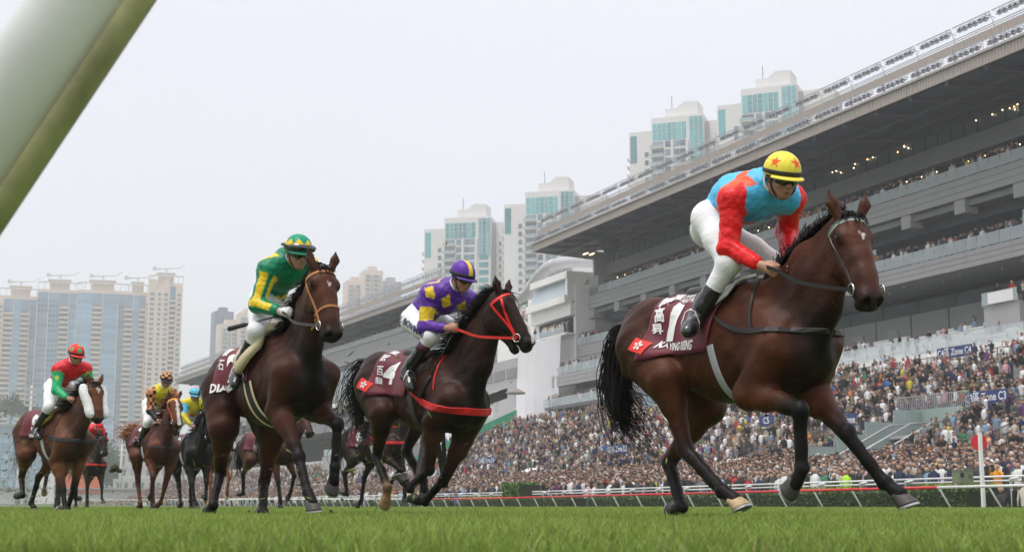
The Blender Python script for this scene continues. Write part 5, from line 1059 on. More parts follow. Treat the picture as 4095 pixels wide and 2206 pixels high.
v,f,c=crowd_mesh(SP[~ism]); print('crowd people',(~ism).sum(),'tris',len(f))
tag(mesh('crowd',v,f,mat('crowd_cloth',attr=True,rough=.8,spec=.2),None,c,smooth=True),'dense racegoing crowd filling the terraces and balconies','crowd',kind='stuff')
def obj_mat(name,rough=.8):
    m=bpy.data.materials.new(name); m.use_nodes=True; N=m.node_tree; o=N.nodes.new('ShaderNodeObjectInfo'); N.links.new(o.outputs['Color'],N.nodes['Principled BSDF'].inputs['Base Color']); N.nodes['Principled BSDF'].inputs['Roughness'].default_value=rough; return m
SHM=obj_mat('shirt_cloth'); 
def ind_mesh(kind,hair,skin,tr):
    v,f,r=person_mesh(kind,2); key=(kind,hair,skin,tr)
    fr=[int(np.median([r[i] for i in q])) for q in f]; me=[SHM,mat('skin_%g'%skin[0],skin,.6),mat('hairc_%g'%hair[0],hair,.6),mat('trouser_%g'%tr[0],tr,.8),mat('phone_black',(.02,.02,.022),.3)]
    return v,f,me,fr
PM={}
KL={'stand':'standing','phone':'holding up a phone','cheer':'with one arm raised','lean':'leaning forward','long':'with long hair','cap':'wearing a cap'}
def spectator(loc,kind,col,hair,skin,tr,label,cat='spectator',rot=.3,sc=1.,group='spectators standing behind the rail'):
    k=(kind,hair,skin,tr)
    if k not in PM:
        v,f,me,fr=ind_mesh(*k); o=mesh('person',v,f,me,None,None,True,fr); PM[k]=o
    else: o=inst('person',PM[k])
    o.location=loc; o.rotation_euler=(0,0,rot); o.scale=(sc*1.05,sc*1.05,sc); o.color=(*col,1); return tag(o,label,cat,group)
SEEN=set(); nth=0
def zone(x,y):
    h=(x*math.cos(YAW)-y*math.sin(YAW))/(x*math.sin(YAW)+y*math.cos(YAW))*3627+1288
    for lim,t in((700,'far left'),(1000,'left of the purple rider'),(1260,'by the potted shrub'),(1500,'left of the black tail'),(1700,'under the black tail'),(1860,'between the hind hooves'),(2010,'under the horse belly'),(2180,'between the forelegs'),(2290,'beside the bibbed photographer'),(2400,'left of the green box'),(2470,'behind the red disc'),(2600,'right of the red disc')):
        if h<lim: return t
    return 'right of the red disc'
for j,i in enumerate(IND):
    x,y,z,_=SP[i]; row='front row' if x<42.4 else 'second row' if x<43.6 else 'third row' if x<44.8 else 'fourth row' if x<46 else 'fifth row'
    for _t in range(60):
        kd=KINDS[RNG.choice(6,p=[.22,.34,.07,.10,.14,.13])]; s=RNG.choice(len(SHIRTS),p=SW); hi=RNG.choice(5,p=[.56,.2,.1,.09,.05]); hn=['black','dark','brown','grey','white'][hi]
        lab='%s %s, %s top, %s, %s'%(hn,{'long':'longhaired woman','cap':'capped fan'}.get(kd,'haired fan'),SNAME[s],KL[kd] if kd not in('long','cap') else 'watching',row+' '+zone(x,y))
        if lab not in SEEN and len(lab.replace(',',' ').split())<=15: break
    SEEN.add(lab); hair=HRC[hi]
    spectator((x,y,z),kd,SHIRTS[s][0],hair,SKN[j%4],[(.02,.02,.025),(.03,.04,.09)][j%2],lab,rot=RNG.normal(.25,.3),sc=RNG.uniform(.98,1.1))
HV=(.45,.75,.05)
for loc,kind,col,lab,cat in(((40.4,45.6,.25),'phone',(.75,.32,.02),'press photographer in a yellow orange bib behind the white rail','photographer'),((41.0,43.5,.3),'cap',HV,'steward in a high visibility yellow green jacket and dark cap','steward'),((57.2,76.4,2.3),'stand',HV,'guard in a yellow green vest beside the sunken stairway','steward'),((70,82,7.3),'stand',HV,'steward in a bright yellow vest high on the terrace','steward'),((40.6,56,.3),'stand',HV,'marshal in a yellow green vest with white sleeves left of the far foreleg','steward'),
   ((36.0,39.3,-.55),'cap',(.62,.55,.5),'man in a dark blue cap crouching behind the hedge right of the finish post','person'),((36.2,40.7,-.75),'long',(.03,.03,.03),'dark haired person crouching low beside the finish post','person'),((36.6,97.2,-.2),'cap',(.06,.09,.22),'seated man in a dark suit reading at the hedge end','person'),((39.6,88.5,.5),'phone',(.012,.012,.014),'black clad television cameraman standing above the shrub','cameraman'),((56,74,2.2),'cheer',(.03,.30,.55),'fan in a bright blue jacket waving on the lower terrace','spectator')):
    spectator(loc,kind,col,(.012,.012,.03) if kind=='cap' else (.012,.01,.01),SKN[0],(.02,.02,.025),lab,cat,.3,1.03,'officials and people at the rail')
# ------------------------------------------------------------------ jockeys
SKIN=(.42,.22,.145)
def make_jockey(key,label,silk,cap,h=.010,skin=SKIN,boot=(.012,.012,.013),boottop=None,gaze=(1,0,-.35),glove=None,goggles='dark',detail=2,peak=None,band=(.012,.012,.012),shin=.42,printtxt=None,upgog=False,hoff=(0,0,0)):
    """silk(part,t,ang,P)->(n,3) colours; cap(dirs)->(n,3)"""
    p=POSES[key]; J={k:np.array(v,float) for k,v in p['J'].items()}; hr=HORSES[key][0]
    root=empty('person',(0,0,0),label=label,cat='jockey',group='jockeys riding in the race')
    M=Matrix.LocRotScale(Vector(p['loc']),hr.rotation_euler.to_quaternion(),Vector((p['s'],)*3))
    base=J['rP']+V3(0,0,-.15); root.matrix_world=M@Matrix.Translation(Vector(base))
    for k in J: J[k]=J[k]-base
    f=nrm(np.array(gaze,float)); lf=nrm(np.cross(V3(0,0,1),f)); up=np.cross(f,lf); HC=J['rH']+np.array(hoff); R=np.stack([f,lf,up],1)
    hd=lambda a,l,u: HC+f*a+lf*l+up*u
    pr=[]; E=lambda *a,**k:pr.append(ell(*a,**k)); Cn=lambda *a,**k:pr.append(cone(*a,**k)); sk=skin; dk=tuple(np.array(sk)*.8); hairc=(.02,.015,.012)
    rP,rN=J['rP'],J['rN']; mid=lerp(rP,rN,.5)+V3(-.03,0,.05)
    # one continuous body
    Cn(rP,mid,.10,.10,.05,sk);Cn(mid,lerp(rN,mid,.12),.10,.07,.05,sk);Cn(rN,hd(-.03,0,-.05),.062,.056,.03,sk)
    E(hd(-.005,0,.03),(.100,.077,.095),.03,sk,R=R);E(hd(.02,0,-.05),(.078,.062,.075),.03,sk,R=R);E(hd(.055,0,-.095),(.032,.030,.022),.022,sk,R=R)
    Cn(hd(.085,0,.005),hd(.108,0,-.032),.012,.017,.012,tuple(np.array(sk)*1.05)); E(hd(.098,0,-.066),(.012,.026,.008),.008,(.30,.10,.08),R=R); E(hd(.082,0,.025),(.02,.055,.014),.02,sk,R=R)
    pr.append(ell(hd(.110,0,-.0665),(.018,.022,.0025),.004,None,R=R,sub=True))
    for sgn in(1,-1):
        E(hd(.060,.042*sgn,-.03),(.03,.022,.022),.02,sk,R=R); E(hd(-.005,.078*sgn,-.01),(.018,.008,.03),.008,dk,R=R)
        pr.append(ell(hd(.093,.033*sgn,.006),(.016,.020,.012),.012,None,R=R,sub=True)); E(hd(.079,.033*sgn,.006),(.013,.014,.012),.004,(.3,.25,.22),R=R)
    hands={}
    for q,sgn in(('L',1),('R',-1)):
        S_,E_,W_=J['rS'+q],J['rE'+q],J['rW'+q]; I_,K_,A_,T_=[J[a+q] for a in('rI','rK','rA','rT')]
        Cn(lerp(rN,S_,.3),S_,.055,.05,.05,sk);Cn(S_,E_,.05,.043,.03,sk);Cn(E_,lerp(E_,W_,.3),.045,.044,.02,sk);Cn(lerp(E_,W_,.3),W_,.044,.027,.02,sk)
        Cn(lerp(rP,I_,.5),I_,.11,.10,.05,sk);Cn(I_,K_,.088,.058,.03,sk);Cn(K_,A_,.056,.036,.03,sk);Cn(A_,lerp(A_,T_,.7),.032,.022,.02,sk)
        # hand: palm, four curled fingers, thumb
        a=nrm(W_-E_); a=nrm(a+V3(.25,0,.05)); side=nrm(np.cross(a,V3(0,0,1)))*(-1)*1. ; side=nrm(np.cross(V3(0,0,1),a)); dn=np.cross(a,side)*-1; dn=dn if dn[2]<0 else -dn
        inn=-side*sgn; hc=glove or sk
        pal=W_+a*.05; Cn(W_+a*.012,W_+a*.075,.030,.034,.015,hc,flat=(inn,1.5))
        for i,(o,l) in enumerate(((-.030,.9),(-.010,1.),(.010,.95),(.029,.78))):
            b0=W_+a*.082+dn*o*1.05; k1=b0+(a*.030+inn*.014)*l; k2=k1+(inn*.026-a*.010)*l; k3=k2+(inn*.004-a*.024)*l
            c_=hc; Cn(b0,k1,.0108,.0102,.006,c_);Cn(k1,k2,.0102,.0095,.003,c_);Cn(k2,k3,.0095,.008,.003,c_)
        t0=W_+a*.03-dn*.030+inn*.008; t1=t0+a*.034-dn*.012+inn*.014; t2=t1+a*.022+inn*.018+dn*.006; Cn(t0,t1,.014,.0115,.008,hc);Cn(t1,t2,.0115,.009,.003,hc)
        hands[q]=W_+a*.085+inn*.02
    V,Q=surface(pr,h*.85 if detail else h*1.1)
    C=vcol(pr,V,.010,sk); rel=(V-HC)@R
    hm=((rel[:,2]>-.03)&(rel[:,0]<.0)&(np.linalg.norm(rel,axis=1)<.16)); C[hm]=hairc
    mesh('body',V,Q,mat('human_skin',attr=True,rough=.5,var=.12,vscale=25,bump=.1,bscale=120),root,C)
    # silks: torso and sleeves, loose and wrinkled
    jp=[];
    def a_(o,part): o['n']=part; jp.append(o)
    a_(cone(lerp(rP,mid,.25),mid,.135,.135,.05),'torso'); a_(cone(mid,lerp(rN,mid,.10),.145,.122,.05),'torso'); a_(cone(lerp(rN,mid,.1),lerp(rN,HC,.30),.095,.062,.04),'torso')
    a_(ell(lerp(mid,rN,.45)+V3(.02,0,-.075),(.17,.145,.115),.06),'torso')
    for q,sgn in(('L',1),('R',-1)):
        S_,E_,W_=J['rS'+q],J['rE'+q],J['rW'+q]
        a_(cone(lerp(rN,S_,.25)+V3(-.02,0,-.01),S_,.105,.085,.04),'yoke'); a_(cone(lerp(S_,mid,.1),lerp(mid,S_,.35),.085,.10,.06),'torso')
        a_(cone(S_,E_,.078,.058,.03),'arm'+q); a_(cone(E_,lerp(E_,W_,.82),.060,.042,.03),'fore'+q); a_(ell(E_+V3(-.01,0,-.01),(.056,.056,.056),.03),'fore'+q)
    nk=lerp(rN,HC,.25); 
    def wr(X):
        s=np.zeros(len(X))
        for (k,am) in (((46,16,70),.004),((-30,66,42),.0036),((90,-40,35),.0026),((22,110,-80),.0022)):
            s+=am*.5*(1.2-2.4*np.abs(np.sin(.5*(X@np.array(k)+2.6*np.sin(X@np.array([13.,-9,17]))+1.5*np.sin(X@np.array([-31.,22,11])))))**.7)
        return s
    V,Q=surface(jp,h,wr=wr)
    D=np.stack([pdist(q,V)[0] for q in jp],1); Tt=np.stack([pdist(q,V)[1] for q in jp],1); b=D.argmin(1); names=np.array([q['n'] for q in jp]); part=names[b]; t=Tt[np.arange(len(V)),b]
    ang=np.zeros(len(V))
    for i,q in enumerate(jp):
        m=b==i
        if q['t']=='c' and m.any():
            ax=nrm(q['b']-q['a']); e1=nrm(np.cross(ax,V3(0,1,0))); e2=np.cross(ax,e1); d=V[m]-q['a']; ang[m]=np.arctan2(d@e2,d@e1)
    tt=((V-rP)@nrm(rN-rP))/np.linalg.norm(rN-rP)
    lat=V[:,1]-(rP[1]+(rN[1]-rP[1])*tt); axn=nrm(rN-rP); nb=nrm(np.cross(V3(0,1,0),axn)); dep=(V-rP)@nb  # nb: towards chest(-)/back(+)
    if (nb[2]>0): dep=-dep   # dep>0 : chest side
    C=silk(dict(part=part,t=t,ang=ang,tt=tt,lat=lat,dep=dep,V=V,S=J['rSR'],E=J['rER'])); 
    # open the neck
    mesh('silk_jacket',V,Q,mat('silk',attr=True,rough=.38,spec=.32,bump=.8,bscale=32,bdist=.012,var=.07,vscale=9),root,C)
    # collar / stock
    X=[]; ax=nrm(HC-rN); e1=nrm(np.cross(ax,V3(0,1,0))); e2=np.cross(ax,e1); c0=lerp(rN,HC,.44)
    vv,ff=strip([c0+(e1*math.cos(2*math.pi*i/16)+e2*math.sin(2*math.pi*i/16))*.066 for i in range(16)],[(e1*math.cos(2*math.pi*i/16)+e2*math.sin(2*math.pi*i/16)) for i in range(16)],.05,.008,True); mesh('collar',vv,ff,mat('stock_white',(.75,.75,.76),.7),root)
    # breeches
    bp=[cone(lerp(rP,mid,.05),lerp(rP,mid,-.35),.128,.118,.05)]
    for q,sgn in(('L',1),('R',-1)):
        I_,K_,A_=J['rI'+q],J['rK'+q],J['rA'+q]
        bp+=[cone(lerp(rP,I_,.6),I_,.125,.112,.05),cone(I_,lerp(I_,K_,.5),.110,.092,.04),cone(lerp(I_,K_,.5),K_,.092,.070,.04),ell(K_,(.072,.070,.072),.03),cone(K_,lerp(K_,A_,shin+.08),.068,.052,.03)]
    V,Q=surface(bp,h,wr=lambda X:wr(X*1.9)*.30); mesh('breeches',V,Q,mat('breeches_white',(.78,.78,.80),.75,bump=.4,bscale=45,var=.05,bdist=.01),root)
    # boots
    for q in'RL':
        K_,A_,T_=J['rK'+q],J['rA'+q],J['rT'+q]; fd=nrm(T_-A_); top=lerp(K_,A_,shin)
        he=A_-fd*.05+V3(0,0,-.05)*1
        bq=[cone(top,lerp(K_,A_,.75),.058,.055,.02,boot),cone(lerp(K_,A_,.75),A_,.055,.046,.02,boot),cone(A_+V3(0,0,-.01),lerp(A_,T_,.8)+V3(0,0,-.012),.050,.044,.03,boot),cone(lerp(A_,T_,.6)+V3(0,0,-.018),T_+V3(0,0,-.015),.044,.034,.03,boot),ell(he,(.035,.032,.035),.03,boot)]
        V,Q=surface(bq,h,wr=lambda X:wr(X*1.2)*.4); o=mesh('boot',V,Q,mat('boot_leather',boot,.22,spec=.6,bump=.25,bscale=18,coat=.3),root)
        if boottop:
            vv=[];m=MB(); m.tube([top,lerp(K_,A_,shin+.25*(1-shin))],[.0605,.060],16); m.build('boot_top',mat('boottop_%g_%g'%boottop[:2],boottop,.6),o,True)
        # sole
        m=MB(); 
    # helmet
    hr_=.116; N=26; VV=[];FF=[];rings=15
    cen=hd(-.012,0,.045)
    for i in range(rings):
        el=math.radians(-14+104*i/(rings-1)) ; 
        for k in range(N):
            q=2*math.pi*k/N; d=V3(math.cos(el)*math.cos(q)*1.10,math.cos(el)*math.sin(q)*.93,math.sin(el)*.98)
            r=hr_*(1+.006*math.sin(6*q+1)*math.cos(el)+.004*math.sin(11*q+5*el)); VV.append(cen+R@(d*r))
    FF=[(i*N+k,i*N+(k+1)%N,(i+1)*N+(k+1)%N,(i+1)*N+k) for i in range(rings-1) for k in range(N)]
    # subdivide finely so that the cap pattern is crisp
    VV=np.array(VV); me_v,me_f=VV,np.array(FF)
    for _ in range(2 if detail else 1):
        e={};nv=list(me_v);nf=[]
        def mdp(a,b):
            kk=(min(a,b),max(a,b))
            if kk not in e: e[kk]=len(nv); nv.append((me_v[a]+me_v[b])/2)
            return e[kk]
        for a,b_,c,d in me_f:
            ab,bc,cd_,da=mdp(a,b_),mdp(b_,c),mdp(c,d),mdp(d,a); ce=len(nv); nv.append((me_v[a]+me_v[b_]+me_v[c]+me_v[d])/4); nf+=[(a,ab,ce,da),(ab,b_,bc,ce),(ce,bc,c,cd_),(da,ce,cd_,d)]
        me_v=np.array(nv);me_f=np.array(nf)
        rr=(me_v-cen)@R; un=rr/np.array([1.10,.93,.98]); un/=np.linalg.norm(un,axis=1)[:,None]+1e-9; me_v=cen+(un*np.array([1.10,.93,.98])*hr_*(1+.004*np.sin(un[:,:1]*19+un[:,1:2]*13)))@R.T
    rr=(me_v-cen)@R; dirs=rr/(np.linalg.norm(rr,axis=1)[:,None]+1e-9)
    hm=mesh('helmet',me_v,me_f,mat('cap_silk',attr=True,rough=.42,spec=.25,bump=.3,bscale=24,bdist=.008,var=.06),root,cap(dirs))
    m=MB(); pk=[]
    for j in range(2):
        for i in range(13):
            q=-1.05+2.1*i/12; r=1.0 if j==0 else 1.0
            base_=V3(math.cos(q)*.126,math.sin(q)*.106,-.020); tip=base_+V3(math.cos(q)*.058*math.cos(q*.8),math.sin(q)*.02,-.012)
            for b_ in(base_,tip): m.v.append(tuple(cen+R@(b_+V3(0,0,-.008*j)))); m.c.append((1,1,1))
    for i in range(12):
        a=i*2; m.f.append((a,a+1,a+3,a+2)); b_=26+i*2; m.f.append((b_,b_+2,b_+3,b_+1)); m.f.append((a+1,b_+1,b_+3,a+3)); m.f.append((a,a+2,b_+2,b_))
    pc=peak or cap(np.array([[1,0,-.1]]))[0]; m.build('peak',mat('peak_%g_%g_%g'%tuple(np.round(pc,3)),tuple(pc),.5),hm,True)
    pts=[cen+R@V3(math.cos(q)*.1285,math.sin(q)*.1085,-.006) for q in np.linspace(0,2*math.pi,33)[:-1]]; nn=[nrm(R@V3(math.cos(q),math.sin(q),0)) for q in np.linspace(0,2*math.pi,33)[:-1]]
    v,f_=strip(pts,nn,.026,.004,True); mesh('helmet_band',v,f_,mat('band_%g'%band[0],band,.5),hm)
    # goggles over the eyes (and a second pair pushed up where worn)
    def gog(u0,rad,nm,a0=.0):
        m=MB(); n=17; V_=[]
        for j,(du,dr) in enumerate(((-.032,0),(-.022,.012),(.0,.016),(.020,.012),(.030,0))):
            for i in range(n):
                q=-1.15+2.3*i/(n-1); ed=1-(abs(q)/1.15)**4*.8; nose=.012*math.exp(-(q/.18)**2) if du<0 else 0
                V_.append(hd((rad+dr*ed)*math.cos(q)*1.02+a0,(rad*.86+dr*ed)*math.sin(q),u0+du*ed+nose))
        m.add(V_,[(j*n+i,j*n+i+1,(j+1)*n+i+1,(j+1)*n+i) for j in range(4) for i in range(n-1)]); g=m.build(nm,mat('goggle_lens',(.006,.006,.008),.06,spec=.8,coat=1),root,True)
        pts=[hd((rad+.004)*math.cos(q)*1.02+a0,(rad*.86+.004)*math.sin(q),u0) for q in np.linspace(1.1,2*math.pi-1.1,20)]; nn=[nrm(f*math.cos(q)+lf*math.sin(q)) for q in np.linspace(1.1,2*math.pi-1.1,20)]
        v,f_=strip(pts,nn,.016,.004); mesh('goggle_strap',v,f_,mat('band_%g'%band[0],band,.5),g)
    gog(-.002,.100,'goggles')
    if upgog: gog(.058,.150,'goggles',-.012)
    m=MB(); m.tube(smooth_path([hd(.02,.085,.0),hd(.04,.07,-.07),hd(.045,0,-.122),hd(.04,-.07,-.07),hd(.02,-.085,0)],14),.006,5); m.build('chin_strap',mat('band_%g'%band[0],band,.5),hm,True)
    if printtxt:
        # printed name down the outside of the thigh
        v,ff=flat_text(printtxt,.085,.002); I_,K_=J['rIR'],J['rKR']; ax=nrm(K_-I_); out=nrm(np.cross(ax,V3(0,0,1))); out=out if out[1]<0 else -out; upv=np.cross(out,ax); upv=upv if upv[2]>0 else -upv
        o=I_[None]+ax[None]*(.20+v[:,:1])+upv[None]*(v[:,1:2]-.0)+out*.25; X=trace(bp,o,np.tile(-out,(len(o),1)),.4); mesh('leg_print',X+out*.007,ff,mat('print_navy',(.01,.015,.08),.6),root,smooth=False)
    return root,M,base,hands
def whip(key,J0,dirv,L=.68,label='',M=None,base=None,hand=None):
    root=empty('riding_whip',label=label,cat='whip'); root.matrix_world=M@Matrix.Translation(Vector(base+hand)); d=nrm(dirv)
    m=MB(); m.tube([-d*.12,d*.08],[.010,.009],7); m.build('grip',mat('whip_grip',(.02,.02,.02),.6),root,True)
    m=MB(); m.tube([d*.08,d*L*.7],[.007,.005],6); m.build('shaft',mat('whip_shaft',(.012,.012,.012),.35),root,True)
    m=MB(); s=nrm(np.cross(d,V3(0,1,.3))); m.tube([d*L*.68,d*L*.72,d*L],[.008,.018,.020],6); m.build('flap',mat('whip_grip',(.02,.02,.02),.6),root,True)
    return root
# ------------------------------------------------------------------ the field of runners
def bay(b,d,pt=(.010,.008,.008),mz=None,**k):
    q=.62; b=tuple(np.array(b)*q); d=tuple(np.array(d)*q*.8); pt=tuple(np.array(pt)*.75); k={n:(tuple(np.array(v)*.68) if n=='face' else v) for n,v in k.items()}
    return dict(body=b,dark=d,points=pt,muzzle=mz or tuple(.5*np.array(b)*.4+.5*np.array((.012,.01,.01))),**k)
RED=(.74,.010,.012);ORG=(.78,.10,.02);SKY=(.08,.48,.80);YEL=(.78,.55,.025);GRN=(.0,.20,.095);LGR=(.02,.42,.17);PUR=(.105,.028,.32);LEM=(.66,.56,.03);BLK=(.015,.012,.014)
def px(*fs):
    def g(C,rel,V):
        for f in fs: C=f(C,rel,V)
        return C
    return g
def flag_print(lay,white,cx,cs,s=1.,rot=0):
    # red panel with a white five-petalled flower
    v=[];f=[]; n1,n2=9,7
    for i in range(n1):
        for j in range(n2): v.append(((i/(n1-1)-.5)*.13*s,(j/(n2-1)-.5)*.085*s))
    f=[(i*n2+j,(i+1)*n2+j,(i+1)*n2+j+1,i*n2+j+1) for i in range(n1-1) for j in range(n2-1)]
    o=lay('',cx,cs,1,'flag_panel',mat('print_red',(.75,.03,.02),.6),rot=rot,tuples=(v,f)); o.location=(0,0,0)
    vv=[];ff=[]
    for k in range(5):
        a=math.pi/2+k*2*math.pi/5; b=len(vv)
        for (r,dq) in((.004,0),(.016,.55),(.029,.38),(.032,.05),(.027,-.25),(.015,-.35)): vv.append((r*s*math.cos(a+dq),r*s*math.sin(a+dq)))
        ff.append(tuple(range(b,b+6)))
    q=lay('',cx,cs,1,'flag_flower',white,rot=rot,tuples=(vv,ff)); q.data.transform(Matrix.Translation((0,-.006,.002)))
def printsA(lay,white,x0,x1,sd):
    lay('KA YING RISING',-.14,.495,.10,'lettering',white,.003,sx=.50,rot=-.10); lay('1',-.25,.31,.36,'number',white,.012,sx=1.1)
    for i,ch in enumerate('嘉應高昇'): lay(ch,-.355,.10+.082*i,.078,'lettering',white,.002,rot=.25)
    lay("CHAIRMAN'S",-.21,.085,.05,'lettering',white,.001,sx=.7); lay('SPRINT PRIZE',-.21,.13,.05,'lettering',white,.001,sx=.6); flag_print(lay,white,-.415,.485,.9,-.35)
def printsB(lay,white,x0,x1,sd):
    lay('DIAMOND RE',-.30,.49,.11,'lettering',white,.004,sx=.62); lay('2',-.28,.32,.30,'number',white,.01); 
    for i,ch in enumerate('鑽石'): lay(ch,-.43,.18+.10*i,.085,'lettering',white,.001)
def printsC(lay,white,x0,x1,sd):
    lay('4',-.25,.30,.32,'number',white,.012); flag_print(lay,white,-.475,.47,1.05,-.3); pass
    for i,ch in enumerate('樂時百發'): lay(ch,-.40+.01*i,.10+.10*i,.085,'lettering',white,.001,rot=.2)
def plainprint(name,num):
    def f(lay,white,x0,x1,sd):
        if name: lay(name,-.27,.48,.11,'lettering',white,.004,sx=.62)
        lay(num,-.26,.28,.28,'number',white,.01)
    return f
POSES['A']['J']['rW'+'L']=(.545,.02,1.655)
BAYA=bay((.100,.030,.013),(.009,.006,.005),face=(.105,.033,.017),hq=1.06,hl=1.09)
make_horse('A','bay racehorse leading the field under the rider in red and blue silks',BAYA,.0125,star(.205,.012,.026),
  tack=dict(gw=.055,browband=(.70,.70,.68),band2=(.05,.12,.11),bridle=(.022,.018,.016),breast=(.02,.018,.017),bw=.034,bz=1.24,pad=(.72,.72,.72),padw=.05,padt=.02,prints=printsA,noseband=False,slant=-.16,cloth=(-.42,.16,.57)),
  hoof={'HR':(.50,.36,.20)},girth=(.36,.36,.40),
  tail=dict(path=[(-.84,.02,1.46),(-.98,0,1.42),(-1.07,-.02,1.22),(-1.06,-.04,.98),(-1.0,-.05,.74)],n=820,w=.052,wild=.12),mane=dict(side=1,lift=.75,len=.15,n=420))
make_horse('B','bay racehorse coming head on under the rider in green and yellow silks',bay((.072,.024,.014),(.009,.006,.005),face=(.105,.034,.018),hq=1.14,hl=1.10),.0125,star(.20,.0,.022),
  tack=dict(bridle=(.36,.15,.04),rein=(.06,.05,.05),prints=printsB,pad=(.62,.53,.34),padw=.30,padt=.06,girth2=(.62,.53,.34),slant=.05,nosecol=(.36,.15,.04)),girth=(.02,.02,.02),mane=dict(side=-1,lift=-.05,len=.14,n=520,thin=.75))
tag(HORSES['B'][0],None)
make_horse('C','dark brown racehorse in a red bridle under the rider in purple silks',bay((.060,.022,.013),(.008,.006,.006),face=(.032,.015,.011),sockHR=(.30,.18,.09),hq=1.18,jaw=.022),.0125,px(star(.13,.0,.018),blaze(.16,.565,.010,.022,.012)),
  tack=dict(bridle=(.72,.02,.015),rein=(.62,.03,.02),breast=(.55,.015,.015),bw=.065,bz=1.10,prints=printsC,cross=True,noseband=False,slant=-.10,cloth=(-.46,.10,.56)),hoof={'HR':(.30,.19,.10)},
  tail=dict(path=[(-.84,.0,1.46),(-.98,0,1.44),(-1.12,.0,1.28),(-1.16,0,1.05),(-1.10,0,.80)],n=480,w=.06,wild=.15),mane=dict(side=-1,lift=.2,len=.14,n=480),girth=(.05,.04,.04))
make_horse('D','bay racehorse with white sheepskin cheek rolls galloping at the far left',bay((.16,.058,.024),(.05,.022,.012),face=(.19,.068,.026)),.017,star(.17,.0,.04),
  tack=dict(cheek_rolls=True,breast=(.02,.02,.02),prints=plainprint('INVINC','5'),noseband=False,pad=(.30,.22,.03)),mane=dict(side=-1,lift=.35,len=.17))
make_horse('E','chestnut racehorse with a white blaze under the rider in the chequered cap',bay((.135,.042,.020),(.07,.024,.014),pt=(.10,.034,.018),face=(.22,.075,.03)),.018,blaze(.08,.575,.026,.034),
  tack=dict(bridle=(.60,.03,.02),browband=(.75,.36,.02),breast=(.03,.02,.03),bw=.03,prints=plainprint('','7'),noseband=False),detail=0,
  tail=dict(path=[(-.84,-.02,1.46),(-.94,-.09,1.52),(-1.0,-.20,1.47),(-1.02,-.30,1.32)],n=420,w=.09,wild=.12,col=(.30,.12,.05)),mane=dict(col=(.13,.045,.02)))
make_horse('F','black racehorse under the rider in the sky blue cap',bay((.014,.012,.012),(.009,.008,.008),face=(.014,.012,.012)),.02,None,tack=dict(prints=plainprint('','9')),detail=0)
make_horse('G','dusty dark bay racehorse running behind the sheepskin cheek roll horse',bay((.05,.022,.014),(.02,.012,.01)),.024,None,tack=dict(bridle=(.03,.03,.03),breast=(.55,.03,.02)),detail=0)
make_horse('H','orange chestnut racehorse half hidden behind the black horse',bay((.25,.085,.03),(.16,.055,.02),pt=(.22,.08,.03)),.024,blaze(.1,.575,.03,.04),detail=0,hoof={q:(.40,.30,.18) for q in('FR','FL','HR','HL')})
make_horse('I','bay racehorse seen between the legs of the green rider mount',bay((.10,.034,.019),(.04,.016,.011)),.021,None,detail=0)
make_horse('J','dark brown racehorse with red bridle and breast strap behind the purple rider mount',bay((.034,.019,.015),(.016,.012,.011)),.021,None,
  tack=dict(bridle=(.62,.03,.02),rein=(.62,.05,.02),breast=(.55,.015,.015),prints=plainprint('LESOR','6')),detail=0)
make_horse('K','bay racehorse with pale front feet mostly hidden by the sheepskin cheek roll horse',bay((.10,.034,.018),(.03,.013,.01),sockFR=(.45,.36,.26)),.022,None,detail=0,hoof={'FR':(.40,.32,.22)})
# ---- riders
def silkA(d):
    n=len(d['t']); C=np.tile(SKY,(n,1)); p=d['part']; arm=np.char.startswith(p,'arm')|np.char.startswith(p,'fore'); C[arm]=RED
    sh=(p=='yoke'); C[sh&(np.abs(d['lat'])>.10)&(np.abs(d['lat'])<.165)&(d['dep']<.02)]=ORG; C[sh&(np.abs(d['lat'])>.165)]=RED
    q=np.abs(d['lat']); tt=d['tt']; ch=(d['dep']>.0)&(tt>.26)&(tt<.70-2.0*q)&~arm; C[ch]=ORG
    top=(d['dep']<0)&(np.abs(tt-.86)<.10-.0*q)&(q>.05)&~arm; C[top]=ORG
    return C
def five_star(u,v,r):
    a=np.arctan2(v,u); rr=np.hypot(u,v); k=np.pi/5; b=np.mod(a,2*k)-k; lim=r*.382*np.cos(0)/np.cos(0)+0*rr
    # star edge radius between the inner (.40 r) and outer (r) vertices
    ab=np.abs(b); ro,ri=r,r*.42; x1,y1=ri,0; x2,y2=ro*np.cos(k),ro*np.sin(k); 
    den=np.cos(ab)*(y2-y1)-np.sin(ab)*(x2-x1); edge=(x1*(y2-y1)-y1*(x2-x1))/den
    return rr<edge
def capA(d):
    C=np.tile((.80,.68,.07),(len(d),1)); az=np.arctan2(d[:,1],d[:,0]); el=np.arcsin(np.clip(d[:,2],-1,1))
    for a0 in(-.95,.35,1.7,3.0,-2.2):
        u=(np.mod(az-a0+np.pi,2*np.pi)-np.pi)*np.cos(el); m=five_star(el-.50,u,.36); C[m]=ORG
    return C
def silkB(d):
    C=np.tile(GRN,(len(d['t']),1)); p=d['part']; arm=np.char.startswith(p,'arm')|np.char.startswith(p,'fore')
    a=np.abs(d['ang']); fo=np.char.startswith(p,'fore'); st=arm&np.where(fo,(a>.55)&(a<1.75)&(d['t']<.86),(a>.25)&(a<1.25)); C[st]=YEL
    q=np.abs(d['lat']); tt=d['tt']; zz=.06*np.abs(np.mod(q/.07,1)*2-1); C[~arm&(tt>.16+zz)&(tt<.27+zz)&(d['dep']>-.1)]=YEL; C[(p=='yoke')&(q>.13)&(d['dep']<.02)]=YEL
    return C
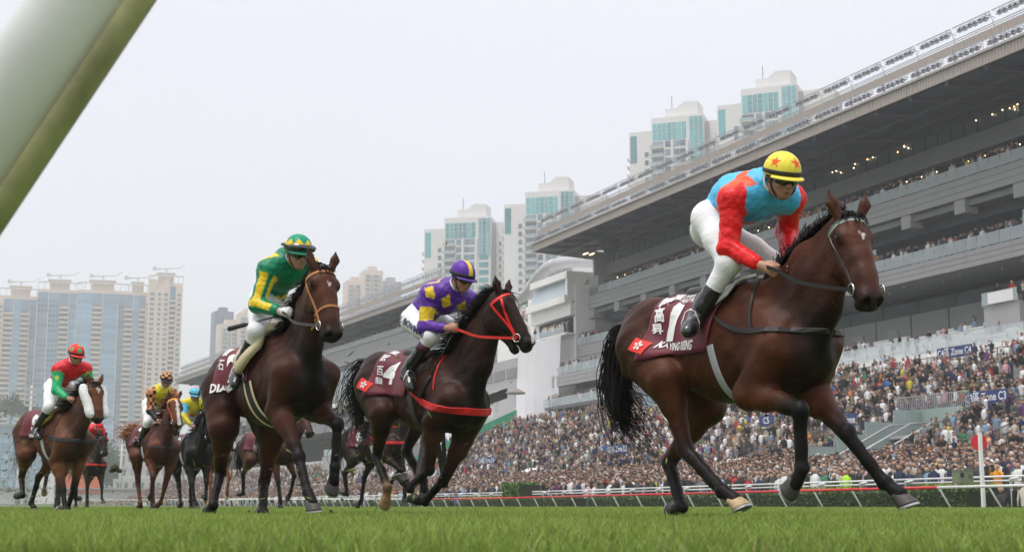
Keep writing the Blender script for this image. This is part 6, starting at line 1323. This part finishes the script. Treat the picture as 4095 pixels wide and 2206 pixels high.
def capB(d):
    az=np.arctan2(d[:,1],d[:,0]); el=np.arcsin(np.clip(d[:,2],-1,1)); C=np.tile((.0,.26,.15),(len(d),1)); n=8; u=np.abs(np.mod(az/(2*np.pi)*n,1)-.5)*2; C[(u+np.abs(el-.32)/.42)<1]=YEL; C[el>1.45]=YEL; return C
def silkC(d):
    C=np.tile(PUR,(len(d['t']),1)); p=d['part']; t=d['t']; arm=np.char.startswith(p,'arm'); fo=np.char.startswith(p,'fore'); C[arm&(t>.42)&(t<.86)]=YEL
    q=np.abs(d['lat']); tt=d['tt']; u=np.abs(np.mod(q/.16,1)-.5)*2+np.abs(np.mod(tt/.42+.2,1)-.5)*2; C[~arm&~fo&(u<.62)&(d['dep']>-.02)]=YEL; C[~arm&~fo&(d['dep']<-.06)&(np.abs(tt-.93)<.06)]=YEL
    return C
def capC(d):
    C=np.tile(PUR,(len(d),1)); C[(np.abs(d[:,1])<.17)]=YEL; return C
def silkD(d):
    C=np.tile((.62,.012,.02),(len(d['t']),1)); p=d['part']; arm=np.char.startswith(p,'arm')|np.char.startswith(p,'fore'); C[arm]=LGR; V=d['V']
    sp=(np.sin(V[:,0]*42+V[:,1]*9)*np.sin(V[:,1]*38+1)*np.sin(V[:,2]*36+.5))>.45; C[arm&sp]=(.50,.60,.06); return C
def capD(d):
    az=np.arctan2(d[:,1],d[:,0]); el=np.arcsin(np.clip(d[:,2],-1,1)); C=np.tile((.70,.02,.025),(len(d),1))
    for a0,e0 in((.0,.42),(1.15,.42),(-1.15,.42),(2.3,.42),(-2.3,.42),(.5,1.2)):
        u=(np.mod(az-a0+np.pi,2*np.pi)-np.pi)*np.cos(e0); r=np.hypot(u,el-e0); C[r<.27]=(.45,.5,.05); C[r<.23]=LGR
    return C
def silkE(d):
    C=np.tile(LEM,(len(d['t']),1)); p=d['part']; V=d['V']; k=(np.floor(V[:,0]/.065)+np.floor(V[:,1]/.065)+np.floor(V[:,2]/.065))%2<1; fo=np.char.startswith(p,'fore'); arm=np.char.startswith(p,'arm')|((p=='yoke')&(np.abs(d['lat'])>.13)); C[fo]=BLK; C[arm]=BLK; C[arm&k]=(.62,.25,.08); C[~arm&~fo&(d['tt']<.3)&k]=BLK; return C
def capE(d):
    az=np.arctan2(d[:,1],d[:,0]); el=np.arcsin(np.clip(d[:,2],-1,1)); k=(np.floor(az/(2*np.pi)*10)+np.floor(el/.36))%2<1; C=np.tile(BLK,(len(d),1)); C[k]=(.72,.33,.14); return C
def silkF(d):
    C=np.tile(LEM,(len(d['t']),1)); p=d['part']; arm=np.char.startswith(p,'arm')|np.char.startswith(p,'fore'); C[arm]=SKY; C[arm&(d['V'][:,2]<.12)]=LEM; C[~arm&(np.abs(d['tt']-.22)<.06)]=RED; return C
def capF(d):
    C=np.tile((.12,.50,.66),(len(d),1)); az=np.arctan2(d[:,1],d[:,0]); el=np.arcsin(np.clip(d[:,2],-1,1)); C[five_star(d[:,0],d[:,1],.62)&(d[:,2]>0)]=(.70,.05,.12); return C
def plain(c): return (lambda d:np.tile(c,(len(d['t']),1))),(lambda d:np.tile(c,(len(d),1)))
A_=make_jockey('A','jockey in sky blue and red silks with a yellow starred cap, leading',silkA,capA,.0105,hoff=(0,0,-.03),gaze=(1,-.30,-.42),shin=.50)
B_=make_jockey('B','jockey in green and yellow diamond silks, head bowed behind his mount',silkB,capB,.0105,gaze=(1,-.05,-.38),glove=(.72,.72,.73),upgog=True,band=(.03,.03,.03),peak=(.0,.22,.12),shin=.30)
C_=make_jockey('C','jockey in purple and yellow silks with a purple striped cap',silkC,capC,.0105,gaze=(1,.0,-.30),boottop=(.06,.008,.018),shin=.22,peak=(.07,.02,.22),skin=(.40,.20,.13),printtxt='V. BOWMAN')
D_=make_jockey('D','jockey in red with green sleeves and a red cap with green spots',silkD,capD,.0135,gaze=(1,-.05,-.30),detail=0,shin=.22,printtxt='M. Poon')
E_=make_jockey('E','jockey in yellow with a black and orange chequered cap',silkE,capE,.0145,gaze=(1,0,-.3),detail=0,shin=.22)
F_=make_jockey('F','jockey in yellow and blue with a sky blue cap with red star',silkF,capF,.0145,gaze=(1,0,-.4),detail=0,shin=.25)
for k,lab,c in(('G','jockey in a plain red cap behind the red and green rider',(.6,.02,.02)),('H','jockey in white silks on the orange chestnut',(.6,.6,.6)),('I','jockey in dark blue silks hidden behind the green rider',(.03,.05,.2)),('K','jockey in grey silks hidden behind the red and green rider',(.25,.25,.27)),('J','jockey in dark green silks hidden behind the purple rider',(.03,.12,.06))):
    s_,c_=plain(c); make_jockey(k,lab,s_,c_,.017,detail=0,shin=.25)
whip('B',None,V3(-.85,-.42,-.06),.62,'black padded riding whip pointing back from the green rider hand',B_[1],B_[2],B_[3]['R'])
whip('C',None,V3(-.30,-.12,-.62),.70,'thin black riding whip pointing down from the purple rider hand',C_[1],C_[2],C_[3]['R'])
# ------------------------------------------------------------------ distant buildings
def at_dir(ax,dist):
    """world x,y at a bearing ax (degrees right of the view axis) and a distance along the ground"""
    a=YAW+math.radians(ax); return dist*math.sin(a),dist*math.cos(a)
TW=mat('tower_white',(.66,.645,.635),.8,var=.05,vscale=.05); TEAL=mat('tower_teal_glass',(.10,.34,.36),.12,spec=.8,var=.3,vscale=.12,orand=.35); TGL=mat('tower_glass',(.14,.20,.24),.15,spec=.8,var=.4,vscale=.2,orand=.5); TGR=mat('tower_grey',(.34,.33,.34),.8); BAL=mat('balcony_glass',(.34,.40,.42),.2)
def white_tower(ax,dist,top,label,nf):
    x,y=at_dir(ax,dist); r=empty('apartment_tower',(x,y,0),-(YAW+math.radians(ax))+math.radians(-14),label=label,cat='apartment tower',group='white apartment towers behind the grandstand'); c={}
    # local x right, -y towards the camera
    slab(r,'main_block',(-9.5,0,0),(9.5,16,top-6),TW); slab(r,'left_wing',(-19,4,0),(-9.5,16,top-9.5),TW); slab(r,'right_wing',(9.5,5,0),(21,18,top-7.5),TW); slab(r,'crown',(-5.,3,top-6),(7,12,top-2.2),TW)
    m=MB(); m.prism([(-1.,top-2.2),(7,top-2.2),(7,top-.3),(2,top)],3,12,1); m.build('crown_roof',TW,r); m=MB(); m.tube([(-3,5,top-2.2),(-3,5,top+3)],.12,4); m.build('mast',STD,r)
    for i in range(7): shared(c,'tg',lambda m:[m.box((0,-.15,0),(1.5,0,2.8)),m.box((0,-.15,3.1),(1.5,0,4.4)),m.box((0,-.15,4.7),(1.5,0,6.2))],'window',TEAL,r,(-9.0+i*1.8,0,top-14.5)) 
    for i in range(3): shared(c,'tg2',lambda m:[m.box((0,-.15,k*3.1+a),(1.4,0,k*3.1+b)) for k in range(5) for a,b in((0,1.7),(1.95,2.85))],'window',TEAL,r,(4.6+i*1.7,0,top-22))
    slab(r,'pier',(-2.2,-.5,0),(-1.5,0,top-15),TW); slab(r,'pier',(3.3,-.6,0),(4.1,0,top-15),TW)
    for k in range(nf):
        z=top-17.6-3.1*k
        shared(c,'b',lambda m:[m.box((-.3,-1.7,-.15),(4.6,0,.15))],'balcony',TW,r,(-9.5,0,z)); shared(c,'bg',lambda m:m.box((-.3,-1.75,.18),(4.6,-1.68,1.1)),'balcony_front',BAL,r,(-9.5,0,z)); shared(c,'bw',lambda m:m.box((0,-.1,0),(4.2,0,2.4)),'window',TGL,r,(-9.3,0,z+.2))
        for xx in(-4.5,-1.2,1.0): shared(c,'w',lambda m:m.box((0,-.15,0),(1.95,0,2.1)),'window',TGL,r,(xx,0,z+.5))
        if k>1: shared(c,'w3',lambda m:m.box((0,-.15,0),(3.8,0,1.9)),'window',TEAL,r,(4.9,0,z+.4))
        shared(c,'lb',lambda m:[m.box((-1.2,0,-.15),(.2,3.4,.15)),m.box((-1.25,0,.15),(-1.18,3.4,1.1))],'balcony',TW,r,(-19,5,z-2)); shared(c,'rw',lambda m:m.box((0,-.12,0),(.8,0,1.7)),'window',TGL,r,(12.,5,z+.4)); shared(c,'lw',lambda m:m.box((0,-.12,0),(1.4,0,1.8)),'window',TGL,r,(-13.2,4,z-2+.4)); shared(c,'rw',lambda m:m.box((0,-.12,0),(.7,0,1.6)),'window',TGL,r,(16.5,5,z+.4))
    slab(r,'wing_glass',(-18.6,3.85,top-21),(-16.2,3.99,top-11),TEAL); slab(r,'recess',(9.55,3.2,0),(10.6,4.99,top-8),TGR)
def dxa(x): return math.degrees(math.atan((x-1288)/3627.))
white_tower(dxa(1172),560,123,'lowest white apartment tower with teal top glazing, left of the pair',24); white_tower(dxa(1385),530,127,'second white apartment tower, rising behind the tip of the roof',20); white_tower(dxa(1722),500,147,'third white apartment tower above the middle of the roof',14); white_tower(dxa(1965),470,147.5,'tallest white apartment tower above the jockey with the yellow cap',10)
def slab_tower(ax,dist,w,d,top,mt,label,cols,rows,mw,group='beige tower blocks beyond the farther grandstand',crown=True,rot=0,glass=None):
    x,y=at_dir(ax,dist); r=empty('tower_block',(x,y,0),-(YAW+math.radians(ax))+math.radians(rot),label=label,cat='tower block',group=group); c={}
    n=len(cols); slab(r,'body',(-w/2,0,0),(w/2,d,top),mt)
    if crown: slab(r,'crown',(-w*.22,d*.2,top),(w*.22,d*.7,top+3.2),mt)
    for i,(cx,kind) in enumerate(cols):
        xx=-w/2+cx*w
        if kind=='bay': slab(r,'bay',(xx-2.2,-1.3,0),(xx+2.2,0,top-3),mt)
        for k in range(rows):
            z=top-5-3.0*k; yy=-1.3 if kind=='bay' else 0
            shared(c,kind,lambda m:m.box((-1.5,-.12,0),(1.5,0,1.7)) if kind=='bay' else m.box((-.5,-.12,0),(.5,0,1.3)),'window',glass or TGL,r,(xx,yy,z))
            if kind=='bay': shared(c,'sl',lambda m:m.box((-1.7,-.5,-.2),(1.7,0,0)),'ledge',TW,r,(xx,yy,z))
BEI=mat('tower_beige',(.62,.52,.44),.85,var=.05,vscale=.05); BEI2=mat('tower_mauve',(.38,.33,.34),.85); SLT=mat('tower_slate',(.15,.18,.24),.6,var=.1,vscale=.1)
B3=[(.2,'bay'),(.42,'s'),(.62,'bay'),(.85,'s')]
for px_,tp,ds,w,mt_,lab in((548,138,1000,13,SLT,'dark slate tower at the left of the beige group'),(567,124,960,15,BEI,'lowest beige tower block just right of the dark slate tower'),(612,131,955,13,BEI,'second beige tower block stepping up behind the green jockey whip'),(668,137,950,18,BEI,'highest beige tower block behind the green jockey back'),(885,152,940,12,BEI,'beige tower block at the right of the bay horse ear'),(930,157.5,930,13,BEI,'beige tower block with flat roof terrace and railing'),(978,152,940,13,BEI2,'mauve tower block beside the flat roofed beige one')):
    slab_tower(dxa(px_),ds,w,14,tp,mt_,lab,B3,26 if mt_ is not SLT else 0,1,crown=px_ not in(545,),rot=12)
# the wide curved wall of joined blue glass and beige towers at the far left
WB=mat('curtain_blue',(.22,.36,.50),.25,spec=.7,var=.25,vscale=.05); WB2=mat('curtain_slate',(.20,.28,.38),.25,spec=.6,var=.2,vscale=.06); WBE=mat('wall_beige',(.66,.54,.45),.85,var=.04,vscale=.05); RCS=mat('recess_grey',(.28,.29,.32),.8)
CRN=mat('crane_haze_grey',(.55,.55,.56),.6)  # grey lightened to stand in for haze over the distant cranes
def wall_tower(x0,x1,dist,top,label,bays,rows,crane):
    w=(x1-x0)/3627.*dist; x,y=at_dir(dxa((x0+x1)/2),dist); r=empty('residential_tower',(x,y,0),-(YAW+math.radians(dxa((x0+x1)/2))),label=label,cat='residential tower',group='joined blue glass and beige towers at far left'); c={}
    slab(r,'body',(-w/2,.3,0),(w/2,14,top),WBE)
    u=0; tot=sum(b[1] for b in bays)
    for kind,bw in bays:
        a=-w/2+w*u/tot; b=-w/2+w*(u+bw)/tot; u+=bw; W_=b-a
        if kind=='g' or kind=='h':
            slab(r,'curtain_wall',(a,-.2,0),(b,.28,top-2),WB if kind=='g' else WB2)
            slab(r,'fin',(a-.18,-.7,0),(a+.22,-.21,top-1 if kind=='g' else top-8),TW)
            for k in range(rows): shared(c,('pn',round(W_,2)),lambda m:[m.box((.35+j*W_/3,-.1,0),((j+1)*W_/3-.1,0,1.9)) for j in range(3)],'window',TGL if kind=='h' else mat('pane_blue',(.24,.38,.50),.12,spec=.8,orand=.3),r,(a,-.21,top-8-3.0*k))
        elif kind=='b':
            slab(r,'recess',(a,-.1,0),(b,.28,top-9),RCS); slab(r,'head',(a,-.2,top-9),(b,.28,top-2),WB2)
            for k in range(rows): shared(c,('bl',round(W_,2)),lambda m:[m.box((.1,-1.6,0),(W_-.1,-.1,.32)),m.box((.1,-1.6,.32),(W_-.1,-1.5,1.1))],'balcony',WBE,r,(a,0,top-11.5-3.0*k))
            for k in range(rows): shared(c,('bw',round(W_,2)),lambda m:m.box((.3,-.15,0),(W_-.3,-.1,1.4)),'window',TGL,r,(a,0,top-10.1-3.0*k))
        else:
            slab(r,'pier',(a,-1.2,0),(b,.28,top+(2 if bw>1.2 else -3)),WBE)
            for k in range(rows): shared(c,('pw',round(W_,2)),lambda m:m.box((W_*.25,-.12,0),(W_*.75,0,1.5)),'window',TGL,r,(a,-1.2,top-8-3.0*k))
    slab(r,'roof_box',(-w*.24,2,top),(w*.22,10,top+6),WBE); slab(r,'roof_cornice',(-w*.28,1.4,top+6),(w*.26,10.6,top+6.6),TW)
    m=MB(); [m.box((-w/2+j*w/7,.4,top),(-w/2+j*w/7+.4,.9,top+4.0)) for j in range(8)]; m.box((-w/2,.3,top+4),(w/2,1.2,top+4.7)); m.build('parapet_frame',TW,r)
    if crane:
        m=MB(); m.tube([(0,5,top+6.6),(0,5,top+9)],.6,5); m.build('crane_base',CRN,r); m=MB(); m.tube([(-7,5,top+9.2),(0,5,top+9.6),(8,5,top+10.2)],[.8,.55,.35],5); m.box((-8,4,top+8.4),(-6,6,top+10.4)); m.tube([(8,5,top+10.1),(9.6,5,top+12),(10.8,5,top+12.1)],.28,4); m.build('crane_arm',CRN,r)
wall_tower(-150,-28,900,124,'leftmost blue and beige tower cut by the photo edge',[('b',1.4),('g',1.2),('p',.8),('b',1.4)],34,False)
wall_tower(-28,70,900,129,'blue and beige tower behind the red and green rider left shoulder',[('p',.6),('b',1.2),('g',.9),('b',1.1),('h',1.4)],38,True)
wall_tower(70,172,890,132.5,'tower with a blue glass face above the rider with the green spotted cap',[('h',1.4),('g',1.4),('b',1.2),('g',1.5)],40,True)
wall_tower(172,292,885,132.5,'widest blue glass tower with white mullions in the joined row',[('g',1.9),('b',1.2),('g',1.9),('h',1.1)],40,True)
wall_tower(292,352,880,131.5,'narrow tower with rounded balconies near the end of the joined row',[('b',1.3),('g',.9),('b',1.0),('p',.6)],42,True)
wall_tower(352,436,872,136.5,'tallest beige end tower of the joined row with narrow windows',[('p',1.5),('p',1.0),('p',1.3),('b',1.0),('p',1.2)],42,True)
def office():
    x,y=at_dir(dxa(40),640); r=empty('office_block',(x,y,0),-(YAW+math.radians(dxa(40))),label='low blue glass office block with a roof garden at the far left',cat='office building'); c={}
    slab(r,'body',(-28,0,0),(14,20,36),WB2)
    for k in range(9): slab(r,'floor_band',(-28.1,-.3,3.6*k+2.6),(14.1,-.01,3.6*k+3.3),mat('band_blue',(.24,.33,.40),.4))
    for k in range(9):
        for i in range(14): shared(c,'ow',lambda m:m.box((0,-.12,0),(2.6,0,2.4)),'window',mat('pane_blue',(.16,.27,.37),.12),r,(-27.8+i*3,0,3.6*k+.15))
    slab(r,'parapet',(-28.3,-.4,36),(14.3,0,37),TGR)
office()
def tree(x,y,z,h,rad,label,seed,group='trees beyond the track',trunk=.3):
    rg=np.random.default_rng(seed); r=empty('tree',(x,y,z),label=label,cat='tree',group=group); m=MB(); th=h*.45; m.tube([(0,0,0),(.1*rad,0,th*.6),(0,.08*rad,h*.75)],[trunk,trunk*.7,trunk*.2],6)
    for k in range(6):
        a=k*1.05; m.tube([(0,0,th*(.6+.08*k)),(rad*.5*math.cos(a),rad*.5*math.sin(a),h*(.5+.05*k))],[trunk*.35,trunk*.1],4)
    m.build('trunk',mat('bark',(.10,.075,.05),.9),r); n=900; cl=rg.normal(0,1,(16,3)); cl/=np.linalg.norm(cl,axis=1)[:,None]; cl=cl*rad*np.array([.7,.7,.45])*rg.uniform(.5,1,(16,1))+np.array([0,0,h*.68]); ci=rg.integers(0,16,n); p=cl[ci]+rg.normal(0,1,(n,3))*rad*.24
    t=rg.normal(0,1,(n,3)); t/=np.linalg.norm(t,axis=1)[:,None]; u=np.cross(t,rg.normal(0,1,(n,3))); u/=np.linalg.norm(u,axis=1)[:,None]+1e-9; s=rad*.11*(.6+.8*rg.random(n))[:,None]; V=np.stack([p-t*s,p+u*s*.6,p+t*s,p-u*s*.6],1)
    c=np.array([(.045,.075,.02),(.03,.055,.018),(.06,.09,.028)])[ci%3]*(.75+.5*rg.random(n))[:,None]; mesh('crown',V.reshape(-1,3),np.arange(n*4).reshape(n,4),mat('leaf',attr=True,rough=.6,spec=.3),r,np.repeat(c,4,0),smooth=False)
for i,(px_,ds,zz,h,rd,l) in enumerate(((12,640,37,11,6,'roof garden tree at the far left corner'),(48,640,37,9,5,'roof garden tree beside the leftmost one'),(82,638,37,7,4.,'smallest roof garden tree at the right end'),(250,560,2,26,9,'tree behind the sheepskin cheek roll horse'),(285,580,2,20,8,'tree between the joined towers and the crowd'),(205,600,2,18,8,'tree above the orange hoarding'),(330,590,2,15,7,'tree left of the chestnut horse tail'))):
    x,y=at_dir(dxa(px_),ds); tree(x,y,zz,h,rd,l,100+i)
def mast(px_,ds,h,label,board=True):
    x,y=at_dir(dxa(px_),ds); r=empty('floodlight_mast',(x,y,2),label=label,cat='mast',group='white floodlight masts'); m=MB(); m.tube([(0,0,0),(0,0,h)],[.55,.3],8); m.build('pole',mat('plant_white',(.62,.62,.61)),r,True)
    for k in range(4):
        m=MB(); m.box((-1.6,-.3,h-1.2-k*1.5),(1.6,.3,h-.5-k*1.5)); m.build('lamp_row',STL,r)
mast(62,420,33,'tall white floodlight mast in front of the office block'); mast(40,430,16,'shorter white mast left of the tall one'); mast(300,440,24,'thin mast behind the dusty dark horse')
x,y=at_dir(dxa(185),430); r=empty('hoarding',(x,y,1.5),-(YAW+math.radians(dxa(185))),label='orange and white advertising hoarding beyond the far rail',cat='hoarding'); slab(r,'orange_board',(-5.5,0,4),(7,.4,9.5),mat('hoarding_orange',(.70,.14,.03),.6)); slab(r,'white_board',(-8,0,3),(-5.6,.4,9.5),WHT)
x,y=at_dir(dxa(178),415); r=empty('number_board',(x,y,2),-(YAW+math.radians(dxa(178))),label='white number board showing 5 above the hoarding',cat='sign'); m=MB(); m.tube([(0,.2,0),(0,.2,17)],.2,5); m.build('pole',STL,r); slab(r,'board',(-1.6,0,16.5),(1.6,.2,20),WHT); v,f=flat_text('5',3.2,.05); mesh('lettering',np.stack([v[:,0],np.full(len(v),-.05),v[:,1]+18.2],1),f,mat('print_black',(.02,.02,.02),.6),r,smooth=False)
x,y=at_dir(dxa(30),430); r=empty('low_stand',(x,y,1),-(YAW+math.radians(dxa(30))),label='low white walls and sheds along the far bend',cat='building'); slab(r,'wall',(-30,0,1.5),(60,3,5.5),mat('plant_white')); slab(r,'shed',(6,-1,1),(11,2,10),WHT); slab(r,'roof',(-30,-1,5.6),(60,3.4,6.1),CON)
x,y=at_dir(dxa(345),455); r=empty('pavilion',(x,y,2),-(YAW+math.radians(dxa(345))),label='stepped white pavilion at the near end of the far crowd',cat='building'); 
for k in range(4): slab(r,'tier',(-9+k*1.5,-k*.01+k*2.,k*4.2),(14,16,k*4.2+4.1),mat('pavilion_cream',(.5,.48,.44),.8))
for k in range(4):
    for i in range(8): m=MB(); m.box((-8+k*1.5+i*2.4,k*2.-.12,k*4.2+1),(-7+k*1.5+i*2.4,k*2.-.02,k*4.2+3)); m.build('window',TGL,r)
hz=[];fz=[]
for i in range(61):
    a=math.radians(-60+120*i/60)+YAW; d=1900; hgt=90+45*math.sin(i*.35)+25*math.sin(i*.9+1); hz+=[(d*math.sin(a),d*math.cos(a),0),((d+500)*math.sin(a),(d+500)*math.cos(a),hgt)]
tag(mesh('hills',np.array(hz),[(2*i,2*i+2,2*i+3,2*i+1) for i in range(60)],mat('hill_green',(.05,.07,.035),.9,var=.3,vscale=.01)),kind='structure')
# ------------------------------------------------------------------ turf kicked up by the hooves
def kicked():
    VV=[];FF=[];CC=[]; n0=0
    for key,hq,num,spread in(('A','HR',18,.5),('B','FR',70,.5),('B','HL',40,.7),('C','FR',90,.8),('C','HR',40,.5),('D','HR',420,.8),('D','HL',380,.6),('E','FL',110,.6),('F','FR',140,.7),('G','FR',220,.8),('I','FL',60,.6),('J','HL',70,.6),('E','HR',60,.6)):
        rt,_,_,J=HORSES[key]; P0=np.array(rt.matrix_basis@Vector(J[('FT' if hq[0]=='F' else 'HT')+hq[1]])); P=P0+np.abs(RNG.normal(0,1,(num,3)))*np.array([0,0,spread*.8])+RNG.normal(0,1,(num,3))*np.array([spread*.5,spread*.8,.08]); P[:,2]=np.maximum(P[:,2],ground_z(P[:,0],P[:,1])+.05)
        sz=.004+.013*RNG.random(num)**3; t=RNG.normal(0,1,(num,3)); t/=np.linalg.norm(t,axis=1)[:,None]; u=np.cross(t,RNG.normal(0,1,(num,3))); u/=np.linalg.norm(u,axis=1)[:,None]; w=np.cross(t,u); st=np.where(RNG.random(num)<.5,3.2,1.2)
        V=np.stack([P+t*(sz*st)[:,None],P-t*(sz*st)[:,None],P+u*sz[:,None]*.6,P-u*sz[:,None]*.6,P+w*sz[:,None]*.6,P-w*sz[:,None]*.6],1); f=np.array([(0,2,4),(0,4,3),(0,3,5),(0,5,2),(1,4,2),(1,3,4),(1,5,3),(1,2,5)])
        c=np.where((st>2)[:,None],np.array([[.14,.17,.04]]),np.array([[.06,.045,.03]]))*(.6+.8*RNG.random(num))[:,None]
        VV.append(V.reshape(-1,3)); FF.append((f[None]+(np.arange(num)*6)[:,None,None]).reshape(-1,3)+n0); CC.append(np.repeat(c,6,0)); n0+=num*6
    tag(mesh('kicked_turf',np.concatenate(VV),np.concatenate(FF),mat('crumb',attr=True,rough=.9),None,np.concatenate(CC),smooth=False),'crumbs of soil and grass flying up behind the hooves','flying turf',kind='stuff')
kicked()
def clod(loc,r0,label):
    r=empty('turf_clod',loc,label=label,cat='turf clod'); rg=np.random.default_rng(5); pr_=[ell(rg.normal(0,r0*.5,3),(r0*.6,r0*.5,r0*.45),.02,(.06,.045,.03)) for _ in range(7)]; V,Q=surface(pr_,r0*.16); mesh('soil',V,Q,mat('clod_soil',(.05,.038,.026),.95,bump=.6,bscale=60),r)
    m=MB()
    for k in range(70): d=nrm(rg.normal(0,1,3)+V3(-.6,.2,.7)); a=d*r0*.55; s=nrm(np.cross(d,rg.normal(0,1,3)))*r0*.05; m.add([a-s,a+s,a+d*r0*(.6+.7*rg.random())],[(0,1,2)])
    m.build('grass_blades',mat('clod_grass',(.10,.17,.035),.7),r)
clod((2.72,20.9,.72),.065,'clod of turf with grass flying between the sheepskin and dusty horses')
clod((.15,18.9,.55),.05,'small dark clod flying behind the far left horse'); 
# ------------------------------------------------------------------ haze over the whole place
def haze():
    m=bpy.data.materials.new('haze_air'); m.use_nodes=True; N=m.node_tree; N.nodes.clear(); o=N.nodes.new('ShaderNodeOutputMaterial'); v=N.nodes.new('ShaderNodeVolumePrincipled'); v.inputs['Color'].default_value=(.93,.95,1,1); v.inputs['Density'].default_value=HAZE; v.inputs['Anisotropy'].default_value=.2
    N.links.new(v.outputs[0],o.inputs['Volume']); b=MB(); b.box((-2300,-120,-2),(2700,3300,215)); h=b.build('haze',m); h['kind']='stuff'; h['label']='thin pale summer haze over the racecourse'
HAZE=.00052
haze()
